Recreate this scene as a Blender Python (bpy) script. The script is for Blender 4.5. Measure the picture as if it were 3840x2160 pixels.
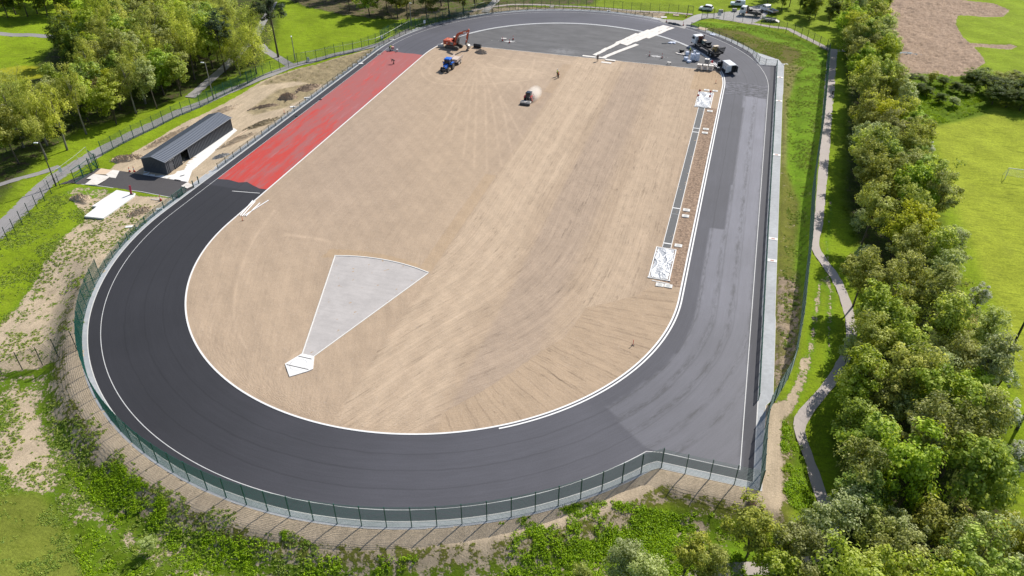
import bpy, bmesh, math, random
import numpy as np
from mathutils import Vector, Matrix
R = math.radians
rnd = random.Random(11)
for o in list(bpy.data.objects): bpy.data.objects.remove(o)
sc = bpy.context.scene
COL = sc.collection

# ------------------------------------------------------------------ camera
FOC, PITCH, ROLL, YAW = 0.7484, 0.6252, 0.0025, -0.2893
CX, CY, CZ = 38.6226, -132.4413, 64.7248
cp, sp = math.cos(PITCH), math.sin(PITCH)
cF = np.array([math.sin(YAW)*cp, math.cos(YAW)*cp, -sp])
cR0 = np.array([math.cos(YAW), -math.sin(YAW), 0.0]); cU0 = np.cross(cR0, cF)
cR = math.cos(ROLL)*cR0 + math.sin(ROLL)*cU0; cU = -math.sin(ROLL)*cR0 + math.cos(ROLL)*cU0
cam = bpy.data.cameras.new('camera'); cam.sensor_width = 36; cam.lens = 36*FOC
cam.clip_end = 6000; cam.clip_start = 1
co = bpy.data.objects.new('camera', cam); COL.objects.link(co)
co.matrix_world = Matrix([[cR[0], cU[0], -cF[0], CX], [cR[1], cU[1], -cF[1], CY], [cR[2], cU[2], -cF[2], CZ], [0, 0, 0, 1]])
sc.camera = co
sc.render.resolution_x, sc.render.resolution_y = 1024, 576
# ------------------------------------------------------------------ light
SUN_EL = R(43.5); SUN_AZ = math.atan2(0.43, 0.90)      # azimuth measured from +y towards +x
w = bpy.data.worlds.new('World'); sc.world = w; w.use_nodes = True
nt = w.node_tree; bg = nt.nodes['Background']
sky = nt.nodes.new('ShaderNodeTexSky'); sky.sky_type = 'NISHITA'; sky.sun_disc = False
sky.sun_elevation = SUN_EL; sky.sun_rotation = SUN_AZ
nt.links.new(sky.outputs[0], bg.inputs[0]); bg.inputs[1].default_value = 0.10
sl = bpy.data.lights.new('sun', 'SUN'); sl.energy = 4.6; sl.angle = R(0.53); sl.color = (1.0, 0.955, 0.88)
so = bpy.data.objects.new('sun', sl); COL.objects.link(so)
sd = Vector((math.sin(SUN_AZ)*math.cos(SUN_EL), math.cos(SUN_AZ)*math.cos(SUN_EL), math.sin(SUN_EL)))
so.rotation_euler = sd.to_track_quat('Z', 'Y').to_euler(); so.location = (60, 120, 120)
sc.view_settings.view_transform = 'Standard'; sc.view_settings.look = 'None'
sc.view_settings.exposure = 0.34; sc.view_settings.gamma = 1.0
sc.render.engine = 'CYCLES'; sc.cycles.volume_bounces = 6; sc.cycles.max_bounces = 10

# ------------------------------------------------------------------ terrain height, pixel -> ground
HL, RK = 42.195, 36.5            # half straight, kerb radius
def sstep(a, b, x):
    t = np.clip((x-a)/(b-a), 0, 1); return t*t*(3-2*t)
def r_of(x, y):
    return np.hypot(x, y-np.clip(y, -HL, HL))
def d_out(x, y):
    """distance outside of the fenced track area"""
    ring = r_of(x, y)-49.2
    bx = np.maximum(np.abs(x-30)-18.7, np.maximum(-73.9-y, y-40))     # near right chute box
    b2 = np.maximum(np.abs(x-30)-19.6, np.maximum(-10-y, y-60.4))
    return np.minimum(np.minimum(ring, bx), b2)
def terr(x, y):
    x = np.asarray(x, float); y = np.asarray(y, float)
    d = d_out(x, y)
    wgt = sstep(-56, -66, y)*sstep(-70, -50, x)*(1-sstep(50, 60, x)) + sstep(-56, -66, y)*sstep(50, 60, x)
    h = -2.0*sstep(1.6, 6.5, d)*wgt
    und = 0.18*np.sin(x*0.21+1.3)*np.sin(y*0.17)+0.08*np.sin(x*0.55+y*0.4)
    h = h + und*sstep(3, 12, d)
    # grassy ditch between the right paving and the outer fence
    h = h - 0.5*np.exp(-((x-52.0)/1.3)**2)*sstep(-35, -20, y)*(1-sstep(50, 62, y))
    return h
def GZ(px, py, z):
    d = cF*FOC*3840 + cR*(px-1920) - cU*(py-1080)
    t = (z-CZ)/d[2]; return Vector((CX+d[0]*t, CY+d[1]*t, z))
def G(px, py):
    p = GZ(px, py, 0.0)
    if d_out(p.x, p.y) > 0.5:
        for _ in range(5): p = GZ(px, py, float(terr(p.x, p.y)))
    return p
K = 1.49068
def GV(x, y): return G(x*K, y*K)
def zoom(x0, y0, s): return lambda x, y: G(x0+x*s, y0+y*s)
TLz = zoom(0, 0, .4831); Tz = zoom(900, 0, .4831); TRz = zoom(1900, 0, .4831); RRz = zoom(2840, 0, .4831)
Lz = zoom(0, 700, .4831); MMz = zoom(900, 700, .4831); MRz = zoom(1900, 700, .4831); RMz = zoom(2840, 700, .4831)
BLz = zoom(0, 1400, .5244); bz = zoom(900, 1400, .5244); az = zoom(1900, 1400, .5244); BRz = zoom(2840, 1400, .5244)
z1 = zoom(1640, 90, 240/1739); z2 = zoom(1900, 280, 220/1992); z3 = zoom(2520, 110, 280/2135); z4 = zoom(2560, 0, 400/2576)
z5 = zoom(1400, 120, 160/1656); z6 = zoom(2200, 180, 160/2576); z7 = zoom(2590, 300, 130/1177); z8 = zoom(280, 540, 480/2484)
z9 = zoom(80, 540, 340/2239)

# ------------------------------------------------------------------ node helper
class NT:
    def __init__(s, name):
        s.m = bpy.data.materials.new(name); s.m.use_nodes = True
        s.t = s.m.node_tree; s.b = s.t.nodes['Principled BSDF']; s.out = s.t.nodes['Material Output']
        s._obj = None
    def n(s, typ, ins=None, **kw):
        d = s.t.nodes.new('ShaderNode'+typ)
        for k, v in kw.items(): setattr(d, k, v)
        for k, v in (ins or {}).items():
            if isinstance(v, bpy.types.NodeSocket): s.t.links.new(v, d.inputs[k])
            else: d.inputs[k].default_value = v
        return d
    def obj(s):
        if s._obj is None: s._obj = s.n('TexCoord').outputs['Object']
        return s._obj
    def attr(s, name, typ='GEOMETRY'): return s.n('Attribute', attribute_name=name, attribute_type=typ)
    def noise(s, scale, detail=3, rough=.55, vec=None, dist=0):
        return s.n('TexNoise', {'Vector': vec or s.obj(), 'Scale': scale, 'Detail': detail, 'Roughness': rough, 'Distortion': dist}).outputs['Fac']
    def math(s, op, a, b=0.0, c=None, clamp=False):
        i = {0: a, 1: b}
        if c is not None: i[2] = c
        return s.n('Math', i, operation=op, use_clamp=clamp).outputs[0]
    def ramp(s, f, a, b, lo=0.0, hi=1.0, smooth=True):
        d = s.n('MapRange', {'Value': f, 'From Min': a, 'From Max': b, 'To Min': lo, 'To Max': hi})
        d.interpolation_type = 'SMOOTHSTEP' if smooth else 'LINEAR'
        return d.outputs[0]
    def mix(s, f, a, b, blend='MIX'):
        d = s.n('Mix', data_type='RGBA', blend_type=blend)
        for k, v in ((0, f), (6, a), (7, b)):
            if isinstance(v, bpy.types.NodeSocket): s.t.links.new(v, d.inputs[k])
            elif k == 0: d.inputs[0].default_value = v
            else: d.inputs[k].default_value = (*v[:3], 1)
        return d.outputs[2]
    def mapv(s, vec, scale=(1, 1, 1), rot=0, loc=(0, 0, 0)):
        return s.n('Mapping', {'Vector': vec, 'Scale': scale, 'Rotation': (0, 0, rot), 'Location': loc}).outputs[0]
    def base(s, c):
        if isinstance(c, bpy.types.NodeSocket): s.t.links.new(c, s.b.inputs['Base Color'])
        else: s.b.inputs['Base Color'].default_value = (*c, 1)
    def rough(s, v):
        if isinstance(v, bpy.types.NodeSocket): s.t.links.new(v, s.b.inputs['Roughness'])
        else: s.b.inputs['Roughness'].default_value = v
    def bump(s, h, strength=.5, dist=.05):
        d = s.n('Bump', {'Height': h, 'Strength': strength, 'Distance': dist}); s.t.links.new(d.outputs[0], s.b.inputs['Normal'])
_mats = {}
def M(name, col, rough=.6, var=.12, scale=3.0, metal=0.0, spec=.5, dirt=0.0, bump=0.0):
    """plain material with fine mottling and optional dirt in patches"""
    if name in _mats: return _mats[name]
    t = NT(name); n = t.noise(scale, 4)
    c = t.mix(n, [v*(1-var) for v in col], [min(1, v*(1+var)) for v in col])
    if dirt:
        c = t.mix(t.math('MULTIPLY', t.ramp(t.noise(scale*.6, 5, .7), .45, .75), dirt), c, (.33, .26, .19))
    t.base(c); t.rough(rough); t.b.inputs['Metallic'].default_value = metal
    t.b.inputs['Specular IOR Level'].default_value = spec
    if bump: t.bump(t.noise(scale*4, 3), bump, .02)
    _mats[name] = t.m
    return t.m

# ------------------------------------------------------------------ mesh helpers
class MB:
    def __init__(s): s.v = []; s.f = []; s.mi = []; s.cur = 0
    def add(s, vs, fs):
        o = len(s.v); s.v += [tuple(p) for p in vs]; s.f += [tuple(i+o for i in f) for f in fs]; s.mi += [s.cur]*len(fs); return s
    def box(s, c, d, rz=0, top=1.0, topy=None, rx=0, ry=0):
        hx, hy, hz = d[0]/2, d[1]/2, d[2]/2; ty = top if topy is None else topy
        P = [(-hx, -hy, -hz), (hx, -hy, -hz), (hx, hy, -hz), (-hx, hy, -hz),
             (-hx*top, -hy*ty, hz), (hx*top, -hy*ty, hz), (hx*top, hy*ty, hz), (-hx*top, hy*ty, hz)]
        m = Matrix.Translation(c) @ Matrix.Rotation(rz, 4, 'Z') @ Matrix.Rotation(ry, 4, 'Y') @ Matrix.Rotation(rx, 4, 'X')
        return s.add([m @ Vector(p) for p in P], [(0, 3, 2, 1), (4, 5, 6, 7), (0, 1, 5, 4), (1, 2, 6, 5), (2, 3, 7, 6), (3, 0, 4, 7)])
    def tube(s, pts, rad, n=8, cap=True):
        pts = [Vector(p) for p in pts]
        if not isinstance(rad, (list, tuple)): rad = [rad]*len(pts)
        V = []; F = []
        for i, p in enumerate(pts):
            d = (pts[min(i+1, len(pts)-1)]-pts[max(i-1, 0)])
            if d.length < 1e-9: d = Vector((0, 0, 1))
            d.normalize(); a = d.orthogonal().normalized() if abs(d.z) > .95 else Vector((0, 0, 1)).cross(d).normalized()
            if abs(d.z) > .95: a = Vector((1, 0, 0)) - d*d.x; a.normalize()
            b = d.cross(a)
            for k in range(n):
                t = 2*math.pi*(k+.5)/n; V.append(p+a*math.cos(t)*rad[i]+b*math.sin(t)*rad[i])
        for i in range(len(pts)-1):
            for k in range(n):
                F.append((i*n+k, i*n+(k+1) % n, (i+1)*n+(k+1) % n, (i+1)*n+k))
        if cap: F.append(tuple(range(n-1, -1, -1))); F.append(tuple(range((len(pts)-1)*n, len(pts)*n)))
        return s.add(V, F)
    def cylx(s, c, r, wd, n=20, bevel=.12):
        """wheel-like cylinder with its axle along x"""
        c = Vector(c); h = wd/2; b = bevel*r
        return s.tube([c+Vector((-h, 0, 0)), c+Vector((-h, 0, 0))+Vector((.001, 0, 0)), c+Vector((-h+b, 0, 0)), c+Vector((h-b, 0, 0)), c+Vector((h-.001, 0, 0)), c+Vector((h, 0, 0))],
                      [r*.55, r-b, r, r, r-b, r*.55], n)
    def extr(s, prof, x0, x1, inset=0.0):
        """profile of (y,z) points extruded along x"""
        n = len(prof); cy = sum(p[0] for p in prof)/n; cz = sum(p[1] for p in prof)/n
        V = []
        for x, k in ((x0, 1-inset), (x1, 1-inset)) if not inset else ((x0, 1-inset), (x0+inset*.6, 1), (x1-inset*.6, 1), (x1, 1-inset)):
            V += [(x, cy+(p[0]-cy)*k, cz+(p[1]-cz)*k) for p in prof]
        L = len(V)//n; F = []
        for i in range(L-1):
            for k in range(n): F.append((i*n+k, i*n+(k+1) % n, (i+1)*n+(k+1) % n, (i+1)*n+k))
        F.append(tuple(range(n-1, -1, -1))); F.append(tuple(range((L-1)*n, L*n)))
        return s.add(V, F)
    def slab(s, pts, z0, z1):
        n = len(pts)
        V = [(p[0], p[1], z0) for p in pts]+[(p[0], p[1], z1) for p in pts]
        F = [tuple(range(n-1, -1, -1)), tuple(range(n, 2*n))]+[(k, (k+1) % n, n+(k+1) % n, n+k) for k in range(n)]
        return s.add(V, F)
    def sphere(s, c, r, n=10, sc_=(1, 1, 1)):
        V = []; F = []; c = Vector(c)
        for i in range(1, n//2+1):
            th = math.pi*i/(n//2+1)
            for k in range(n):
                ph = 2*math.pi*k/n
                V.append(c+Vector((math.sin(th)*math.cos(ph)*r*sc_[0], math.sin(th)*math.sin(ph)*r*sc_[1], math.cos(th)*r*sc_[2])))
        m = n//2
        for i in range(m-1):
            for k in range(n): F.append((i*n+k, (i+1)*n+k, (i+1)*n+(k+1) % n, i*n+(k+1) % n))
        V.append(c+Vector((0, 0, r*sc_[2]))); V.append(c-Vector((0, 0, r*sc_[2])))
        for k in range(n): F.append((len(V)-2, k, (k+1) % n)); F.append((len(V)-1, (m-1)*n+(k+1) % n, (m-1)*n+k))
        return s.add(V, F)
    def mesh(s, name, mats, smooth=False):
        me = bpy.data.meshes.new(name); me.from_pydata(s.v, [], s.f)
        bm = bmesh.new(); bm.from_mesh(me); bmesh.ops.recalc_face_normals(bm, faces=bm.faces); bm.to_mesh(me); bm.free()
        for m in (mats if isinstance(mats, (list, tuple)) else [mats]): me.materials.append(m)
        if max(s.mi or [0]) > 0: me.polygons.foreach_set('material_index', s.mi)
        if smooth: me.polygons.foreach_set('use_smooth', [True]*len(me.polygons))
        return me
def npmesh(name, verts, quads, mat, attrs=None, uv=None, smooth=False, tris=False):
    """fast mesh from numpy arrays"""
    me = bpy.data.meshes.new(name); verts = np.asarray(verts, np.float32); quads = np.asarray(quads, np.int32)
    nv, nf, k = len(verts), len(quads), quads.shape[1]
    me.vertices.add(nv); me.vertices.foreach_set('co', verts.ravel())
    me.loops.add(nf*k); me.loops.foreach_set('vertex_index', quads.ravel())
    me.polygons.add(nf); me.polygons.foreach_set('loop_start', np.arange(0, nf*k, k, dtype=np.int32))
    me.polygons.foreach_set('loop_total', np.full(nf, k, dtype=np.int32))
    if smooth: me.polygons.foreach_set('use_smooth', np.ones(nf, dtype=bool))
    for an, (dom, typ, arr) in (attrs or {}).items():
        a = me.attributes.new(an, typ, dom); arr = np.asarray(arr, np.float32)
        a.data.foreach_set('value' if typ == 'FLOAT' else ('color' if 'COLOR' in typ else 'vector'), arr.ravel())
    me.update(calc_edges=True); me.validate()
    for m in (mat if isinstance(mat, (list, tuple)) else [mat]): me.materials.append(m)
    return me
def link(name, me, parent=None, loc=(0, 0, 0), rz=0.0):
    o = bpy.data.objects.new(name, me); COL.objects.link(o); o.location = loc; o.rotation_euler = (0, 0, rz)
    if parent: o.parent = parent
    return o
def tag(o, label=None, cat=None, group=None, kind=None):
    if label: o['label'] = label
    if cat: o['category'] = cat
    if group: o['group'] = group
    if kind: o['kind'] = kind
    return o
def thing(name, label, cat, loc=(0, 0, 0), rz=0.0, group=None):
    o = bpy.data.objects.new(name, None); COL.objects.link(o); o.location = loc; o.rotation_euler = (0, 0, rz)
    o.empty_display_size = .3
    return tag(o, label, cat, group)
def part(name, mb, mat, parent, smooth=False, loc=(0, 0, 0), label=None):
    me = mb.mesh(name, mat, smooth) if isinstance(mb, MB) else mb
    o = link(name, me, parent, loc)
    if label: o['label'] = label
    return o
def solo(name, mb, mat, label, cat, loc=(0, 0, 0), rz=0, group=None, smooth=False):
    me = mb.mesh(name, mat, smooth) if isinstance(mb, MB) else mb
    return tag(link(name, me, None, loc, rz), label, cat, group)
def cptree(o, parent=None):
    c = o.copy(); COL.objects.link(c); c.parent = parent
    for ch in [q for q in bpy.data.objects if q.parent == o]: cptree(ch, c)
    return c
def dup(o, loc, rz=0.0, label=None, scale=None):
    c = cptree(o); c.location = loc; c.rotation_euler = (0, 0, rz)
    if scale: c.scale = (scale,)*3 if not isinstance(scale, (tuple, list)) else scale
    if label: c['label'] = label
    return c
def struct(name, mb, mat, smooth=False, label=None):
    me = mb.mesh(name, mat, smooth) if isinstance(mb, MB) else mb
    o = link(name, me); o['kind'] = 'structure'; o['label'] = label or name.replace('_', ' ')
    return o
def inpoly(X, Y, poly):
    res = np.zeros(np.shape(X), bool); n = len(poly); j = n-1
    for i in range(n):
        xi, yi, xj, yj = poly[i][0], poly[i][1], poly[j][0], poly[j][1]
        c = ((yi > Y) != (yj > Y)) & (X < (xj-xi)*(Y-yi)/((yj-yi) if yj != yi else 1e-9)+xi)
        res ^= c; j = i
    return res
def vnoise(x, y, sc_, seed=0, oct_=3):
    """fractal value noise, about 0..1"""
    x = np.asarray(x, float); y = np.asarray(y, float); tot = 0; amp = 1; nrm = 0
    for o in range(oct_):
        g = np.random.RandomState(seed+o).rand(257, 257); fx, fy = x*sc_+1000.3*(o+1), y*sc_+700.7*(o+1)
        ix, iy = np.floor(fx).astype(int), np.floor(fy).astype(int); u, v = fx-ix, fy-iy; u = u*u*(3-2*u); v = v*v*(3-2*v); a, b, c, d = ix % 256, (ix+1) % 256, iy % 256, (iy+1) % 256
        tot = tot+amp*((g[a, c]*(1-u)+g[b, c]*u)*(1-v)+(g[a, d]*(1-u)+g[b, d]*u)*v); nrm += amp; amp *= .5; sc_ = sc_*2.1
    return tot/nrm
PATHS = []
def sdpoly(X, Y, poly, closed=True):
    """signed distance, positive inside"""
    d = np.full(np.shape(X), 1e9); n = len(poly)
    for i in range(n if closed else n-1):
        ax, ay = poly[i][0], poly[i][1]; bx, by = poly[(i+1) % n][0], poly[(i+1) % n][1]
        ex, ey = bx-ax, by-ay; L = ex*ex+ey*ey+1e-12
        t = np.clip(((X-ax)*ex+(Y-ay)*ey)/L, 0, 1)
        d = np.minimum(d, np.hypot(X-ax-t*ex, Y-ay-t*ey))
    return np.where(inpoly(X, Y, poly), d, -d) if closed else d

# ================================================================== THE TRACK
def loop(rr, rb, rl, rt, chB=None, chT=None, n=120):
    """closed outline round the oval; rr/rb/rl/rt = offsets at right, bottom, left, top; chutes are (x, y) corners"""
    P = []
    def rad(th):       # th in degrees, 0 = right
        t = th % 360
        ks = [(0, rr), (28, rt if chT is None else rr), (60, rt), (120, rt), (180, rl), (215, rl), (255, rb), (300, rb), (340, rb), (360, rr)]
        return float(np.interp(t, [k[0] for k in ks], [k[1] for k in ks]))
    for y in np.linspace(-HL, HL, 60)[:-1]: P.append((rr, y))
    for th in np.linspace(0, 180, n):
        r = rad(th); c, s_ = math.cos(R(th)), math.sin(R(th))
        if chT and th < 60:
            q = min(chT[0]/max(c, 1e-6), (chT[1]-HL)/max(s_, 1e-6)); r = q if (q > rt or th < 20) else rt
        P.append((r*c, HL+r*s_))
    for y in np.linspace(HL, -HL, 60)[1:-1]: P.append((-rl, y))
    for th in np.linspace(180, 360, n)[:-1]:
        r = rad(th); c, s_ = math.cos(R(th)), math.sin(R(th))
        if chB and th > 300:
            q = min(chB[0]/max(c, 1e-6), (chB[1]+HL)/min(s_, -1e-6))
            if q > rb or th > 338: r = q
        P.append((r*c, -HL+r*s_))
    out = []
    for p in P:                                # snap exact chute corners in
        if not out or math.hypot(p[0]-out[-1][0], p[1]-out[-1][1]) > .05: out.append(p)
    for ch, sgn in ((chB, -1), (chT, 1)):
        if ch:
            k = min(range(len(out)), key=lambda i: math.hypot(out[i][0]-ch[0], out[i][1]-ch[1])); out[k] = ch
    return out
def offset(P, d, closed=True):
    """offset polyline to its right-hand side (outwards for our counter-clockwise loops)"""
    n = len(P); O = []
    for i in range(n):
        a = Vector(P[(i-1) % n][:2]) if closed or i else None; b = Vector(P[i][:2]); c = Vector(P[(i+1) % n][:2]) if closed or i < n-1 else None
        d1 = (b-a).normalized() if a is not None else (c-b).normalized(); d2 = (c-b).normalized() if c is not None else d1
        n1 = Vector((d1.y, -d1.x)); n2 = Vector((d2.y, -d2.x)); m = (n1+n2); m = m/max(m.length_squared/2, .35)
        q = b+m*d; O.append((q.x, q.y))
    return O
def band(mb, A, B, z, zb=None, closed=True):
    """flat ribbon between polylines A (inner) and B (outer); with zb also its side faces"""
    n = len(A); V = [(p[0], p[1], z) for p in A]+[(p[0], p[1], z) for p in B]; F = []
    for i in range(n if closed else n-1):
        j = (i+1) % n; F.append((i, n+i, n+j, j))
    if zb is not None:
        V += [(p[0], p[1], zb) for p in A]+[(p[0], p[1], zb) for p in B]
        for i in range(n if closed else n-1):
            j = (i+1) % n; F.append((2*n+i, i, j, 2*n+j)); F.append((n+i, 3*n+i, 3*n+j, n+j))
    return mb.add(V, F)
OB = loop(47.75, 48.35, 48.8, 48.7, (47.85, -73.03), (47.85, 59.9))
LL = loop(46.4, 46.9, 47.2, 47.0, (46.4, -71.6), None)
IB = loop(36.5, 36.5, 36.5, 36.5)
# the gate opening at the far right: asphalt apron running out to the gates
# ---- asphalt surface as a fine sheet with its own albedo map
light_poly = [(p.x, p.y) for p in [MRz(1745, 0), MRz(1730, 120), MRz(1695, 330), MRz(1640, 328), MRz(1585, 320), MRz(1545, 520), MRz(1505, 740), MRz(1470, 960), MRz(1430, 1110), MRz(1330, 1280), MRz(1190, 1430),
              az(1050, 15), az(950, 90), az(820, 180), az(720, 245), az(640, 150), az(720, 245), az(800, 335), az(900, 450), az(985, 530)]]
light_poly += [(37.6, -71.6), (46.4, -71.6), (46.4, 37.5), (41.3, 38.2)]+[(p.x, p.y) for p in [TRz(1835, 780), TRz(1828, 950), TRz(1800, 1100), TRz(1780, 1250), TRz(1760, 1400)]]
def asphalt_mesh():
    base = []; 
    for y in np.arange(-HL, HL, .4): base.append((RK, y, 1, 0))
    for th in np.linspace(0, 180, 290): base.append((RK*math.cos(R(th)), HL+RK*math.sin(R(th)), math.cos(R(th)), math.sin(R(th))))
    for y in np.arange(HL-.4, -HL, -.4): base.append((-RK, y, -1, 0))
    angs = sorted(set(list(np.linspace(180, 360, 290))+[360+math.degrees(math.atan2(-73.03+HL, 47.85))]))
    for th in angs[:-1]: base.append((RK*math.cos(R(th)), -HL+RK*math.sin(R(th)), math.cos(R(th)), math.sin(R(th))))
    V = []; s = 0; SR = []
    NR = 34; ob = np.array(OB+[OB[0]])
    for i, (x, y, nx, ny) in enumerate(base):
        # ray / outline intersection
        A = ob[:-1]; E = ob[1:]-A; den = nx*E[:, 1]-ny*E[:, 0]; den[np.abs(den) < 1e-9] = 1e-9
        wx, wy = A[:, 0]-x, A[:, 1]-y
        t = (wx*E[:, 1]-wy*E[:, 0])/den; u = (wx*ny-wy*nx)/den
        ok = (t > 5) & (u >= -1e-3) & (u <= 1.001); tt = t[ok].min()+.01 if ok.any() else 11.5
        if i: s += math.hypot(x-base[i-1][0], y-base[i-1][1])
        for k in range(NR+1):
            f = k/NR*tt; V.append((x+nx*f, y+ny*f, 0.0)); SR.append((s, RK+f, 0))
    n = len(base); F = []
    idx = np.arange(n)[:, None]*(NR+1)+np.arange(NR)[None]
    nxt = ((np.arange(n)+1) % n)[:, None]*(NR+1)+np.arange(NR)[None]
    F = np.stack([idx, idx+1, nxt+1, nxt], -1).reshape(-1, 4)
    V = np.array(V); SR = np.array(SR); X, Y = V[:, 0], V[:, 1]; r = SR[:, 1]
    ang = np.degrees(np.arctan2(Y-np.clip(Y, -HL, HL), X))
    A = np.full(len(X), .026)
    bot = (Y < -HL)
    A = np.where(bot, .025+.048*sstep(-25, 28, X), A)
    A = np.where((Y > HL) & (X < 5), .085, A); A = np.where((Y > HL) & (X >= 5), .085-.01*sstep(5, 40, X), A)
    A = np.where((X < 0) & (Y > -32) & (Y <= HL), .038, A)
    sdl = sdpoly(X, Y, light_poly)
    right = (X > 20) & (Y < HL) & ((Y > -HL) | (sdpoly(X, Y, [(25.5, -63.5), (38, -74), (49, -75), (49, 0), (30, 0)]) > 0))
    A = np.where(right, .070, A)
    A = np.where(sdl > 0, .088+.050*sstep(-75, -15, Y)+.012*sstep(-20, 20, Y), A)
    # patch of milled surface at the top of the right straight
    pt = [(37.0, 37.8), (46.4, 38.4), (46.4, 46.0), (36.9, 46.0)]
    A = np.where(inpoly(X, Y, pt), .105, A)
    A = np.where(((X > 46.47) & (Y < 60)) | ((Y < -71.65) & (X > 36.8)), .048, A)
    # dusty area near the gate crossing
    A = A+.07*np.exp(-((X-17)**2/60+(Y-89)**2/20))
    L = sstep(-.2, .2, sdl)
    mill = inpoly(X, Y, pt).astype(float)
    me = npmesh('track_asphalt', V, F, [asphalt_mat()], {'alb': ('POINT', 'FLOAT', A), 'sr': ('POINT', 'FLOAT_VECTOR', SR), 'seal': ('POINT', 'FLOAT', L), 'mill': ('POINT', 'FLOAT', mill)})
    return me
def asphalt_mat():
    t = NT('asphalt'); al = t.attr('alb').outputs['Fac']; sr = t.attr('sr').outputs['Vector']; seal = t.attr('seal').outputs['Fac']; mill = t.attr('mill').outputs['Fac']
    xyz = t.n('SeparateXYZ', {0: sr}); wob = t.math('MULTIPLY', t.math('SUBTRACT', t.noise(.25, 2, vec=sr), .5), .5)
    rr = t.math('ADD', xyz.outputs[1], wob)
    j = None
    for r0, wd in ((39.4, .05), (41.8, .06), (44.3, .05)):
        g = t.ramp(t.math('ABSOLUTE', t.math('SUBTRACT', rr, r0)), 0, wd*3.2, 1, 0)
        j = g if j is None else t.math('MAXIMUM', j, g)
    st = t.mapv(sr, (.12, 1.6, 1)); st2 = t.mapv(sr, (.5, 6, 1))
    s1 = t.ramp(t.noise(1, 4, .65, st), .35, .68); s2 = t.noise(1, 3, .6, st2)
    # broad smears beside joints on the sealed part
    jb = None
    for r0 in (39.2, 41.4, 43.7, 46.5, 49.0):
        g = t.ramp(t.math('ABSOLUTE', t.math('SUBTRACT', rr, r0)), 0, .75, 1, 0)
        jb = g if jb is None else t.math('MAXIMUM', jb, g)
    sm = t.math('MULTIPLY', t.math('MULTIPLY', jb, t.ramp(t.noise(.5, 5, .75, t.mapv(sr, (.8, 3, 1))), .40, .66)), seal)
    fine = t.noise(6, 2, .8); big = t.noise(.09, 3)
    k = t.math('MULTIPLY', al, t.ramp(fine, .2, .8, .86, 1.14, False))
    k = t.math('MULTIPLY', k, t.ramp(big, .3, .7, .9, 1.12, False))
    k = t.math('MULTIPLY', k, t.ramp(s1, 0, 1, .95, 1.05, False))
    k = t.math('MULTIPLY', k, t.ramp(s2, .3, .7, .95, 1.05, False))
    k = t.math('MULTIPLY', k, t.math('SUBTRACT', 1.0, t.math('MULTIPLY', j, .2)))
    k = t.math('MULTIPLY', k, t.math('SUBTRACT', 1.0, t.math('MULTIPLY', sm, .55)))
    ml = t.ramp(t.noise(.55, 5, .7, t.mapv(t.obj(), (1.2, 3, 1))), .42, .62, .45, 1.25)
    k = t.math('MULTIPLY', k, t.math('ADD', t.math('MULTIPLY', ml, mill), t.math('SUBTRACT', 1.0, mill)))
    sc_ = t.math('MULTIPLY', t.ramp(t.noise(2.3, 6, .85), .70, .8), .03)
    k = t.math('ADD', k, sc_)
    cold = t.n('CombineColor', {0: t.math('MULTIPLY', k, .96), 1: t.math('MULTIPLY', k, .955), 2: t.math('MULTIPLY', k, 1.14)}).outputs[0]
    t.base(cold); t.rough(t.ramp(seal, 0, 1, .72, .6)); t.b.inputs['Specular IOR Level'].default_value = .35
    t.bump(t.noise(9, 2, .8), .25, .02)
    return t.m
asp = struct('track_asphalt', asphalt_mesh(), None, label='oval running track of new dark asphalt')

# ---- D area between the infield soil and the far bend
def d_mat():
    t = NT('d_asphalt'); v = t.obj()
    k = t.ramp(t.noise(.16, 5, .6, t.mapv(v, (1, 2.4, 1), .12)), .3, .72, .092, .125)
    k = t.math('MULTIPLY', k, t.ramp(t.noise(1.2, 5, .75, t.mapv(v, (.35, 2.2, 1), .1)), .25, .8, .86, 1.16))
    k = t.math('ADD', k, t.math('MULTIPLY', t.ramp(t.noise(.5, 6, .8, t.mapv(v, (.5, 1.5, 1), .3)), .64, .76), .06))
    # lighter dust near the soil edge and a dusty patch
    p = t.n('SeparateXYZ', {0: v}); wx = t.math('SUBTRACT', p.outputs[0], -4.0); wy = t.math('SUBTRACT', p.outputs[1], 55.0)
    dd = t.math('SQRT', t.math('ADD', t.math('MULTIPLY', t.math('MULTIPLY', wx, wx), .25), t.math('MULTIPLY', wy, wy)))
    k = t.math('ADD', k, t.math('MULTIPLY', t.ramp(dd, 0, 3.0, .09, 0), t.ramp(t.noise(.9, 4), .3, .6)))
    t.base(t.n('CombineColor', {0: k, 1: t.math('MULTIPLY', k, .975), 2: t.math('MULTIPLY', k, .985)}).outputs[0]); t.rough(.75)
    t.b.inputs['Specular IOR Level'].default_value = .3
    return t.m
YT = 52.1
mb = MB(); a0 = math.asin((YT-HL)/(RK+.2))
pts = [((RK+.2)*math.cos(a), HL+(RK+.2)*math.sin(a), -.004) for a in np.linspace(a0, math.pi-a0, 90)]
mb.add(pts, [tuple(range(len(pts)))])
struct('d_area_asphalt', mb, d_mat(), label='grey dusty asphalt inside the far bend')

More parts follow.
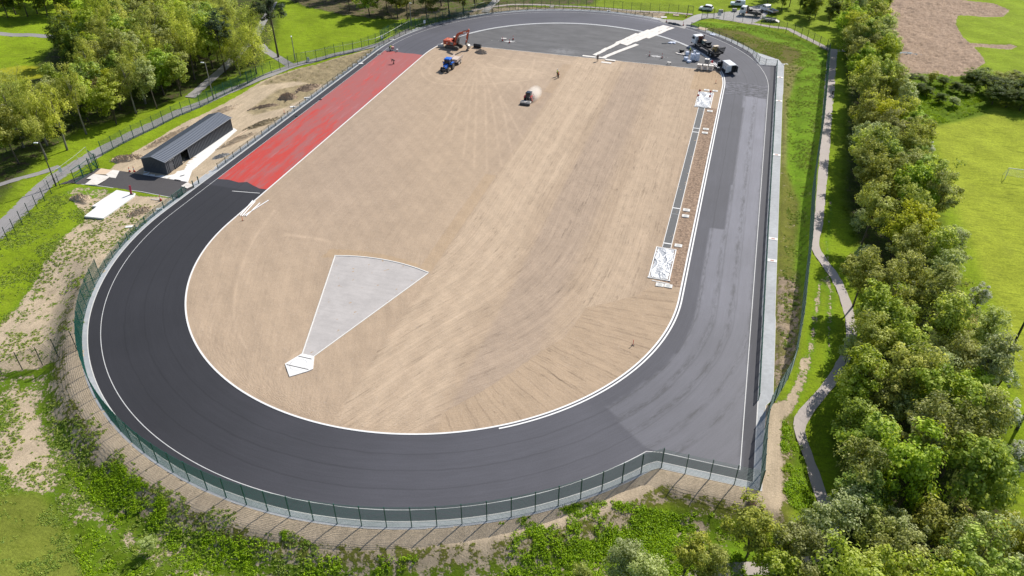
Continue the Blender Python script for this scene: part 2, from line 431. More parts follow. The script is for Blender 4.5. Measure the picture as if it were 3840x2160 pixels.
# ---- white painted line, kerbs, pavings
WHITE = M('white_paint', (.72, .71, .69), .55, .05, 2, dirt=.12)
CONC_W = M('pale_concrete', (.66, .64, .60), .8, .08, 1.5, dirt=.15)
EDGE = M('concrete_edging', (.55, .54, .52), .8, .12, 2.5, dirt=.2)
mb = MB(); band(mb, LL, offset(LL, .09), .006); struct('lane_line', mb, M('lane_paint', (.52, .52, .51), .6, .25, 1.5, dirt=.3), label='thin white line near the outer edge of the track')
IN = lambda a: [(p[0], p[1]) for p in loop(a, a, a, a)]
kb = MB(); band(kb, IN(36.31), IN(36.54), .055, -.02)
solo('track_kerb', kb, WHITE, 'long white raised kerb running round the inside of the oval track', 'kerb')
th0, th1 = 0, 0
def arc_part(r, y0=-HL, a_bot=-58, a_top=150):
    P = [(r*math.cos(R(a)), -HL+r*math.sin(R(a))) for a in np.linspace(a_bot, 0, 60)]
    P += [(r, y) for y in np.linspace(-HL, HL, 40)[1:-1]]
    P += [(r*math.cos(R(a)), HL+r*math.sin(R(a))) for a in np.linspace(0, a_top, 130)]
    return P
kb = MB(); band(kb, arc_part(36.74), arc_part(36.95), .05, -.02, closed=False)
solo('kerb_strip', kb, WHITE, 'second white kerb strip beside the inner kerb, along the right straight and far bend', 'kerb')
mb = MB(); band(mb, OB, offset(OB, .13), .03, -.2); struct('track_edging', mb, EDGE, label='pale concrete edging along the outside of the track')
def pave_mat():
    t = NT('grey_paving'); v = t.obj()
    k = t.ramp(t.noise(1.5, 5, .7), .3, .7, .30, .37); k = t.math('MULTIPLY', k, t.ramp(t.noise(.15, 3), .3, .7, .88, 1.08))
    t.base(t.n('CombineColor', {0: k, 1: t.math('MULTIPLY', k, 1.04), 2: t.math('MULTIPLY', k, 1.08)}).outputs[0]); t.rough(.75)
    return t.m
PAVE = pave_mat()
OBw = []
for p in OB:
    x, y = p
    OBw.append(p)
def var_off(P, fn):
    O = offset(P, 1.0); return [(p[0]+(o[0]-p[0])*fn(p), p[1]+(o[1]-p[1])*fn(p)) for p, o in zip(P, O)]
def wstrip(p):
    x, y = p
    if y < -60: return .92
    if x > 40 and y < 61: return 1.75
    if x < 0: return .92+.55*float(sstep(-60, -40, y))
    return 1.5
mb = MB(); band(mb, offset(OB, .13), var_off(OB, wstrip), .012, -.2); struct('outer_paving', mb, PAVE, label='light grey paved strip round the outside of the track')
mb = MB(); band(mb, var_off(OB, lambda p: wstrip(p)), var_off(OB, lambda p: wstrip(p)+.07), .03, -.2); struct('paving_edging', mb, EDGE, label='thin pale edging of the grey paving')

sheet_later = True
# gate apron (road from the track to the gates and car park)
def track_road_mat(name, c1, c2, sc1=.5):
    t = NT(name); n = t.noise(sc1, 5, .7); c = t.mix(n, c1, c2)
    c = t.mix(t.ramp(t.noise(4, 3, .8), .35, .75, 0, .35), c, [v*.7 for v in c1]); t.base(c); t.rough(.85); t.bump(t.noise(6, 3), .3, .03); return t.m
ROADM = track_road_mat('gravel_road', (.27, .255, .24), (.40, .385, .37))
cx0 = lambda *q: [(p.x, p.y) for p in q]
def sheet(name, pts, z, mat, label=None, grow=0):
    """polygon sheet draped on the terrain by fine triangulation"""
    bm = bmesh.new(); vs = [bm.verts.new((p[0], p[1], 0)) for p in pts]; f = bm.faces.new(vs)
    bmesh.ops.triangulate(bm, faces=[f]); 
    for _ in range(2): bmesh.ops.subdivide_edges(bm, edges=bm.edges[:], cuts=1, use_grid_fill=False) if max(e.calc_length() for e in bm.edges) > 3 else None
    bmesh.ops.triangulate(bm, faces=bm.faces[:])
    for v in bm.verts: v.co.z = float(terr(v.co.x, v.co.y))+z
    PATHS.append(('p', [(p[0], p[1]) for p in pts], 0))
    for f in bm.faces: f.normal_update()
    bmesh.ops.recalc_face_normals(bm, faces=bm.faces)
    if sum(f.normal.z for f in bm.faces) < 0: bmesh.ops.reverse_faces(bm, faces=bm.faces[:])
    me = bpy.data.meshes.new(name); bm.to_mesh(me); bm.free(); me.materials.append(mat)
    return struct(name, me, None, label=label)
def smooth_line(P, step=1.0):
    """Catmull-Rom through points, resampled"""
    P = [Vector((p[0], p[1])) for p in P]; Q = [P[0]*2-P[1]]+P+[P[-1]*2-P[-2]]; out = []
    for i in range(1, len(Q)-2):
        n = max(2, int((Q[i+1]-Q[i]).length/step))
        for k in range(n):
            t = k/n; a, b, c, d = Q[i-1], Q[i], Q[i+1], Q[i+2]
            out.append(.5*((2*b)+(c-a)*t+(2*a-5*b+4*c-d)*t*t+(3*b-a-3*c+d)*t**3))
    out.append(Q[-2]); return [(p.x, p.y) for p in out]
def ribbon(name, P, wd, z, mat, label, edge=None):
    C = smooth_line(P, 1.0); ws = wd if isinstance(wd, (list, tuple)) else [wd]*len(C)
    if len(ws) != len(C): ws = list(np.interp(np.linspace(0, 1, len(C)), np.linspace(0, 1, len(ws)), ws))
    rg = random.Random(len(C)); V = []; F = []; m = 4; PATHS.append(('l', C, ws))
    for i, p in enumerate(C):
        a = Vector(C[max(i-1, 0)]); b = Vector(C[min(i+1, len(C)-1)]); d = (b-a).normalized(); nn = Vector((d.y, -d.x))
        jl, jr = (rg.uniform(-.1, .1) for _ in range(2))
        for k in range(m+1):
            q = Vector(p)+nn*((k/m-.5)*(ws[i]+jl+jr)); V.append((q.x, q.y, float(terr(q.x, q.y))+z))
    for i in range(len(C)-1):
        for k in range(m): F.append((i*(m+1)+k, i*(m+1)+k+1, (i+1)*(m+1)+k+1, (i+1)*(m+1)+k))
    mb = MB(); mb.add(V, F); me = mb.mesh(name, mat)
    return struct(name, me, None, label=label)
GR = [TRz(1175, 150), TRz(1240, 150), z4(0, 500), z4(240, 385), z4(460, 330), z4(760, 325), z4(1100, 285), z4(1450, 225), z4(1700, 150), z4(1900, 110), z4(2120, 100), z4(2060, 330), z4(1960, 440), z4(1720, 555), z4(1300, 530), z4(1100, 500), z4(740, 445), z4(450, 472), z4(250, 560), z4(100, 640), TRz(1380, 225), TRz(1290, 200), TRz(1200, 170)]
sheet('corner_paving', cx0(RRz(20, 503), RRz(150, 512), RRz(205, 506), RRz(165, 463), RRz(60, 428), RRz(0, 408), RRz(-60, 392), RRz(-30, 440)), .02, PAVE, 'grey paved triangle at the far right corner of the track')
sheet('gate_road', [(p.x, p.y) for p in GR], .035, ROADM, 'pale gravel road from the gates to the track')
PATHM = track_road_mat('path_tarmac', (.35, .30, .27), (.46, .405, .37))
PATH2 = track_road_mat('path_grey', (.22, .21, .205), (.29, .275, .27))
cx = lambda *q: [(p.x, p.y) for p in q]
right_path = cx(*[GV(*q) for q in ((2095, 128), (2088, 200), (2080, 300), (2073, 400), (2066, 480), (2059, 560), (2050, 600), (2052, 625), (2075, 662), (2102, 700), (2128, 760), (2141, 820), (2138, 870), (2110, 930), (2075, 980), (2025, 1040), (2010, 1078), (2028, 1135), (2045, 1185), (2062, 1240), (2090, 1300), (2080, 1370), (1990, 1425), (1880, 1430), (1780, 1445), (1700, 1475))])
ribbon('right_path', right_path, [2.2, 2.2, 2.0, 1.7, 1.5, 1.35, 1.3, 1.4, 1.6], .03, PATHM, 'narrow tarmac path winding beside the right tree belt')
ribbon('link_path', cx(z4(1250, 500), z4(1500, 550), z4(1800, 590), z4(2100, 640), z4(2500, 690), RRz(260, 235), RRz(380, 295), RRz(480, 345), RRz(560, 385), RRz(680, 395)), 1.5, .032, PATHM, 'pale path curving from the gates to the right path')
ribbon('far_path', cx(Tz(1700, 105), TRz(-120, 55), TRz(100, 35), TRz(400, 45), TRz(700, 60), TRz(1000, 85), TRz(1300, 100), z4(0, 330), z4(250, 350)), 1.2, .032, PATHM, 'pale path running behind the far fence')
left_path = cx(*[GV(*q) for q in ((-60, 640), (0, 580), (60, 520), (120, 460), (185, 420), (250, 382), (320, 345), (420, 297), (520, 255), (600, 220), (660, 195), (720, 172), (800, 150), (880, 130), (940, 115), (985, 98), (1030, 75))])
ribbon('left_path', left_path, [3.4, 3.4, 3.3, 3.2, 2.6, 2.3, 2.0, 1.8], .03, PATH2, 'grey tarmac path along the outside of the left fence')
ribbon('spur_path', cx(*[GV(*q) for q in ((-30, 475), (40, 452), (100, 436), (150, 418))]), 1.5, .034, PATH2, 'grey spur path crossing the left lawn')
ribbon('wood_path', cx(*[GV(*q) for q in ((478, 245), (518, 211), (567, 168), (606, 130), (640, 95), (665, 50), (690, 5))]), [2.4, 2.2, 2.0, 1.8], .034, PATH2, 'path leading up into the left wood')
ribbon('short_path', cx(*[GV(*q) for q in ((655, 112), (673, 130), (700, 146), (730, 164))]), 2.2, .036, PATH2, 'short path joining from under the trees')
ribbon('lawn_path', cx(*[GV(*q) for q in ((-40, 82), (60, 88), (130, 92), (200, 96))]), 2.6, .034, PATH2, 'grey path across the lawn beyond the left wood')
ribbon('footpath_far', cx(Tz(1900, 95), Tz(1950, 40), Tz(1990, 0)), 2.2, .03, ROADM, 'dappled path leading away under the far trees')
# asphalt yard by the shed
YARD = track_road_mat('yard_asphalt', (.055, .05, .052), (.075, .07, .07))
yard = cx(z9(900, 1010), z9(1690, 720), z9(1900, 600), z9(2010, 620), z8(1100, 560), z8(1680, 655), z8(2200, 745), z8(2330, 840), z8(2180, 930), z8(2020, 1060), z8(1700, 1005), z8(800, 855), z8(440, 815), z8(0, 770), z9(1340, 965))
sheet('yard_asphalt', yard, .04, YARD, 'dark asphalt yard beside the shed')
mb = MB(); e1 = cx(z8(20, 765), z8(440, 815), z8(800, 855), z8(1300, 930), z8(1700, 1005), z8(2020, 1060)); band(mb, e1, offset(e1, .12, False), .06, -.1, closed=False)
struct('yard_edging', mb, EDGE, label='pale edging along the near side of the yard')

# ================================================================== INFIELD SOIL
SX = lambda y: np.sqrt(np.maximum(0, 36.32**2-(y-np.clip(y, -HL, HL))**2))
mbr = [(p.x, p.y) for p in [GV(*q) for q in ((1090, 1100), (1120, 1035), (1195, 995), (1290, 935), (1360, 885), (1420, 850), (1475, 775), (1600, 745), (1640, 718), (1720, 730), (1800, 900), (1500, 1100))]]
def track_lines():
    L = []
    def a(pts, w=.28): L.append((smooth_line([(p.x, p.y) for p in [GV(*q) for q in pts]], .6), w))
    a(((1120, 130), (1085, 140), (1062, 165), (1064, 190), (1090, 207), (1140, 214), (1200, 214), (1270, 208), (1330, 202)), .22)
    a(((1128, 140), (1100, 150), (1080, 170), (1084, 188), (1110, 200), (1160, 206), (1230, 205)), .2)
    for e in ((1105, 330), (1135, 345), (1165, 400), (1192, 430), (1225, 430), (1262, 420), (1290, 400), (1315, 350)):
        a(((1205+rnd.uniform(-12, 12), 150), ((1205+e[0])/2+rnd.uniform(-8, 8), 230), e), .2)
    a(((1235, 128), (1320, 138), (1400, 150), (1480, 165)), .25); a(((1240, 140), (1330, 155), (1420, 158), (1475, 172)), .22)
    a(((1180, 165), (1260, 172), (1330, 175), (1400, 195)), .22); a(((1225, 160), (1290, 180), (1370, 185)), .22)
    a(((1310, 215), (1318, 250), (1345, 150)), .2)
    a(((690, 530), (640, 600), (600, 700), (590, 800), (620, 880)), .2); a(((760, 880), (735, 900), (700, 935)), .3)
    a(((720, 590), (820, 605), (830, 615)), .4)
    return L
def infield():
    ys = np.concatenate([np.linspace(-HL-36.31, -HL-33, 40)[:-1], np.arange(-HL-33, 52.05, .26), [52.05]])
    us = np.linspace(-1, 1, 281); Y = np.repeat(ys[:, None], len(us), 1); X = us[None]*SX(ys)[:, None]
    n, m = len(ys), len(us); X = X.ravel(); Y = Y.ravel()
    sm = lambda f, a, b: np.sin(X*f+a)*np.sin(Y*f*.9+b)
    # flow coordinates
    q_ = np.clip(-(Y+30), 0, 60); sh = np.where(q_ < 22, q_**2/44*.52, (q_-11)*.52); U = X+sh*(1-sstep(8, 34, X)*.9); V = Y
    fan = sdpoly(X, Y, mbr); ang = np.arctan2(Y+47, X+6); rr = np.hypot(X+6, Y+47)
    U2 = ang*30; V2 = rr
    isf = fan > 0
    U = np.where(isf, U2+300, U); V = np.where(isf, V2, V)
    left = (X < .4) | (sdpoly(X, Y, [(-20, -40), (0.2, -46.6), (-6.6, -68.6), (-9, -75), (-40, -80), (-40, -40)]) > 0)
    lf = np.where(left, 1.0, 0.0)
    # left-side flow bends with the kerb
    rl = np.hypot(X, Y-np.clip(Y, -HL, HL)); ql = np.clip(-(Y+34), 0, 60); shl = np.where(ql < 16, ql**2/32*.45, (ql-8)*.45); U = np.where(left, X-shl+100, U)
    tr = np.zeros(len(X))
    for pl, wd in track_lines():
        P = np.array(pl); lo = P.min(0)-1; hi = P.max(0)+1
        sel = np.where((X > lo[0]) & (X < hi[0]) & (Y > lo[1]) & (Y < hi[1]))[0]
        if len(sel) == 0: continue
        d = sdpoly(X[sel], Y[sel], pl, closed=False); d = np.abs(d)
        tr[sel] = np.maximum(tr[sel], np.exp(-(d/wd)**2)*.8*np.clip(vnoise(X[sel], Y[sel], .35, 7)*1.6-.05, .25, 1))
    # base colour zones
    tan = np.array([.398, .300, .212]); pink = np.array([.360, .275, .205]); pale = np.array([.490, .376, .268]); brown = np.array([.33, .232, .165]); ochre = np.array([.40, .28, .165])
    C = np.tile(tan, (len(X), 1))
    def bl(C, c, w): return C*(1-w[:, None])+c*w[:, None]
    C = bl(C, pink, .75*lf*sstep(-60, -20, Y)*(.5+.5*np.sin(X*.13+Y*.05)))
    C = bl(C, pale, .75*sstep(.4, 1.6, X)*(1-sstep(9.5, 12, X+.8*np.sin(Y*.2)))*(1-lf)*(1-isf*.6)*(.75+.25*np.sin(X*1.9)))
    C = bl(C, pink, .85*sstep(12.5, 13.5, X)*(1-sstep(19, 22, X))*(1-isf*1.))
    C = bl(C, pale, .35*sstep(23, 24, X)*(1-sstep(29, 31, X))*(1-isf))
    C = bl(C, ochre, .18*isf)
    C = bl(C, ochre, .35*((X > -1.8) & (X < .4) & (((Y > -46) & (Y < -14)) | ((Y > 27) & (Y < 46)))))
    C = bl(C, pale, .7*np.exp(-((X+10)**2/90+(Y-38)**2/60)))
    C = bl(C, pale, .5*np.exp(-((X-4)**2/200+(Y-48)**2/9)))
    rb = ((X > 33.9) & (Y > -39.5) & (Y < 29)).astype(float)
    C = bl(C, brown, .9*rb)
    C = bl(C, ochre, .5*((X > 29.5) & (Y > 38.5) & (Y < 51)).astype(float))
    C = bl(C, ochre, .5*((X > -17) & (X < -2) & (rl < 100) & (np.hypot(X+9.5, Y+70) > 23.9) & (np.hypot(X+9.5, Y+70) < 26.2)))
    Zb = .012*np.random.RandomState(3).randn(len(X))+.02*sm(1.9, .3, 1.1)
    edge = sstep(0, .6, 36.32-rl); Z = .015+Zb*edge+.02*edge - .035*np.exp(-((np.abs(36.32-rl)-.25)/.15)**2)*0
    Z = np.where(rb > 0, Z+.03*np.random.RandomState(4).randn(len(X)), Z)
    idx = (np.arange(n-1)[:, None]*m+np.arange(m-1)[None]).ravel(); F = np.stack([idx, idx+1, idx+m+1, idx+m], -1)
    C4 = np.concatenate([C, np.ones((len(X), 1))], 1)
    return npmesh('infield_soil', np.stack([X, Y, Z], 1), F, soil_mat(), {
        'flow': ('POINT', 'FLOAT_VECTOR', np.stack([U, V, np.zeros(len(X))], 1)), 'tone': ('POINT', 'FLOAT_COLOR', C4),
        'lft': ('POINT', 'FLOAT', lf), 'rut': ('POINT', 'FLOAT', tr), 'fan': ('POINT', 'FLOAT', isf.astype(float)), 'cloddy': ('POINT', 'FLOAT', rb)}, smooth=True)
def soil_mat():
    t = NT('infield_soil'); fl = t.attr('flow').outputs['Vector']; tone = t.attr('tone').outputs['Color']; lf = t.attr('lft').outputs['Fac']; rut = t.attr('rut').outputs['Fac']; fan = t.attr('fan').outputs['Fac']; cl = t.attr('cloddy').outputs['Fac']
    lanes = t.noise(1, 5, .75, t.mapv(fl, (.55, .012, 1)))
    wfl = t.n('VectorMath', {0: fl, 1: t.n('VectorMath', {0: t.n('TexNoise', {'Vector': t.obj(), 'Scale': .06, 'Detail': 3}).outputs['Color'], 3: .8}, operation='SCALE').outputs[0]}, operation='ADD').outputs[0]
    st1 = t.noise(1, 6, .8, t.mapv(wfl, (2.6, .10, 1))); st2 = t.noise(1, 5, .8, t.mapv(wfl, (3.4, .38, 1))); st3 = t.noise(1, 4, .7, t.mapv(wfl, (5.0, .06, 1)))
    peb = t.noise(5.5, 4, .85); blot = t.noise(.22, 4, .6)
    inv = t.math('SUBTRACT', 1.0, lf)
    k = t.ramp(lanes, .32, .68, .93, 1.06, False)
    k = t.math('MULTIPLY', k, t.ramp(peb, .25, .75, .80, 1.17, False))
    k = t.math('MULTIPLY', k, t.ramp(blot, .3, .7, .93, 1.06, False))
    d1 = t.math('MULTIPLY', t.math('MULTIPLY', t.ramp(st2, .50, .62), t.ramp(st1, .42, .60)), t.ramp(t.noise(.14, 4, .7), .38, .58, .3, 1.2, False))
    a1 = t.math('ADD', t.math('MULTIPLY', inv, .22), .1)
    k = t.math('MULTIPLY', k, t.math('SUBTRACT', 1.0, t.math('MULTIPLY', d1, a1)))
    d2 = t.math('MULTIPLY', t.ramp(st1, .57, .70), t.math('ADD', t.math('MULTIPLY', inv, .15), .04))
    k = t.math('MULTIPLY', k, t.math('SUBTRACT', 1.0, d2))
    k = t.math('MULTIPLY', k, t.math('ADD', 1.0, t.math('MULTIPLY', t.math('MULTIPLY', t.math('SUBTRACT', st3, .5), t.math('SUBTRACT', t.math('ADD', inv, .25), t.math('MULTIPLY', fan, .65))), .42)))
    # comb lines in the raked fan
    su = t.n('SeparateXYZ', {0: fl}).outputs[0]
    cmb = t.ramp(t.math('ABSOLUTE', t.math('SUBTRACT', t.math('FRACT', t.math('DIVIDE', t.math('ADD', su, t.math('MULTIPLY', t.noise(.3, 2, vec=fl), .8)), 1.35)), .5)), .0, .11, 1, 0)
    cm2 = t.math('MULTIPLY', t.math('MULTIPLY', cmb, fan), t.ramp(t.noise(.5, 3, vec=t.mapv(fl, (1, .3, 1))), .38, .6))
    k = t.math('MULTIPLY', k, t.math('SUBTRACT', 1.0, t.math('MULTIPLY', cm2, .2)))
    ccm = t.ramp(t.noise(2.2, 4, .8), .4, .62, .62, 1.12)
    k = t.math('MULTIPLY', k, t.math('ADD', t.math('MULTIPLY', ccm, cl), t.math('SUBTRACT', 1.0, cl)))
    k = t.math('MULTIPLY', k, t.math('ADD', 1.0, t.math('MULTIPLY', rut, .22)))
    c = t.n('VectorMath', {0: tone, 3: k}, operation='SCALE').outputs[0]
    # grey and orange grit
    c = t.mix(t.math('MULTIPLY', t.ramp(t.noise(5.5, 2, .6), .6, .72), .35), c, (.34, .31, .30))
    t.base(c); t.rough(.95); t.b.inputs['Specular IOR Level'].default_value = .1
    hb = t.math('ADD', t.math('MULTIPLY', st2, .7), peb)
    t.bump(hb, .55, .05)
    return t.m
struct('infield_soil', infield(), None, label='bare raked sandy soil of the infield')
mb = MB(); xs = np.linspace(-34.9, 34.9, 60)
band(mb, [(x, 52.03) for x in xs], [(x, 52.16) for x in xs], .05, -.05, closed=False)
struct('soil_edging', mb, EDGE, label='pale edging between the infield soil and the far asphalt')

# ================================================================== RED SURFACE
def red_mat():
    t = NT('red_surface'); v = t.obj()
    n1 = t.noise(1, 5, .65, t.mapv(v, (.5, .07, 1))); n2 = t.noise(1, 5, .7, t.mapv(v, (1.8, .28, 1), .25)); gx = t.n('SeparateXYZ', {0: v})
    near = t.ramp(gx.outputs[1], -30, 25, .07, -.03)
    f = t.ramp(t.math('ADD', t.math('ADD', t.math('MULTIPLY', n1, .5), t.math('MULTIPLY', n2, .5)), near), .47, .62)
    c = t.mix(f, (.325, .100, .094), (.46, .052, .038))
    c = t.mix(t.ramp(t.noise(1, 4, .7, t.mapv(v, (.9, .1, 1), 0, (5, 3, 0))), .55, .72, 0, .5), c, (.36, .165, .165))
    c = t.mix(t.ramp(t.noise(7, 2, .8), .5, .9, 0, .35), c, (.25, .12, .12))
    t.base(c); t.rough(t.ramp(f, 0, 1, .75, .55)); t.b.inputs['Specular IOR Level'].default_value = .3; t.bump(t.noise(10, 2), .2, .02)
    return t.m
mb = MB()
bot = [GV(*q) for q in ((553, 451), (575, 452), (600, 459), (622, 458), (636, 466), (652, 474), (668, 476))]
top = [Tz(1425, 428), Tz(1395, 424), Tz(1350, 417), Tz(1300, 414), Tz(1260, 410), Tz(1215, 402), Tz(1175, 398), Tz(1140, 395)]
P = [(p.x, p.y) for p in bot]; P[0] = (-47.15, P[0][1]); P[-1] = (-36.62, P[-1][1])
Q = [(p.x, p.y) for p in top]; Q[0] = (-36.62, Q[0][1]); Q[-1] = (-47.1, Q[-1][1])
mb.add([(x, y, .008) for x, y in P+Q], [tuple(range(len(P)+len(Q)))])
struct('red_running_surface', mb, red_mat(), label='freshly laid red running surface on the left straight')

# ================================================================== GROUND
def vp(*q): return [(p.x, p.y) for p in [GV(*a) for a in q]]
LAWN = np.array([.195, .275, .012]); LUSH = np.array([.135, .235, .012]); PITCH_ = np.array([.29, .335, .030]); OLIVE = np.array([.15, .155, .03])
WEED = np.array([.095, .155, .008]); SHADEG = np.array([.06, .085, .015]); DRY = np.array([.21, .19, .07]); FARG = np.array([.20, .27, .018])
SAND = np.array([.47, .375, .262]); SANDD = np.array([.33, .255, .18]); CLOD = np.array([.29, .235, .14]); PLOW = np.array([.35, .255, .185]); LITTER = np.array([.075, .06, .035]); GREYS = np.array([.36, .34, .31])
def axis(a, b, st, far):
    core = np.arange(a, b+1e-6, st); lo = []; x = a; d = st
    while x > -far: d *= 1.35; x -= d; lo.append(x)
    hi = []; x = b; d = st
    while x < far: d *= 1.35; x += d; hi.append(x)
    return np.concatenate([lo[::-1], core, hi])
def zone_fields(X, Y):
    n = len(X); cov = np.full(n, 1.15); gc = np.tile(LAWN, (n, 1)); so = np.tile(SAND, (n, 1))
    def Z(poly, c, g=None, s_=None, soft=1.0, amt=1.0):
        nonlocal cov, gc, so
        P = np.array(poly); lo = P.min(0)-soft*2; hi = P.max(0)+soft*2
        sel = np.where((X > lo[0]) & (X < hi[0]) & (Y > lo[1]) & (Y < hi[1]))[0]
        if len(sel) == 0: return
        w_ = sstep(-soft, soft, sdpoly(X[sel], Y[sel], poly))*amt
        if c is not None: cov[sel] = cov[sel]*(1-w_)+c*w_
        if g is not None: gc[sel] = gc[sel]*(1-w_[:, None])+g*w_[:, None]
        if s_ is not None: so[sel] = so[sel]*(1-w_[:, None])+s_*w_[:, None]
    # far lawn, pitch
    Z([(-30, 92), (40, 90), (62, 92), (62, 160), (-30, 160)], 1.1, FARG)
    Z(vp((2335, 290), (2450, 275), (2700, 262), (3300, 900), (3300, 1700), (2640, 1100), (2560, 980), (2500, 760), (2420, 560), (2360, 400)), 1.05, PITCH_, soft=1.5)
    Z([(95, 40), (160, 60), (200, 200), (95, 160)], 1.05, FARG*1.1)
    Z([(-260, 20), (-100, 20), (-100, 110), (-260, 110)], 1.15, LAWN*1.15, soft=6)
    # plough
    Z(vp((2190, -60), (2340, -60), (2345, -5), (2500, 8), (2540, 25), (2525, 42), (2410, 39), (2405, 60), (2425, 95), (2440, 108), (2545, 112), (2560, 118), (2545, 124), (2450, 118), (2470, 140), (2480, 158), (2430, 190), (2290, 200), (2200, 180), (2200, 60)), .02, None, PLOW, .5)
    # bramble wasteland between belt and pitch
    Z(vp((2270, 190), (2350, 185), (2460, 200), (2500, 260), (2480, 290), (2390, 310), (2300, 330), (2290, 250)), .95, WEED*1.1, SANDD)
    # wood floors: leaf litter, and grass colour darkened for the shade under the trees
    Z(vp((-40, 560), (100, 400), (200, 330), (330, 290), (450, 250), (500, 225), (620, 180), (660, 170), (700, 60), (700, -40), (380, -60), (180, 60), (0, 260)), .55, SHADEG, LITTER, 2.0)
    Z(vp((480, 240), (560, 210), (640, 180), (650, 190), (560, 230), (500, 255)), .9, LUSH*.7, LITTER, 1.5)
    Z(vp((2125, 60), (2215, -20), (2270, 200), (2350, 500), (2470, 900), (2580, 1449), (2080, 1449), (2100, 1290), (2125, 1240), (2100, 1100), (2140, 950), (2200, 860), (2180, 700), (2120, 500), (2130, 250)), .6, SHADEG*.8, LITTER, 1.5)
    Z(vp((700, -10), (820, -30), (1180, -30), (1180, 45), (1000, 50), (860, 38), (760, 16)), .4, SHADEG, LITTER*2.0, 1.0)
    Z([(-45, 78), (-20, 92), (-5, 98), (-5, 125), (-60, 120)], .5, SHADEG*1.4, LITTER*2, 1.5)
    # left site: soil platform round shed
    Z(vp((262, 452), (275, 425), (330, 385), (400, 345), (480, 300), (560, 262), (640, 215), (690, 190), (760, 170), (860, 142), (950, 118), (975, 118), (900, 175), (800, 245), (700, 320), (640, 365), (590, 402), (520, 450), (470, 470), (330, 470)), .04, None, SAND, .45)
    Z(vp((650, 216), (700, 190), (780, 166), (900, 133), (960, 116), (905, 165), (820, 215), (740, 205)), .22, OLIVE, CLOD, .5)
    Z(vp((700, 225), (800, 205), (790, 235), (720, 270), (640, 290), (620, 282)), .05, None, CLOD*1.1, .5)
    # left of near bend: patchy seeded soil
    Z(vp((180, 500), (215, 470), (280, 480), (300, 488), (440, 500), (455, 505), (400, 560), (330, 620), (270, 690), (225, 760), (200, 830), (192, 880), (185, 905), (110, 925), (40, 940), (-20, 950), (-20, 830), (40, 770), (95, 690), (150, 600), (210, 555)), .30, LUSH*.85, SAND, .8)
    Z(vp((255, 500), (320, 490), (450, 500), (440, 520), (380, 565), (320, 570), (230, 560), (215, 545)), .10, LUSH, SAND, .5)
    Z(vp((160, 485), (190, 470), (270, 475), (285, 490), (250, 500), (200, 500)), .5, LUSH, SAND, .6)
    # bottom left waste ground
    Z(vp((-60, 930), (60, 935), (160, 915), (200, 1010), (300, 1130), (420, 1230), (560, 1300), (760, 1350), (900, 1449), (900, 1600), (200, 1600), (140, 1330), (110, 1260), (-60, 1240)), .56, LUSH*.72, SAND*.97, 1.0)
    Z(vp((20, 990), (70, 1000), (100, 1080), (120, 1160), (130, 1240), (90, 1250), (30, 1190), (0, 1150), (0, 1090), (60, 1080)), .12, LUSH, SAND, .8)
    Z(vp((-60, 1250), (100, 1240), (150, 1300), (190, 1380), (240, 1449), (280, 1560), (-80, 1560)), 1.0, OLIVE*.9+LUSH*.25, SAND, .8)
    Z(vp((180, 1130), (280, 1150), (420, 1260), (420, 1330), (300, 1340), (170, 1190)), .62, WEED, SANDD, 1)
    Z(vp((150, 1300), (230, 1330), (420, 1449), (440, 1500), (240, 1500)), .9, WEED, SANDD, .8)
    Z(vp((400, 1320), (520, 1420), (600, 1449), (620, 1560), (900, 1560), (850, 1400), (620, 1330)), .45, LUSH*.8, SAND, 1)
    # bottom weed belt
    Z(vp((420, 1300), (700, 1345), (800, 1385), (1000, 1395), (1150, 1390), (1300, 1330), (1500, 1265), (1800, 1270), (1850, 1330), (1880, 1449), (1880, 1600), (400, 1600)), .60, WEED*1.1, SAND*.9, .8)
    Z(vp((1820, 1370), (2050, 1370), (2060, 1600), (1700, 1600)), 1.0, LUSH, SAND, 1)
    # right, between paving and outer fence
    Z([(49.7, -59), (52.2, -50), (54, -30), (55.5, 0), (57.3, 25), (59.6, 59), (60.3, 70), (57.5, 76), (50.5, 78), (49.7, 62)], .97, LUSH*1.05, SAND, .4)
    Z([(49.6, -55), (50.6, -52), (50.6, 0), (50.8, 40), (51.8, 55), (55.0, 62), (54, 68), (49, 62), (49.6, 40)], .8, DRY, SANDD, .5)
    Z([(49.6, -60), (52.4, -50), (53.2, -38), (52.4, -30), (49.6, -32)], .45, DRY*.8, SANDD, .7)
    Z([(49.6, -32), (52, -32), (53, -8), (50.6, 5), (49.6, 5)], .75, OLIVE, SAND, .5)
    Z([(53.2, -35), (53.5, -35), (55.0, 0), (56.5, 30), (56.0, 30), (54.4, 0)], .55, LUSH, SAND, .5)
    # upper right bank, dry weeds low and lush high
    Z(cx(TRz(1420, 190), TRz(1480, 165), TRz(2000, 215), RRz(300, 290), RRz(420, 340), RRz(540, 390), RRz(400, 520), RRz(230, 520), RRz(0, 410), TRz(1750, 320)), 1.05, LUSH, SAND, .5)
    Z(cx(TRz(1540, 215), TRz(1700, 220), TRz(1850, 250), RRz(60, 310), RRz(180, 340), RRz(320, 385), RRz(350, 430), RRz(280, 500), RRz(170, 500), RRz(60, 430), TRz(1900, 380), TRz(1700, 300)), .72, np.array([.135, .12, .035]), np.array([.20, .14, .07]), .8)
    Z([(49.4, 61.6), (53, 62), (52, 50), (51, 40), (49.6, 40)], .85, DRY, SANDD, .5)
    # right of the tall fence: sand and ruts
    Z(vp((1905, 1225), (1925, 1025), (1975, 1005), (2000, 960), (2015, 900), (2040, 900), (2020, 985), (1995, 1040), (1960, 1110), (1962, 1210), (1975, 1290), (1900, 1310), (1880, 1250)), .10, LUSH, SAND, .5)
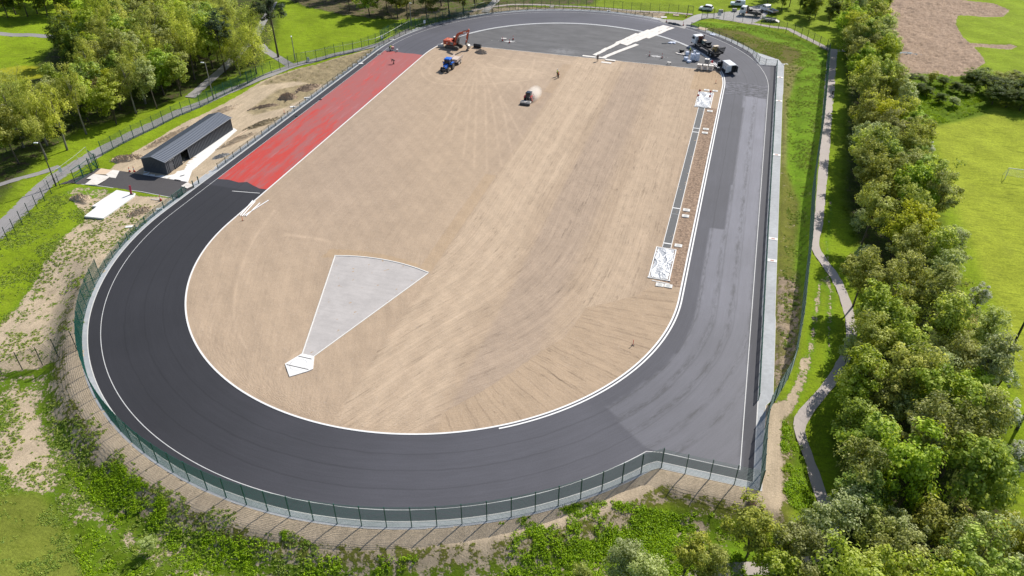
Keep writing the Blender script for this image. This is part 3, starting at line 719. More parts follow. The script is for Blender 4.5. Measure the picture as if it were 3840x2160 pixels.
    Z(vp((2060, 690), (2072, 700), (2060, 800), (2045, 900), (2030, 960), (2000, 1000), (2030, 880), (2045, 780)), .45, LUSH, SAND, .25)
    Z(vp((2088, 480), (2096, 500), (2086, 600), (2090, 690), (2100, 740), (2085, 960), (2078, 960), (2080, 740), (2070, 690), (2078, 600)), .55, LUSH, SAND, .2)
    Z(vp((1990, 1045), (2010, 1050), (2020, 1110), (2050, 1250), (2040, 1290), (1985, 1280), (1960, 1200), (1965, 1100)), .92, WEED*1.2, SANDD, .4)
    # far fence foot
    Z(cx(TRz(-250, 65), TRz(100, 55), TRz(500, 60), TRz(1000, 85), TRz(1250, 100), TRz(1200, 150), TRz(900, 105), TRz(400, 75), TRz(0, 88), Tz(1700, 150), Tz(1300, 250), Tz(1250, 250), Tz(1600, 160)), .35, OLIVE, SAND*.9, .4)
    Z(cx(TRz(1160, 150), TRz(1240, 160), TRz(1400, 190), TRz(1600, 260), TRz(1580, 280), TRz(1400, 215), TRz(1200, 175)), .05, LUSH, GREYS, .5)
    Z(vp((-10, 175), (60, 165), (112, 168), (112, 195), (60, 200), (-10, 215)), 1.1, np.array([.33, .33, .02]), None, .8)
    # netted strip and slope outside the tall fence
    d = d_out(X, Y); wgt = sstep(-57, -64, Y)*(1-sstep(51, 53, X))
    st = sstep(-.9, -.5, d)*(1-sstep(2.0, 2.6, d))*wgt; cov = cov*(1-st)+.13*st; gc = gc*(1-st[:, None])+OLIVE*st[:, None]; so = so*(1-st[:, None])+SAND*st[:, None]
    st = sstep(1.9, 2.5, d)*(1-sstep(3.2, 4.6, d))*wgt; cov = cov*(1-st)+.46*st; gc = gc*(1-st[:, None])+OLIVE*.8*st[:, None]; so = so*(1-st[:, None])+SAND*.82*st[:, None]
    return cov, gc, so
def ground():
    xs = axis(-185, 128, .5, 1500); ys = axis(-112, 155, .5, 1500); n, m = len(ys), len(xs)
    X, Y = np.meshgrid(xs, ys); X = X.ravel(); Y = Y.ravel()
    cov, gc, so = zone_fields(X, Y)
    Z = terr(X, Y); rs = np.random.RandomState(5)
    grass = np.clip(cov, 0, 1)
    d = d_out(X, Y)
    out = d > .1
    clod = (np.abs(so-CLOD).sum(1) < .08) | (np.abs(so-CLOD*1.1).sum(1) < .08)
    Z = Z+out*(rs.randn(len(X))*.02+.05*sstep(.6, 1, grass)*rs.rand(len(X))+clod*rs.randn(len(X))*.17)
    inside = (d < -0.25) | ((r_of(X, Y) < 50.0) & (Y > -55)) & (X < 45)
    inside |= (X > 47) & (X < 49.6) & (Y > -60) & (Y < 60)
    Z = np.where(inside, -.35, Z)
    for typ, P, ws in PATHS:
        A = np.array(P); lo, hi = A.min(0)-2, A.max(0)+2; sel = np.where((X > lo[0]) & (X < hi[0]) & (Y > lo[1]) & (Y < hi[1]))[0]
        if typ == 'p': m_ = sdpoly(X[sel], Y[sel], P) > .15
        else: m_ = np.abs(sdpoly(X[sel], Y[sel], P, closed=False)) < np.mean(ws)/2-.12
        q = sel[m_]; Z[q] = np.minimum(Z[q], terr(X[q], Y[q])-.12)
    idx = (np.arange(n-1)[:, None]*m+np.arange(m-1)[None]).ravel(); F = np.stack([idx, idx+1, idx+m+1, idx+m], -1)
    one = np.ones((len(X), 1))
    dn = sstep(.2, .5, d)*(1-sstep(4.5, 5.5, d))*sstep(-57, -64, Y)*(1-sstep(50, 52, X))
    ax_ = np.arctan2(Y+HL, X)*50
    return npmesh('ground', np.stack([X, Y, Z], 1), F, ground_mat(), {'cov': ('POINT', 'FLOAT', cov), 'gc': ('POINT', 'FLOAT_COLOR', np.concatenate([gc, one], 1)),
                  'so': ('POINT', 'FLOAT_COLOR', np.concatenate([so, one], 1)), 'net': ('POINT', 'FLOAT', dn), 'polar': ('POINT', 'FLOAT_VECTOR', np.stack([ax_, d, 0*d], 1))}, smooth=True)
def ground_mat():
    t = NT('ground'); cov = t.attr('cov').outputs['Fac']; gc = t.attr('gc').outputs['Color']; so = t.attr('so').outputs['Color']; net = t.attr('net').outputs['Fac']; pol = t.attr('polar').outputs['Vector']
    n = t.math('ADD', t.math('MULTIPLY', t.noise(.55, 6, .72), .62), t.math('MULTIPLY', t.noise(2.6, 3, .7), .38))
    # cov 0 -> none, 1 -> all
    thr = t.ramp(cov, 0, 1, .68, .30, False)
    g = t.ramp(t.math('SUBTRACT', n, thr), -.03, .035)
    g = t.math('MULTIPLY', g, t.ramp(cov, .0, .06))
    gv = t.math('MULTIPLY', t.ramp(t.noise(3.0, 6, .9), .28, .72, .46, 1.45, False), t.ramp(t.noise(.16, 5, .65), .3, .7, .78, 1.18, False))
    gcol = t.n('VectorMath', {0: gc, 3: gv}, operation='SCALE').outputs[0]
    gcol = t.mix(t.ramp(t.noise(.35, 5, .7), .5, .75, 0, .45), gcol, (.20, .22, .03))
    gcol = t.mix(t.ramp(t.noise(1, 5, .8, t.mapv(t.obj(), (.35, 2.0, 1), -.25)), .50, .64, 0, .55), gcol, (.095, .125, .012))
    gcol = t.mix(t.ramp(t.noise(8, 2), .72, .8, 0, .5), gcol, (.42, .42, .12))
    sv = t.math('MULTIPLY', t.math('MULTIPLY', t.ramp(t.noise(3.2, 6, .85), .25, .75, .68, 1.24, False), t.ramp(t.noise(.3, 4), .3, .7, .9, 1.08, False)), t.ramp(t.noise(1, 5, .75, t.mapv(t.obj(), (1.1, .16, 1), .12)), .35, .65, .86, 1.1, False))
    scol = t.n('VectorMath', {0: so, 3: sv}, operation='SCALE').outputs[0]
    # fine dry green fuzz and coir net threads
    xy = t.n('SeparateXYZ', {0: pol})
    l1 = t.ramp(t.math('ABSOLUTE', t.math('SUBTRACT', t.math('FRACT', t.math('MULTIPLY', xy.outputs[0], 2.2)), .5)), 0, .1, 1, 0)
    l2 = t.ramp(t.math('ABSOLUTE', t.math('SUBTRACT', t.math('FRACT', t.math('MULTIPLY', xy.outputs[1], 4.0)), .5)), 0, .14, 1, 0)
    nt_ = t.math('MULTIPLY', t.math('MULTIPLY', t.math('MAXIMUM', l1, l2), t.ramp(t.noise(.8, 3), .4, .6)), t.math('MULTIPLY', net, .16))
    scol = t.n('VectorMath', {0: scol, 3: t.math('SUBTRACT', 1.0, nt_)}, operation='SCALE').outputs[0]
    c = t.mix(g, scol, gcol); t.base(c); t.rough(.95); t.b.inputs['Specular IOR Level'].default_value = .08
    h = t.math('ADD', t.math('MULTIPLY', t.noise(4.5, 4, .8), .7), t.math('MULTIPLY', g, .5))
    t.bump(h, .8, .16)
    return t.m
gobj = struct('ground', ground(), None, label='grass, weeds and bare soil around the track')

# ================================================================== FENCES
GREEN = M('green_fence_paint', (.006, .085, .062), .45, .15, 4)
DKGREEN = M('dark_green_paint', (.010, .035, .030), .45, .15, 4)
STEEL = M('galvanised_steel', (.42, .43, .43), .45, .12, 5, metal=.35)
BLACK = M('black_steel', (.02, .021, .023), .45, .2, 4)
def resample(P, sp):
    P = [Vector((p[0], p[1])) for p in P]; L = [0]
    for a, b in zip(P, P[1:]): L.append(L[-1]+(b-a).length)
    n = max(1, round(L[-1]/sp)); out = []
    for k in range(n+1):
        t = L[-1]*k/n; i = max(0, min(len(P)-2, int(np.searchsorted(L, t)-1)))
        f = (t-L[i])/max(L[i+1]-L[i], 1e-9); q = P[i].lerp(P[i+1], min(max(f, 0), 1)); out.append((q.x, q.y))
    return out
def panel_mesh(L, h, mat, vs=.05, hs=.2, rv=.0032, rh=.0055, z0=.05, double=True):
    mb = MB(); n = int(L/vs); 
    V = []; F = []
    def bar(a, b, r, ax):
        o = len(V)
        if ax == 'v': q = [(-r, -r), (r, -r), (r, r), (-r, r)]; V.extend([(a[0]+u, a[1]+v, a[2]) for u, v in q]+[(b[0]+u, b[1]+v, b[2]) for u, v in q])
        else: q = [(-r, -r), (r, -r), (r, r), (-r, r)]; V.extend([(a[0], a[1]+u, a[2]+v) for u, v in q]+[(b[0], b[1]+u, b[2]+v) for u, v in q])
        F.extend([(o+k, o+(k+1) % 4, o+4+(k+1) % 4, o+4+k) for k in range(4)])
    for i in range(n+1): x = L*i/n; bar((x, 0, z0), (x, 0, h), rv, 'v')
    z = z0
    while z <= h+.001:
        bar((0, -.008, z), (L, -.008, z), rh, 'h')
        if double: bar((0, .008, z), (L, .008, z), rh, 'h')
        z += hs
    mb.add(V, F); me = bpy.data.meshes.new('mesh_panel'); me.from_pydata(mb.v, [], mb.f); me.materials.append(mat); return me
def fence(name, label, P, h, sp, mat, post=.085, rail=None, group=None, hs=.2, vs=.05, cat='fence', pmat=None, rv=.0042, rh=.006, ppost='post'):
    Q = resample(P, sp); L = sum(math.dist(a, b) for a, b in zip(Q, Q[1:]))/(len(Q)-1)
    x0, y0 = Q[0]; root = thing(name, label, cat, (x0, y0, float(terr(x0, y0))), 0, group)
    pm = MB().box((0, 0, (h+.08)/2-.05), (post, post, h+.18)).box((0, 0, h+.05), (post*1.15, post*1.15, .03)).mesh('post', pmat or mat)
    pn = panel_mesh(L, h, mat, vs, hs, rv, rh); z0 = root.location.z
    hh = [float(terr(*q)) for q in Q]
    for i, q in enumerate(Q):
        a = Q[max(i-1, 0)]; b = Q[min(i+1, len(Q)-1)]
        link(ppost, pm, root, (q[0]-x0, q[1]-y0, hh[i]-z0), math.atan2(b[1]-a[1], b[0]-a[0]))
    for i in range(len(Q)-1):
        a, b = Q[i], Q[i+1]; o = link('mesh_panel', pn, root, (a[0]-x0, a[1]-y0, hh[i]-z0))
        l = math.dist(a, b); o.rotation_euler = (0, -math.atan2(hh[i+1]-hh[i], l), math.atan2(b[1]-a[1], b[0]-a[0])); o.scale = (l/L, 1, 1)
    if rail:
        mb = MB(); mb.tube([(q[0]-x0, q[1]-y0, hh[i]-z0+h+.02) for i, q in enumerate(Q)], rail, 6)
        part('top_rail', mb, mat, root)
    return root
def run(P, a, b):
    """portion of closed loop P between nearest points to a and b, in loop order"""
    ia = min(range(len(P)), key=lambda i: math.dist(P[i], a)); ib = min(range(len(P)), key=lambda i: math.dist(P[i], b))
    return P[ia:ib+1] if ib >= ia else P[ia:]+P[:ib+1]
FO = offset(OB, .72)
tall_n = run(FO, (-45.6, -61.0), (36.8, -73.9)); 
fence('weldmesh_fence', 'tall green mesh fence curving round the outside of the near bend above the sandy bank', tall_n+[(38.2, -73.85)], 3.05, 2.5, GREEN, group='tall green perimeter fences', vs=.05)
fence('weldmesh_fence', 'tall green mesh fence across the end of the near right corner', [(38.2, -73.85), (39.0, -73.9), (48.55, -73.9)], 3.0, 2.45, GREEN, group='tall green perimeter fences', vs=.1)
fence('weldmesh_fence', 'tall green side fence of the near right corner casting a barred shadow', [(48.6, -73.9), (48.75, -66), (49.2, -61.0), (49.75, -59.9)], 3.1, 2.35, GREEN, group='tall green perimeter fences')
fence('weldmesh_fence', 'tall green mesh fence between the grassy verge and the winding right path', [(49.8, -59.85), (50.9, -56.5), (51.8, -53.6), (52.8, -44.2), (53.4, -34.75), (54.2, -23.85), (55.1, -3), (57.3, 24.6), (59.4, 58.9), (60.0, 70)], 3.3, 2.5, GREEN, group='tall green perimeter fences')
fence('weldmesh_fence', 'tall green mesh fence curving along the pale path above the far right bank', [(60.0, 70), (60.3, 74.5), (58.75, 76), (53.1, 84.5), (47.5, 89.2), (42.3, 92.0), (36.5, 93.5), (30.3, 93.9)], 2.8, 2.7, DKGREEN, group='tall green perimeter fences', vs=.1, rv=.0028)
fence('weldmesh_fence', 'tall green mesh fence behind the far bend, from the gates to the wood', [(22.7, 95.3), (15, 94.3), (8.5, 93.6), (0.2, 94.0), (-10, 93.2), (-18, 90.6), (-24.6, 87.1), (-29.6, 82.6)], 2.75, 2.6, DKGREEN, group='tall green perimeter fences', vs=.1, rv=.0028)
fence('weldmesh_fence', 'tall green mesh fence along the left side of the far bend beside the shaded lawn', [(-29.6, 82.6), (-36, 75.5), (-43.3, 66.9), (-47.5, 60), (-50.9, 53.8), (-51.2, 49.0)], 2.75, 2.3, GREEN, group='tall green perimeter fences')
lf = cx(Tz(1110, 325), Tz(1028, 355), Tz(935, 390), Tz(792, 418), Tz(645, 460), Tz(505, 487), Tz(362, 530), Tz(215, 575), Tz(50, 655), TLz(1970, 625), TLz(1735, 742), TLz(1475, 870), TLz(1115, 1040), TLz(800, 1205))
fence('weldmesh_fence', 'tall green mesh fence between the left path and the shed', lf, 2.8, 2.55, GREEN, group='tall green perimeter fences', vs=.1, rh=.009, rv=.0025)
fence('weldmesh_fence', 'tall dark mesh fence beside the left path below the shed yard', cx(z9(1335, 965), z9(880, 1100), z9(710, 1270), z9(530, 1470), Lz(275, 190), Lz(155, 318), Lz(35, 458), Lz(-120, 640)), 2.5, 2.6, DKGREEN, group='tall green perimeter fences', vs=.2, rv=.002, rh=.003, hs=.5)
fence('weldmesh_fence', 'short run of tall green fence crossing the waste ground left of the near bend', cx(Lz(600, 1270), Lz(490, 1305), Lz(410, 1345), Lz(330, 1385), Lz(155, 1425), Lz(-150, 1490)), 2.9, 2.6, DKGREEN, group='tall green perimeter fences', vs=.1)
# low fences right at the track
FL = [(p[0]+(o[0]-p[0])*(.42), p[1]+(o[1]-p[1])*(.42)) for p, o in zip(OB, offset(OB, 1.0))]
low_l = run(FL, (-49.2, -34.5), (-45.9, -61.2))
fence('low_fence', 'waist high green mesh fence on the paving left of the near bend', run(OB and FO, (-49.5, -36.5), (-45.6, -61.0)), 1.25, 2.5, GREEN, rail=.02, group='waist high fences round the track')
fence('low_fence', 'waist high dark fence beside the red running surface and the soil platform', run(FL, (-30.6, 80.4), (-49.2, -26.5)), 1.15, 2.5, DKGREEN, rail=.02, group='waist high fences round the track', vs=.1)
fence('low_fence', 'waist high dark fence round the far bend in front of the tall fence', run(offset(OB, 1.0), (13.5, 90.2), (-31, 80.6)), 1.15, 2.6, DKGREEN, rail=.02, group='waist high fences round the track', vs=.1)
fence('low_fence', 'waist high fence beside the grassy bank from the gate rubble to the far right corner', cx(TRz(1432, 210), TRz(1590, 262), TRz(1720, 315), TRz(1840, 380), TRz(1915, 430), TRz(1975, 497))+[(47.9, 60.1)], 1.3, 2.6, DKGREEN, rail=.02, group='waist high fences round the track', vs=.1)
fence('low_fence', 'waist high green fence the whole length of the right straight beside the grey paving', [(47.98, 60.1), (48.02, 20), (47.95, -20), (47.95, -60)], 1.15, 2.45, GREEN, rail=.024, group='waist high fences round the track')
# gate by the shed in the low fence
def gate(name, label, a, b, h, mat, bar=.05, vs=.12, group=None, n=None):
    a = Vector((a.x, a.y, 0)); b = Vector((b.x, b.y, 0)); L = (b-a).length; z = float(terr(a.x, a.y))
    root = thing(name, label, 'gate', (a.x, a.y, z), math.atan2((b-a).y, (b-a).x), group)
    f = MB()
    for x in (0, L): f.box((x, 0, h/2), (bar, bar, h))
    f.box((L/2, 0, h-bar/2), (L-bar, bar*.9, bar)); f.box((L/2, 0, .1), (L-bar, bar*.9, bar)); f.box((L/2, 0, h*.5), (L-bar, bar*.8, bar*.8))
    part('gate_frame', f, mat, root)
    pm = panel_mesh(L-bar, h-bar, mat, vs, .2, .004, .005, .12, False); link('mesh_infill', pm, root, (bar/2, 0, 0))
    part('latch', MB().box((L-.08, -.06, h*.45), (.14, .06, .1)), mat, root)
    return root
ga, gb = z8(1900, 1110), z8(2015, 1050)
gate('low_gate', 'small green gate in the low fence below the dark yard', z8(2020, 1055), z8(2165, 940), 1.25, GREEN)
for i, (q, lb) in enumerate(((z8(2310, 845), 'thick dark green gate post nearest the running track, by the white board'), (z8(2412, 765), 'thick dark green gate post further along, where the low fence begins again'))):
    solo('gate_post', MB().box((0, 0, .65), (.16, .16, 1.3)).box((0, 0, 1.32), (.19, .19, .04)), GREEN, lb, 'gate post', (q.x, q.y, 0), R(-35))
# main green gates by the path
gate('yard_gate', 'tall green double gate leaf closing the yard, nearer leaf with horizontal bars', z9(1335, 960), z9(1530, 835), 2.5, GREEN, .09, .25)
gate('yard_gate', 'tall green gate leaf between the lock post and the thick middle post', z9(1545, 830), z9(1730, 705), 2.5, GREEN, .07, .25)
for q, lb in ((z9(1735, 710), 'thick double green post between the yard gates'), (z9(1895, 600), 'thick green hinge post at the shed end of the yard gates')):
    solo('gate_post', MB().box((0, 0, 1.35), (.2, .2, 2.7)).box((.24, 0, 1.3), (.1, .14, 2.6)).box((0, 0, 2.72), (.24, .24, .05)), GREEN, lb, 'gate post', (q.x, q.y, 0), R(50))
gate('yard_gate', 'tall green pedestrian gate leaf standing open outwards over the path', z9(1895, 600), z9(1740, 470), 2.6, GREEN, .08, .12)
gate('yard_gate', 'tall green gate leaf closing the narrow opening next to the shed end post', z9(1765, 700), z9(1890, 605), 2.5, GREEN, .07, .25)
gate('main_gate', 'dark mesh gate leaf swung back at the left of the gravel road', z4(115, 365), z4(240, 380), 2.7, DKGREEN, .08, .1)
gate('main_gate', 'dark braced gate leaf standing open toward the track at the right of the gravel road', z4(452, 467), z4(582, 446), 2.5, DKGREEN, .08, .12)
gate('main_gate', 'dark mesh gate leaf joined to the fence end by the white car', z4(600, 440), z4(735, 455), 2.7, DKGREEN, .08, .12)
# light temporary fence on the far side of the left path
fence('temporary_fence', 'light galvanised temporary fence along the outer side of the left path by the yard gates', cx(z9(630, 1120), z9(760, 1010), z9(1010, 800), z9(1330, 600), z9(1500, 430), z9(1660, 300)), 1.9, 3.2, STEEL, post=.035, rail=.022, vs=.25, hs=.6, rv=.0015, rh=.002, group='temporary site fences')
fence('temporary_fence', 'light galvanised temporary fence beyond the left path, beside the bright lawn', cx(Tz(480, 470), Tz(620, 445), Tz(760, 420), Tz(930, 385), Tz(1080, 350), Tz(1150, 310), Tz(1300, 225), Tz(1480, 160), Tz(1700, 110), Tz(1900, 70)), 1.9, 3.4, STEEL, post=.035, rail=.025, vs=.25, hs=.6, rv=.0015, rh=.002, group='temporary site fences')
SIGNW = M('sign_white', (.82, .83, .83), .5, .03, 3)
def sign(label, p, zc, wd, ht, rz):
    o = thing('notice_board', label, 'sign', (p.x, p.y, float(terr(p.x, p.y))), rz)
    part('board', MB().box((0, 0, zc), (wd, .02, ht)), SIGNW, o); part('post', MB().box((0, .03, zc/2), (.04, .04, zc)), STEEL, o)
    part('text_block', MB().box((0, -.012, zc+ht*.18), (wd*.7, .004, ht*.12)).box((0, -.012, zc-ht*.08), (wd*.6, .004, ht*.06)), M('sign_grey', (.45, .48, .5), .6), o)
sign('blank white notice board on the temporary fence left of the yard gates', z9(1010, 780), 1.2, .55, 1.0, R(60))
sign('small white notice where the left path meets the far bend', Tz(1105, 335), 1.6, .45, .7, R(65))
sign('white notice on the tall fence beside the lamp post at the far bend', Tz(1435, 215), 1.6, .6, .8, R(45))
sign('grey notice on the fence to the right of the white car', z4(880, 420), .9, 1.0, .9, R(-5))
sign('white notice low on the fence by the shorter lamp post', Tz(532, 478), .6, .6, .9, R(20))

# ================================================================== TREES
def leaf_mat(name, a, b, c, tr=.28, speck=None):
    """a old leaves and painted shade, b main, c young tips and painted highlight; per-leaf tone plus per-tree tint"""
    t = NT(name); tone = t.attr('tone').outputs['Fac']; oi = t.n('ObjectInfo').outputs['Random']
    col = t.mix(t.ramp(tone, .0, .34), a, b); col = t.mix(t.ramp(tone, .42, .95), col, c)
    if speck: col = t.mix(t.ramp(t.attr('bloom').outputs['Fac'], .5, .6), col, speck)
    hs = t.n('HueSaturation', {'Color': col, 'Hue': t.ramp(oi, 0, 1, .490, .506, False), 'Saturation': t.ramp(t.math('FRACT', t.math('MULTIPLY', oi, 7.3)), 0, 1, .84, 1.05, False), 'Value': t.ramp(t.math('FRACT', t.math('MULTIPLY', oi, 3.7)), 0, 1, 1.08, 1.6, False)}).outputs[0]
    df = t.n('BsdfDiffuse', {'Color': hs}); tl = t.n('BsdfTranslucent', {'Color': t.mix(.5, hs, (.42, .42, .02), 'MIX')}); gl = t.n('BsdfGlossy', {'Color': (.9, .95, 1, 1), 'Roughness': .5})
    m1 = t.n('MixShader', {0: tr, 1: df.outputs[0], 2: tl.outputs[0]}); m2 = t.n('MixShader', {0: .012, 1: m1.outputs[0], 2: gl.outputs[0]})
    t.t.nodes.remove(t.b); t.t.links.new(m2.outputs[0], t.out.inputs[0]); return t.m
BARK = M('bark', (.085, .07, .052), .9, .35, 3, bump=.5); BARKW = M('birch_bark', (.20, .18, .155), .85, .3, 3, bump=.3)
KIND = {
 #            leaf colours                                              r    h   base  leaf  clusters leaves  droop
 'lime_green': ((0.120, 0.180, 0.014), (0.330, 0.420, 0.022), (0.640, 0.700, 0.170), 3.0, 8.0, .22, .27, 74, 85, .0),
 'bright_green': ((0.085, 0.160, 0.012), (0.225, 0.350, 0.018), (0.520, 0.640, 0.120), 3.1, 8.0, .20, .28, 74, 85, .0),
 'olive': ((0.100, 0.120, 0.020), (0.285, 0.310, 0.050), (0.560, 0.580, 0.200), 2.9, 8.2, .24, .23, 78, 85, .0),
 'grey_green': ((0.110, 0.160, 0.040), (0.310, 0.370, 0.110), (0.640, 0.690, 0.350), 2.7, 7.8, .22, .22, 76, 85, .0),
 'golden': ((0.130, 0.155, 0.016), (0.370, 0.410, 0.028), (0.640, 0.640, 0.080), 2.8, 7.2, .22, .25, 70, 80, .0),
 'dark_green': ((0.030, 0.052, 0.008), (0.085, 0.135, 0.016), (0.190, 0.260, 0.035), 3.0, 8.0, .15, .26, 72, 85, .0),
 'bronze': ((0.130, 0.100, 0.040), (0.290, 0.240, 0.080), (0.460, 0.400, 0.140), 2.4, 6.6, .25, .20, 55, 60, .0),
 'birch': ((0.130, 0.165, 0.022), (0.350, 0.400, 0.055), (0.620, 0.640, 0.130), 2.6, 10.0, .20, .20, 84, 85, .55),
 'willow': ((0.150, 0.205, 0.020), (0.400, 0.470, 0.050), (0.680, 0.720, 0.120), 3.6, 10.0, .16, .20, 95, 90, .8),
 'pine': ((0.012, 0.024, 0.012), (0.030, 0.052, 0.022), (0.070, 0.095, 0.035), 2.6, 10.5, .42, .20, 60, 120, .0),
 'blossom': ((0.096, 0.166, 0.052), (0.228, 0.324, 0.105), (0.490, 0.578, 0.245), 2.0, 4.6, .06, .20, 50, 70, .0),
}
MATS = {}; PROTO = {}
def crown_np(kind, seed):
    a, b, c, r, h, bf, ls, nc, nl, droop = KIND[kind]; rs = np.random.RandomState(seed)
    zb = h*bf; zc = zb+(h-zb)*(.48 if kind != 'pine' else .6); rz = (h-zb)/2
    # a few big limbs' masses make the outline uneven
    nm = 7; mass = []
    for k in range(nm):
        an = rs.rand()*6.283; q = r*rs.uniform(.25, .62); mass.append((math.cos(an)*q, math.sin(an)*q, zc+rs.uniform(-.55, .62)*rz, rs.uniform(.36, .58)*r))
    mass.append((0, 0, zc+.55*rz, .42*r)); mass.append((0, 0, zc-.1*rz, .55*r))
    cl = []
    for k in range(nc):
        m = mass[k % len(mass)]; d = rs.randn(3); d /= np.linalg.norm(d); d[2] = d[2]*.9+.18
        rad = m[3]*rs.uniform(.6, 1.05); p = np.array([m[0]+d[0]*rad, m[1]+d[1]*rad, m[2]+d[2]*rad*1.15])
        if p[2] < zb: p[2] = zb+rs.rand()*.6
        cl.append(p)
    cl = np.array(cl); N = nc*nl; ci = np.repeat(np.arange(nc), nl)
    cr = (rs.uniform(.38, 1.0, nc)*r/3.0)[ci]
    g = rs.randn(N, 3); g = g/np.linalg.norm(g, axis=1)[:, None]*(rs.rand(N)**.45)[:, None]
    g[:, 2] *= .62
    P = cl[ci]+g*cr[:, None]
    if droop:
        dr = rs.rand(N)**1.5*droop*2.6; out = (np.hypot(P[:, 0], P[:, 1])/r); P[:, 2] -= dr*np.clip(out, .2, 1.1)
        P[:, :2] = cl[ci][:, :2]+g[:, :2]*(cr*(1-.35*np.clip(dr, 0, 1)))[:, None]
    cen = np.array([0, 0, zc]); outd = P-cen; outd /= np.linalg.norm(outd, axis=1)[:, None]+1e-6
    nrm = outd*.45+g*.7+rs.randn(N, 3)*.42+np.array([0, 0, .75]); nrm /= np.linalg.norm(nrm, axis=1)[:, None]
    up = rs.randn(N, 3); 
    if droop: up = up*.35+np.array([0, 0, -1.])
    u = np.cross(nrm, up); u /= np.linalg.norm(u, axis=1)[:, None]+1e-6; v = np.cross(nrm, u)
    s = ls*1.08*rs.uniform(.6, 1.3, N)[:, None]; asp = .62 if not droop else .42
    V = np.stack([P-u*s*asp*.2-v*s*.5, P+u*s*asp*.5, P+v*s*.5, P-u*s*asp*.5-v*s*.05], 1).reshape(-1, 3)
    ctone = rs.uniform(.1, .75, nc)[ci]; tone = np.clip(ctone+rs.randn(N)*.32+.25*np.clip(g[:, 2], -1, 1), 0, 1)  # tone lifted at cluster tops, so highlight and shade sit in the leaf colour
    bloom = np.zeros(N)
    if kind == 'blossom': bloom = ((rs.rand(nc) < .6)[ci] & (g[:, 2] > -.25) & (rs.rand(N) < .75)).astype(float)
    F = np.arange(N*4).reshape(-1, 4)
    if kind not in MATS: MATS[kind] = leaf_mat('leaves_'+kind, a, b, c, .6 if kind != 'pine' else .15, (.72, .72, .66) if kind == 'blossom' else None)
    me = npmesh('crown_'+kind, V, F, MATS[kind], {'tone': ('FACE', 'FLOAT', tone), 'bloom': ('FACE', 'FLOAT', bloom)})
    # trunk and limbs
    mb = MB(); tr = .026*h**.9*.55+.02; lean = rs.uniform(-.25, .25, 2)
    top = Vector((lean[0]*1.2, lean[1]*1.2, zc+.35*rz)); pts = [Vector((0, 0, -.3)), Vector((lean[0]*.2, lean[1]*.2, zb*.5)), Vector((lean[0]*.6, lean[1]*.6, zb+.4)), Vector((lean[0], lean[1], zc)), top]
    multi = kind in ('bronze', 'golden', 'blossom', 'lime_green')
    mb.tube(pts, [tr*1.35, tr, tr*.8, tr*.5, tr*.2], 7)
    for k in range(13 if multi else 9):
        q = Vector(cl[rs.randint(nc)]); f = rs.uniform(.05, .8) if not multi else rs.uniform(0, .45)
        st = Vector((0, 0, .1)).lerp(pts[3], f) if multi else pts[2].lerp(pts[4], f*.9) ; mid = st.lerp(q, .5)+Vector((0, 0, .18*(q-st).length))*(1 if kind != 'pine' else .2)
        mb.tube([st, mid, q], [tr*.45, tr*.28, tr*.09], 5)
    tm = mb.mesh('trunk', BARKW if kind == 'birch' else BARK, smooth=True)
    return me, tm
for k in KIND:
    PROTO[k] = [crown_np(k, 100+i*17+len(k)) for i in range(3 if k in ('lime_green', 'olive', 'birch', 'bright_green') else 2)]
NM = {'lime_green': ('lime green leafy tree', 'broadleaf_tree', 'tree'), 'bright_green': ('bright green broad tree', 'broadleaf_tree', 'tree'), 'olive': ('dull olive green tree', 'broadleaf_tree', 'tree'),
      'grey_green': ('grey green pale leaved tree', 'willow_tree', 'tree'), 'golden': ('yellow green young leaved tree', 'maple_tree', 'tree'), 'dark_green': ('dark green dense tree', 'broadleaf_tree', 'tree'),
      'bronze': ('brownish bronze thin tree', 'broadleaf_tree', 'tree'), 'birch': ('slender pale olive birch', 'birch_tree', 'tree'), 'willow': ('drooping yellow green willow', 'willow_tree', 'tree'),
      'pine': ('dark blue green pine', 'pine_tree', 'tree'), 'blossom': ('white flowering hawthorn bush', 'hawthorn_bush', 'bush')}
TREES = []
def tree(kind, x, y, s=1.0, sz=None, where='', group=None, label=None):
    i = rnd.randrange(len(PROTO[kind])); me, tm = PROTO[kind][i]; nm = NM[kind]
    z = float(terr(x, y))-.05
    root = thing(nm[1], '', nm[2], (x, y, z), rnd.uniform(0, 6.28), group); root.scale = (s, s, sz or s)
    link('crown', me, root); link('trunk', tm, root)
    TREES.append((root, kind, label, where, s)); return root
def ctree(kind, px, py, s=1.0, sz=None, where='', group=None, label=None, fr=.58):
    """place a tree whose crown centre shows at native pixel (px, py)"""
    h = KIND[kind][4]*(sz or s)*fr; p = GZ(px, py, h); g = float(terr(p.x, p.y)); p = GZ(px, py, h+g)
    return tree(kind, p.x, p.y, s, sz, where, group, label)
def fill(poly, n_sp, kinds, smin, smax, h, where, group, inset=0, seed=1):
    """tree bases over a canopy outline given in photo pixels at canopy height h"""
    rg = random.Random(seed); W = [GZ(px*K, py*K, h) for px, py in poly]; W = [(p.x, p.y) for p in W]
    xs = [p[0] for p in W]; ys = [p[1] for p in W]; pts = []
    for _ in range(6000):
        x, y = rg.uniform(min(xs), max(xs)), rg.uniform(min(ys), max(ys))
        if inset and float(sdpoly(np.array([x]), np.array([y]), W)[0]) < inset: continue
        if not inpoly(np.array([x]), np.array([y]), W)[0]: continue
        if all(math.hypot(x-a, y-b) > n_sp for a, b in pts+PRE): pts.append((x, y))
    ks = [k for k, w_ in kinds for _ in range(w_)]
    for x, y in pts:
        s = rg.uniform(smin, smax); k = rg.choice(ks); tree(k, x, y, s, s*rg.uniform(1.0, 1.25), where, group)
    return pts
PRE = []
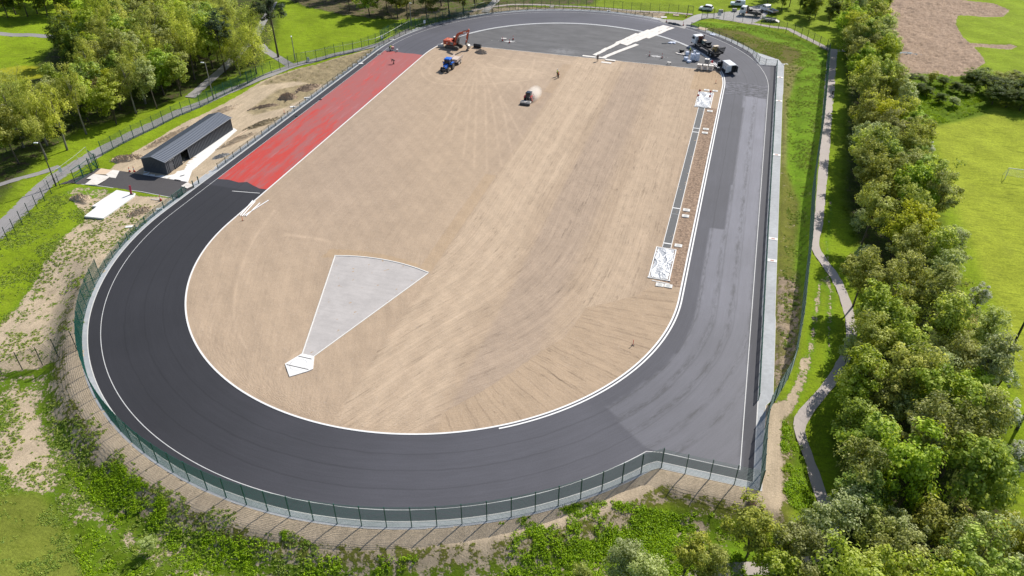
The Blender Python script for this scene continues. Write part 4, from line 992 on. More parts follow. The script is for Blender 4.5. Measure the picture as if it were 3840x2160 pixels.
def pre(kind, px, py, s=1.0, sz=None, where='', group=None, label=None, fr=.58):
    o = ctree(kind, px*K, py*K, s, sz, where, group, label, fr); PRE.append((o.location.x, o.location.y)); return o
BG = 'trees of the belt along the right path'; LG = 'trees of the wood beside the left path'; FG_ = 'trees beyond the far fence'; NG = 'trees and bushes at the near right corner'
# hand placed, V pixels of crown centres
pre('pine', 545, 80, 1.35, 1.3, 'left wood', LG, 'single dark blue green pine in front of the drooping willows', .7)
pre('willow', 560, 40, 1.4, 1.3, 'left wood', LG); pre('willow', 625, 60, 1.5, 1.35, 'left wood', LG); pre('willow', 630, 110, 1.45, 1.25, 'left wood', LG, 'large drooping yellow green willow at the right end of the left wood')
pre('willow', 575, 95, 1.2, 1.3, 'left wood', LG)
pre('birch', 592, 130, 1.0, 1.0, 'left wood', LG, 'thin birch standing at the right end of the left wood under the willow')
pre('bright_green', 395, 170, 1.4, 1.35, 'left wood', LG, 'rounded bright green maple at the front corner of the left wood')
pre('lime_green', 440, 180, 1.15, 1.2, 'left wood', LG)
pre('bright_green', 210, 205, 1.35, 1.35, 'left wood', LG)
pre('bronze', 238, 228, 1.1, 1.3, 'left wood', LG, 'reddish bronze leaved tree halfway along the front of the left wood')
pre('bronze', 128, 298, .7, .75, 'left wood', LG)
pre('golden', 285, 215, 1.1, 1.3, 'left wood', LG)
pre('lime_green', 128, 205, 1.1, 1.2, 'left wood', LG); pre('lime_green', 40, 250, 1.1, 1.2, 'left wood', LG)
pre('golden', 172, 65, 1.3, 1.5, 'left wood', LG); pre('dark_green', 152, 85, 1.2, 1.5, 'left wood', LG); pre('dark_green', 175, 115, 1.2, 1.3, 'left wood', LG)
pre('bright_green', 235, 35, 1.6, 1.5, 'left wood', LG)
pre('pine', 680, 30, 1.6, 1.45, 'far lawn', LG, 'tall dark open pine standing alone on the lawn behind the willow', .72)
pre('golden', 1897, 1338, 1.05, .95, 'near path', NG, 'round yellow green maple standing alone beside the sandy corner of the fence')
pre('golden', 1730, 1400, .75, .8, 'near path', NG); pre('golden', 1800, 1415, .7, .75, 'near path', NG); pre('grey_green', 1570, 1400, .85, .8, 'near path', NG); pre('grey_green', 1620, 1440, .9, .8, 'near path', NG)
pre('lime_green', 1465, 1455, .45, .5, 'near path', NG, 'small lime green sapling at the bottom edge among the weeds')
[pre(k_, x_, y_, s_, s_*1.05, 'right belt', BG) for k_, x_, y_, s_ in (('olive', 2172, 690, 1.1), ('lime_green', 2196, 775, 1.2), ('olive', 2188, 850, 1.1), ('lime_green', 2172, 935, 1.1), ('bright_green', 2190, 1120, 1.15), ('olive', 2180, 1190, 1.15), ('bright_green', 2172, 1245, 1.0), ('golden', 2215, 1000, 1.1))]; pre('grey_green', 2075, 1330, 1.15, 1.1, 'right belt', BG); pre('olive', 2010, 1390, 1.0, .9, 'right belt', BG); pre('lime_green', 1960, 1440, .9, .8, 'right belt', BG); pre('lime_green', 2150, 1000, .8, .9, 'right belt', BG); pre('grey_green', 2150, 1280, 1.05, 1.0, 'right belt', BG); pre('lime_green', 2200, 1340, .9, .9, 'right belt', BG); pre('grey_green', 2250, 1330, .8, .9, 'right belt', BG)
pre('golden', 2340, 1320, 1.0, 1.0, 'right belt', BG, 'round golden green tree near the bottom right of the belt'); pre('golden', 2545, 1340, .9, 1.0, 'right belt', BG)
pre('bronze', 2460, 1330, .8, .9, 'right belt', BG, 'half bare brown branched tree near the bottom right corner')
pre('bronze', 2420, 820, 1.0, .9, 'right belt', BG, 'russet brown twiggy tree on the pitch side of the right belt')
pre('golden', 2270, 800, 1.0, .95, 'right belt', BG); pre('golden', 2180, 810, .7, .8, 'right belt', BG); pre('lime_green', 2145, 1060, .95, .95, 'right belt', BG, 'yellow green tree leaning over the dark bend of the right path')
pre('bright_green', 2430, 985, 1.0, .95, 'right belt', BG); pre('grey_green', 2270, 1040, .9, .9, 'right belt', BG)
pre('blossom', 2560, 1150, 1.0, 1.0, 'right belt', BG, 'white flowering hawthorn at the bottom right edge of the pitch'); pre('blossom', 2540, 1040, .9, 1.1, 'right belt', BG)
pre('blossom', 2520, 950, .9, 1.0, 'right belt', BG); pre('blossom', 2465, 740, .9, 1.0, 'right belt', BG); pre('blossom', 2330, 375, .9, 1.0, 'right belt', BG); pre('blossom', 2320, 345, .7, .8, 'right belt', BG)
pre('blossom', 2175, 640, 1.0, .9, 'right belt', BG); pre('blossom', 2205, 690, .8, .8, 'right belt', BG); pre('grey_green', 2390, 600, .8, .8, 'right belt', BG); pre('grey_green', 2170, 550, .7, .6, 'right belt', BG); pre('grey_green', 2140, 870, .55, .6, 'right belt', BG)
pre('golden', 2345, 190, .42, .55, 'field edge', BG, 'slim young tree on its own at the edge of the ploughed ground', .7)
belt = [(2110, 10), (2222, -20), (2235, 60), (2262, 150), (2290, 235), (2325, 330), (2352, 420), (2372, 470), (2400, 560), (2440, 650), (2458, 740), (2505, 800), (2530, 900), (2545, 1000), (2600, 1100), (2660, 1300), (2660, 1560), (2010, 1560), (2060, 1440), (2095, 1330), (2160, 1250), (2190, 1150), (2140, 1100), (2150, 960), (2190, 860), (2180, 760), (2170, 640), (2150, 520), (2140, 400), (2148, 300), (2150, 200), (2130, 120)]
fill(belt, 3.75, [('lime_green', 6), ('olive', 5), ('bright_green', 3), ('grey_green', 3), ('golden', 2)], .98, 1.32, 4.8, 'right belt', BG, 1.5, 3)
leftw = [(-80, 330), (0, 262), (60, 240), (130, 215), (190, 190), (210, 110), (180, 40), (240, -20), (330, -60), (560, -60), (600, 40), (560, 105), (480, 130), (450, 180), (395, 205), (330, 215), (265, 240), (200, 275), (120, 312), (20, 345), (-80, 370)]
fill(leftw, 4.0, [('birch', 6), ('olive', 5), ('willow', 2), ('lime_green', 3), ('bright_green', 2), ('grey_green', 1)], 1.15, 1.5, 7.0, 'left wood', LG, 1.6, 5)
# far trees: bases just beyond the lawn and far fence
for px, py, k, s in ((745, 5, 'dark_green', 1.0), (1000, 45, 'dark_green', 1.0), (880, 28, 'dark_green', .9), (930, 40, 'bright_green', 1.0), (975, 32, 'dark_green', 1.05), (1025, 48, 'olive', 1.0), (1075, 50, 'dark_green', 1.1), (1130, 40, 'olive', 1.15), (1165, 35, 'dark_green', 1.0), (1195, 22, 'golden', 1.0), (1110, 15, 'dark_green', 1.2), (1040, 10, 'bright_green', 1.1), (850, 0, 'dark_green', 1.0), (800, -12, 'olive', 1.0), (1250, 5, 'dark_green', .8), (950, 5, 'dark_green', 1.2), (900, -10, 'dark_green', 1.0), (1180, -20, 'dark_green', 1.2), (1290, -18, 'olive', 1.0),
                     (1930, 8, 'dark_green', .7), (1965, 28, 'dark_green', .7), (2035, 52, 'dark_green', .65), (2010, 35, 'dark_green', .75), (2050, 45, 'dark_green', .8), (2085, 62, 'dark_green', .8), (1985, 18, 'olive', .8), (2060, 15, 'dark_green', 1.0), (2110, 30, 'olive', .9), (1950, -5, 'dark_green', .9), (1880, -22, 'dark_green', 1.0), (1830, -30, 'dark_green', 1.0)):
    p = GV(px, py); s2 = s*1.35; tree(k, p.x, p.y, s2, s2*1.0, 'far', FG_); PRE.append((p.x, p.y))
for px, py, k, s in ((-20, 35, 'dark_green', 1.1), (40, 38, 'dark_green', 1.1), (95, 35, 'dark_green', 1.1), (145, 32, 'dark_green', 1.1), (140, 10, 'olive', 1.2), (180, 35, 'dark_green', 1.0), (20, 5, 'dark_green', 1.2), (-60, 50, 'dark_green', 1.2), (20, 45, 'dark_green', 1.1), (70, 42, 'olive', 1.0), (120, 40, 'dark_green', 1.1), (50, 20, 'dark_green', 1.2), (170, 12, 'olive', 1.1), (215, 0, 'olive', 1.1), (100, 5, 'dark_green', 1.2), (-10, 10, 'dark_green', 1.2), (300, -30, 'bright_green', 1.2), (345, -20, 'golden', 1.1), (270, -45, 'golden', 1.0), (590, 5, 'olive', .8), (545, -5, 'birch', .8)):
    p = GV(px, py); tree(k, p.x, p.y, s*1.35, s*1.35, 'left far', LG)
for px, py in ((-30, 402), (15, 396), (50, 388), (88, 378), (122, 366), (155, 350), (188, 336), (218, 322), (250, 304), (284, 292), (318, 280), (350, 266), (382, 254), (414, 244), (440, 232), (466, 214)):
    p = GV(px+rnd.uniform(-8, 8), py-14); tree(rnd.choice(['dark_green', 'dark_green', 'olive', 'bright_green']), p.x, p.y, rnd.uniform(.42, .62), rnd.uniform(.35, .5), 'understorey', 'low bushes under the front trees of the left wood')
# big hedge at right of plough and its neighbours
for px, py, k, s in ((2450, 185, 'dark_green', .62), (2480, 200, 'dark_green', .62), (2515, 215, 'dark_green', .68), (2550, 222, 'dark_green', .72), (2590, 225, 'dark_green', .75), (2500, 190, 'olive', .6), (2540, 195, 'olive', .65), (2580, 195, 'lime_green', .6), (2465, 170, 'grey_green', .5), (2630, 220, 'dark_green', .8), (2620, 190, 'olive', .7), (2430, 178, 'dark_green', .5), (2495, 225, 'dark_green', .6), (2530, 232, 'dark_green', .6), (2565, 240, 'dark_green', .65), (2600, 245, 'dark_green', .7)):
    p = GV(px, py+38); tree(k, p.x, p.y, s*1.7, s*.95, 'field hedge', 'shrubs of the tall hedge between ploughed ground and pitch')
for px, py in ((2290, 200), (2315, 205), (2345, 200), (2370, 210), (2400, 222), (2430, 232), (2330, 235), (2360, 250), (2395, 262), (2310, 225)):
    p = GV(px, py+8); tree('grey_green' if px % 2 else 'dark_green', p.x, p.y, .62, .3, 'bramble', 'low brambles between the belt and the hedge')
# tree out to the right of the frame throwing its shadow on the pitch
tree('dark_green', 98.5, -17.0, 1.3, 1.3, 'pitch', BG, 'tree beyond the right edge whose shadow crosses the pitch')
# --- labels that single each tree out
LM = [((-61, -20), 'across the path from the shed'), ((-72.7, -40.2), 'behind the tall left street lamp'), ((-69.4, 1.9), 'by the lamp at the wood lane'), ((-88, 19), 'beside the gap before the pine'),
      ((-120, 10), 'by the yellow flower patch'), ((-100, -20), 'at the lower left wood end'), ((-85, 60), 'behind the big willow'), ((-130, 50), 'beside the far left lawn path'), ((-110, 40), 'in the thick of the wood'),
      ((62, 75), 'at the right path junction'), ((64, 50), 'above the straight upper right path'), ((66, 25), 'level with the middle right straight'), ((66, 5), 'opposite the bramble patch'), ((64, -13), 'beside the pale kink of the right path'),
      ((64, -30), 'beside the shaded bend of the right path'), ((63, -43), 'where the path nears the fence'), ((62, -57), 'above the lower bend of the right path'), ((60, -68), 'beside the lowest stretch of path'), ((56, -80), 'near the bottom fence corner'),
      ((74, -70), 'in the bottom right corner'), ((78, -45), 'by the black poles on the pitch'), ((75, -20), 'opposite the worn pitch grass'), ((78, 10), 'level with the football goal'), ((76, 35), 'by the curved corner of the pitch'), ((72, 60), 'beside the grey stone patch'), ((78, 90), 'beside the upper ploughed ground'),
      ((-40, 95), 'behind the shaded far lawn'), ((-15, 105), 'behind the far lamp post'), ((0, 105), 'by the dappled far footpath'), ((50, 108), 'behind the parked trucks'), ((-65, 75), 'at the back edge of the far lawn')]
from collections import defaultdict
grp = defaultdict(list)
for root, kind, label, where, s in TREES:
    x, y = root.location.x, root.location.y
    if label: root['label'] = label; continue
    big = 'tall ' if s > 1.02 else ('small ' if s < .82 else '')
    lm = min(LM, key=lambda q: math.hypot(q[0][0]-x, q[0][1]-y))[1]
    if where == 'field hedge': base = big+NM[kind][0].replace('tree', 'shrub')+' in the hedge above the pitch'
    elif where == 'understorey': base = 'low '+NM[kind][0].replace('tree', 'bush')+' under the front trees of the left wood'
    elif where == 'bramble': base = 'low dark bramble clump below the ploughed ground'
    else: base = big+NM[kind][0]+' '+lm
    grp[base].append(root)
ORD = ['', 'second', 'third', 'fourth', 'fifth', 'sixth', 'seventh', 'eighth', 'ninth', 'tenth', 'eleventh', 'twelfth']
for base, L in grp.items():
    L.sort(key=lambda o: (o.location.x-CX)**2+(o.location.y-CY)**2)
    for i, o in enumerate(L):
        o['label'] = base if len(L) == 1 else base+(', nearest one' if i == 0 else f', {ORD[min(i, 11)]} nearest')

# ================================================================== WEEDS (uncountable ground cover)
def weeds(name, label, polys, n, size, kindmat, seed, hscale=1.0, thresh=.0):
    rs = np.random.RandomState(seed); P = []
    for poly, wgt in polys:
        A = np.array(poly); lo, hi = A.min(0), A.max(0); k = int(n*wgt*3); xy = rs.rand(k, 2)*(hi-lo)+lo
        ok = inpoly(xy[:, 0], xy[:, 1], poly) & (d_out(xy[:, 0], xy[:, 1]) > .35)
        f = (vnoise(xy[:, 0], xy[:, 1], .33, seed, 4)-.5)*4+.25*rs.randn(k)
        xy = xy[ok & (f > thresh)]; P.append(xy[:int(n*wgt)])
    C = np.concatenate(P); nl = 22; N = len(C)*nl; ci = np.repeat(np.arange(len(C)), nl)
    sz = (size*rs.uniform(.5, 1.4, len(C)))[ci]; off = rs.randn(N, 3); off /= np.linalg.norm(off, axis=1)[:, None]; off *= (rs.rand(N)**.5)[:, None]
    z = terr(C[:, 0], C[:, 1])[ci]; Q = np.stack([C[ci, 0]+off[:, 0]*sz, C[ci, 1]+off[:, 1]*sz, z+np.abs(off[:, 2])*sz*.85*hscale], 1)
    nr = off*.5+rs.randn(N, 3)*.4+np.array([0, .2, .8]); nr /= np.linalg.norm(nr, axis=1)[:, None]; u = np.cross(nr, rs.randn(N, 3)); u /= np.linalg.norm(u, axis=1)[:, None]+1e-6; v = np.cross(nr, u)
    s = (.135*rs.uniform(.6, 1.3, N))[:, None]
    V = np.stack([Q-v*s*.5, Q+u*s*.35, Q+v*s*.5, Q-u*s*.35], 1).reshape(-1, 3); tone = np.clip(rs.uniform(.1, .8, len(C))[ci]+rs.randn(N)*.2, 0, 1)
    me = npmesh(name, V, np.arange(N*4).reshape(-1, 4), kindmat, {'tone': ('FACE', 'FLOAT', tone), 'bloom': ('FACE', 'FLOAT', 0*tone)})
    o = link(name, me); tag(o, label, 'weeds', None, 'stuff'); return o
wm = leaf_mat('weed_leaves', (.055, .105, .006), (.150, .255, .010), (.28, .40, .025), .35)
wm2 = leaf_mat('grass_tufts', (.10, .17, .012), (.19, .30, .018), (.34, .40, .04), .3)
weeds('ground_weeds', 'dense dark green weeds on the bank below the tall fence', [
    (vp((180, 1130), (280, 1150), (420, 1260), (420, 1330), (300, 1340), (170, 1190)), .22), (vp((150, 1300), (230, 1330), (420, 1449), (440, 1500), (240, 1500)), .12),
    (vp((420, 1330), (700, 1360), (800, 1395), (1000, 1400), (1150, 1395), (1300, 1350), (1500, 1280), (1800, 1285), (1850, 1340), (1880, 1449), (1880, 1560), (420, 1560)), .8),
    (vp((1230, 1330), (1330, 1280), (1480, 1262), (1560, 1262), (1700, 1290), (1700, 1400), (1250, 1400)), .35), (vp((1970, 1060), (2005, 1060), (2015, 1110), (2040, 1250), (2030, 1290), (1985, 1270), (1962, 1200)), .14),
    (vp((2280, 200), (2380, 205), (2450, 225), (2480, 275), (2400, 305), (2300, 325)), .4), (vp((715, 1335), (770, 1340), (770, 1365), (715, 1362)), .03)], 8500, .33, wm, 8, .9, .05)
weeds('grass_tufts', 'loose lighter grass tufts on rough ground around the track', [
    (vp((-20, 620), (100, 500), (200, 480), (215, 560), (90, 700), (30, 800), (-20, 840)), .5), (vp((-60, 930), (200, 1010), (420, 1230), (760, 1350), (900, 1449), (200, 1500), (100, 1240), (-60, 1240)), .7),
    (vp((-60, 1250), (100, 1240), (190, 1380), (280, 1560), (-80, 1560)), .4), ([(50, -56), (52, -50), (54.6, 0), (56.8, 25), (59, 59), (57, 74), (53, 76), (50, 62), (51, 0)], .7),
    (cx(TRz(1480, 175), TRz(2000, 225), RRz(300, 295), RRz(500, 380), RRz(250, 490), RRz(0, 400), TRz(1750, 300)), .5), (vp((200, 500), (430, 520), (300, 660), (200, 850), (60, 930), (-20, 900), (90, 720)), .35)], 6500, .22, wm2, 9, .55, .0)
solo('seedling_tree', PROTO['grey_green'][0][0], None, 'pale green seedling among the weeds below the left of the near bend', 'plant', tuple(GV(380, 1390)), 0).scale = (.35, .35, .3)

# ================================================================== PLAIN MATERIALS
ORANGE = M('orange_paint', (.50, .085, .035), .42, .12, 2, dirt=.25); BLUE = M('blue_paint', (.010, .14, .60), .35, .12, 2, dirt=.1); RED = M('red_paint', (.50, .03, .035), .4, .12, 3, dirt=.25)
WPAINT = M('white_vehicle_paint', (.74, .75, .76), .3, .03, 2, dirt=.06); RUBBER = M('rubber', (.03, .029, .028), .85, .25, 6, dirt=.25); DUSTR = M('dusty_rubber', (.10, .09, .08), .9, .3, 5, dirt=.7)
GLASS = M('dark_glass', (.015, .022, .03), .12, .1, 2); GREYM = M('grey_metal', (.26, .26, .26), .5, .15, 5, metal=.4); DARKM = M('dark_metal', (.045, .043, .042), .55, .25, 5, dirt=.25)
RUST = M('rust_brown', (.16, .055, .035), .8, .3, 4); BEIGE = M('beige_panel', (.62, .52, .40), .7, .08, 3); TANP = M('plywood', (.60, .46, .33), .8, .08, 3); CREAM = M('cream_plastic', (.66, .60, .54), .6, .08, 3, dirt=.2)
SLAB = M('new_concrete', (.70, .69, .67), .8, .09, 1.6, dirt=.18); BAGW = M('woven_bag', (.66, .70, .80), .75, .08, 5, bump=.5); BOARDW = M('white_board', (.66, .62, .57), .75, .14, 1.6, dirt=.45)
HIV_Y = M('hi_vis_yellow', (.55, .72, .08), .7, .1, 6); HIV_O = M('hi_vis_orange', (.75, .16, .03), .7, .1, 6); CLOTH_K = M('black_cloth', (.014, .013, .015), .9, .2, 6); SKIN = M('skin', (.42, .24, .17), .6, .08, 6); HAIR = M('dark_hair', (.03, .02, .015), .8, .2, 8)
CONE_R = M('cone_red', (.62, .04, .02), .5, .08, 5); CONE_W = M('cone_white', (.78, .78, .76), .5, .05, 5); CRATEM = M('dark_frame', (.06, .055, .05), .7, .3, 4); GRAVEL = M('grey_gravel', (.38, .315, .25), .95, .35, 3, bump=1)
MOUND = M('mound_soil', (.46, .365, .255), .95, .22, 3, bump=1.0); MOUND2 = M('brown_spoil', (.37, .275, .19), .95, .3, 3, bump=1.0); MOUND3 = M('dark_clods', (.34, .27, .165), .95, .35, 3, bump=1.0)
SHEDW = M('anthracite_sheet', (.060, .066, .078), .42, .06, 1.0, spec=.5); SHEDR = M('anthracite_roof', (.16, .175, .205), .38, .05, .8, spec=.6); SHEDT = M('anthracite_trim', (.11, .12, .14), .4, .05, 1); INSIDE = M('shed_inside', (.12, .11, .10), .9, .1)

# ================================================================== SHED
fl, fr, br = z8(1370, 525), z8(1805, 598), TLz(1808, 1010)
Ld = Vector((br.x-fr.x, br.y-fr.y)); SL = Ld.length; SW = 4.9; ang = math.atan2(Ld.y, Ld.x)-math.pi/2; ux = Vector((math.cos(ang), math.sin(ang)))
org = Vector((fr.x, fr.y))-ux*SW
shed = thing('storage_shed', 'long low dark grey metal shed with pitched ribbed roof beside the track', 'shed', (org.x, org.y, .06), ang)
def ly(p): return (Vector((p.x, p.y))-org).dot(Vector((-ux.y, ux.x)))
EV, RG = 2.55, 3.25
d0, d1 = ly(z8(1882, 533)), ly(z8(1945, 500)); o0, o1 = ly(z8(2095, 392)), ly(z8(2237, 298))
if d1-d0 < .8: d1 = d0+.95
mb = MB(); T = .08
def ribs_y(mb, x, y0, y1, z0, z1, sgn):
    y = y0+.1
    while y < y1: mb.box((x+sgn*.035, y, (z0+z1)/2), (.07, .12, z1-z0)); y += .42
for a, b_, zb in ((0, d0, 0), (d1, o0, 0), (o1, SL, 0)):
    mb.box((SW-T/2, (a+b_)/2, EV/2), (T, b_-a, EV)); ribs_y(mb, SW, a, b_, .02, EV-.02, 1)
mb.box((SW-T/2, (d0+d1)/2, (2.1+EV)/2), (T, d1-d0, EV-2.1)); mb.box((SW-T/2, (o0+o1)/2, (2.25+EV)/2), (T, o1-o0, EV-2.25))
part('side_wall', mb, SHEDW, shed)
mb = MB(); mb.box((T/2, SL/2, EV/2), (T, SL, EV)); ribs_y(mb, 0, 0, SL, .02, EV-.02, -1); part('rear_wall', mb, SHEDW, shed)
for nm, y0, y1 in (('gable_wall', 0, T), ('gable_wall', SL-T, SL)):
    mb = MB(); pr = [(T, 0), (SW-T, 0), (SW-T, EV), (SW/2, RG-.04), (T, EV)]; n = 5
    V = [(p[0], y0, p[1]) for p in pr]+[(p[0], y1, p[1]) for p in pr]; mb.add(V, [tuple(range(4, -1, -1)), tuple(range(5, 10))]+[(k, (k+1) % 5, 5+(k+1) % 5, 5+k) for k in range(5)])
    x = .3
    while x < SW-.2:
        zt = EV+(RG-.04-EV)*(1-abs(x-SW/2)/(SW/2)); mb.box((x, y0-.02 if y0 < 1 else y1+.02, zt/2), (.04, .045, zt-.06)); x += .33
    part(nm, mb, SHEDW, shed)
for sg in (0, 1):
    mb = MB(); xa, xb = (-.22, SW/2) if sg == 0 else (SW+.22, SW/2); za = EV-.05; th = math.atan2(RG+.03-za, abs(xb-xa)); w_ = math.hypot(xb-xa, RG+.03-za)
    ry = -th if sg == 0 else th
    mb.box(((xa+xb)/2, SL/2, (za+RG+.03)/2), (w_, SL+.36, .05), ry=ry)
    y = -.1
    nx = Vector((-math.sin(th) if sg == 0 else math.sin(th), 0, math.cos(th)))
    while y < SL+.15:
        c = Vector(((xa+xb)/2, y, (za+RG+.03)/2))+nx*.045; mb.box(c, (w_-.02, .15, .09), ry=ry); y += .45
    part('roof_slope', mb, SHEDR, shed)
part('ridge_cap', MB().box((SW/2-.14, SL/2, RG+.06), (.3, SL+.4, .03), ry=-.26).box((SW/2+.14, SL/2, RG+.06), (.3, SL+.4, .03), ry=.26), SHEDT, shed)
mb = MB(); mb.tube([(SW+.26, -.2, EV-.02), (SW+.26, SL+.2, EV-.02)], .07, 6); part('gutter', mb, SHEDT, shed)
dr = part('door', MB().box((SW-.06, (d0+d1)/2, 1.04), (.05, d1-d0-.06, 2.06)), M('door_grey', (.075, .077, .085), .5), shed); part('handle', MB().box((SW-.01, d1-.16, 1.05), (.05, .05, .22)), STEEL, dr)
part('door_canopy', MB().box((SW+.12, (d0+d1)/2, 2.3), (.28, d1-d0+.35, .05)), STEEL, shed)
mb = MB(); mb.box((SW/2, SL/2, .03), (SW-.2, SL-.2, .05)); part('floor', mb, INSIDE, shed)
part('opening_frame', MB().box((SW+.02, o0-.04, 1.12), (.14, .08, 2.25)).box((SW+.02, o1+.04, 1.12), (.14, .08, 2.25)).box((SW+.02, (o0+o1)/2, 2.29), (.14, o1-o0+.2, .08)), SHEDT, shed)
# concrete apron round the shed
def apron(name, pts, z0, z1, mat, label, kind=True):
    mb = MB(); mb.slab(pts, z0, z1)
    return struct(name, mb, mat, label=label) if kind else solo(name, mb, mat, label, 'slab')
ap = cx(z8(1370, 530), z8(1300, 590), z8(1680, 652), z8(2200, 742), z8(2290, 640), z8(2280, 520), z8(2484, 370), z8(2600, 250)); q = TLz(1850, 1000); q2 = TLz(1800, 1020)
P = [(fl.x-.1, fl.y-.1)]+ap[1:4]+[ap[5], ap[7], (br.x+.9, br.y+.1), (br.x-.2, br.y+.7), (org.x-.3, org.y+SL)]
apron('shed_apron', P, -.3, .06, SLAB, 'white new concrete apron round the shed')
mb = MB(); mb.slab(cx(z8(820, 905), z8(1185, 975), z8(1150, 1040), z8(700, 1370), z8(580, 1449), Lz(810, 255), Lz(660, 245), z8(440, 1250), z8(350, 1240)), -.1, .16)
solo('concrete_slab', mb, SLAB, 'bright white concrete slab laid in the soil below the dark yard', 'slab')
# board sheets over the yard
for i, (pts, mt, lb) in enumerate(((((380, 600), (520, 495), (740, 515), (610, 605)), TANP, 'pale plywood sheet lying nearest the green gates on the yard'),
                                   (((610, 603), (745, 508), (1090, 558), (935, 678), (690, 655)), BOARDW, 'white sheet on the yard nearest the two traffic cones'),
                                   (((235, 688), (375, 602), (700, 636), (610, 705), (330, 700)), BOARDW, 'white sheet in the middle of the row on the yard'),
                                   (((200, 800), (335, 702), (615, 708), (440, 815)), BOARDW, 'white sheet nearest the camera on the yard edge'))):
    solo('ground_sheet', MB().slab(cx(*[z8(*q) for q in pts]), .065+.022*i, .085+.022*i), mt, lb, 'board', group='sheets laid over the yard')
solo('ground_sheet', MB().slab(cx(z8(2070, 830), z8(2195, 755), z8(2310, 820), z8(2190, 875)), .1, .16), BOARDW, 'white board lying by the thick gate post at the track edge', 'board')
for (a, b_, lb) in (((2050, 635), (2135, 612), 'short timber batten on the white apron'), ((1940, 700), (2060, 722), 'dark channel piece on the edge of the apron')):
    a, b_ = z8(*a), z8(*b_); d = b_-a; solo('batten', MB().box((0, 0, .1), (d.length, .12, .06)), DARKM if 'dark' in lb else GREYM, lb, 'timber', ((a.x+b_.x)/2, (a.y+b_.y)/2, .06), math.atan2(d.y, d.x))
a, b_ = TLz(1775, 1100), TLz(1925, 1005); d = b_-a; solo('timber_board', MB().box((0, 0, .06), (d.length, .22, .06)), TANP, 'long pale timber board lying behind the shed by the track fence', 'timber', ((a.x+b_.x)/2, (a.y+b_.y)/2, .02), math.atan2(d.y, d.x))
for i, ((a, b_), lb) in enumerate((((((690, 545)), (722, 505)), 'white pipe nearest the kerb of the stack on the soil'), (((698, 543), (730, 507)), 'middle white pipe of the stack on the soil'), (((700, 545), (746, 504)), 'white pipe lying skewed away from the others on the soil'), (((672, 552), (702, 518)), 'shorter white pipe against the kerb'))):
    v = [( (900+q[0]*0, q[1])) for q in (a, b_)]
    A, B = [GV(*q) for q in ((a[0]-90, a[1]), (b_[0]-90, b_[1]))]; A = GV(*( (604+i*5, 544+ (i % 2))) ); B = GV(*((636+i*6 if i != 2 else 676, 506+i*2 if i != 2 else 505))); d = B-A
    o = thing('white_pipe', lb, 'pipe', ((A.x+B.x)/2, (A.y+B.y)/2, .05), math.atan2(d.y, d.x), 'white pipes beside the kerb'); part('pipe', MB().tube([(-d.length/2, 0, .06), (d.length/2, 0, .06)], .085, 8), WPAINT, o); part('end_cap', MB().tube([(d.length/2, 0, .06), (d.length/2+.05, 0, .06)], .1, 8), GREYM, o)
A, B = Lz(1800, 35), Lz(2015, 52); mb = MB().slab([(A.x, A.y), (B.x, B.y), (B.x, B.y+.12), (A.x, A.y+.12)], .004, .012); struct('start_line', mb, WHITE, label='short white line across the track below the red surface')

# ================================================================== HEAPS
def heap(name, label, c, a, b_, rz, h, mat, seed, rough=.22, cat='heap', sharp=1.2, chunks=0, group=None):
    rs = np.random.RandomState(seed); nr, na = 26, 64; V = []; F = []
    ph = rs.rand(6)*6.28; nz = rs.randn(nr+1, na); g = float(terr(c.x, c.y))
    hf = nz*.35
    for k in range(3): nz = (nz+np.roll(nz, 1, 1)+np.roll(nz, -1, 1))/3
    nz = nz+hf
    for i in range(nr+1):
        f = i/nr
        for k in range(na):
            t = 2*math.pi*k/na; rr = f*(1+.12*math.sin(2*t+ph[0])+.09*math.sin(3*t+ph[1])+.05*math.sin(7*t+ph[2]))
            z = h*(1-f**sharp)**1.1 if f < 1 else -.12
            z += (nz[i][k]*rough*h*1.3+.12*h*math.sin(5*f+t*2+ph[3]))*(1-f**3)*(.3+f)
            V.append((a*rr*math.cos(t), b_*rr*math.sin(t), max(z, -.15)))
    for i in range(nr):
        for k in range(na): F.append((i*na+k, i*na+(k+1) % na, (i+1)*na+(k+1) % na, (i+1)*na+k))
    mb = MB(); mb.add(V, F); rg = random.Random(seed)
    for _ in range(chunks):
        t = rg.uniform(0, 6.28); f = rg.uniform(0, 1.05); s = rg.uniform(.05, .16)
        mb.box((a*f*math.cos(t), b_*f*math.sin(t), max(.02, h*(1-f**sharp))), (s, s*.8, s*.7), rg.uniform(0, 3), .6, rx=rg.uniform(-.5, .5))
    return solo(name, mb, mat, label, cat, (c.x, c.y, g), rz, group, smooth=False)
heap('gravel_heap', 'brown gravel heap on the infield beside the black bucket', z1(1190, 790), 1.75, 1.15, 0, .95, GRAVEL, 2, chunks=160)
heap('soil_heap', 'rounded sandy soil heap in the green grass at the left', Lz(622, 100), 2.1, 1.35, .25, .95, MOUND, 3, chunks=30)
heap('soil_heap', 'rough sandy soil heap between the concrete slab and the low fence', Lz(1085, 200), 2.4, 1.2, .9, .55, MOUND, 4, .4, chunks=60)
heap('spoil_heap', 'dark brown spoil heap beside the track fence behind the shed', Tz(375, 765), 2.1, 1.4, .6, 1.2, MOUND2, 5, .3, chunks=90)
heap('spoil_heap', 'long sloping spoil heap running up to the rough cloddy ground', Tz(520, 690), 3.8, 1.3, 1.0, .9, MOUND2, 6, .3, chunks=80)
heap('spoil_heap', 'low broken line of brown clods on the sandy platform', Tz(190, 830), 3.2, .7, .75, .4, MOUND2, 7, .5, chunks=90)
heap('spoil_heap', 'narrow brown spoil ridge just behind the low fence above the shed', Tz(170, 965), 4.8, .75, 1.1, .6, MOUND3, 8, .35, chunks=80)
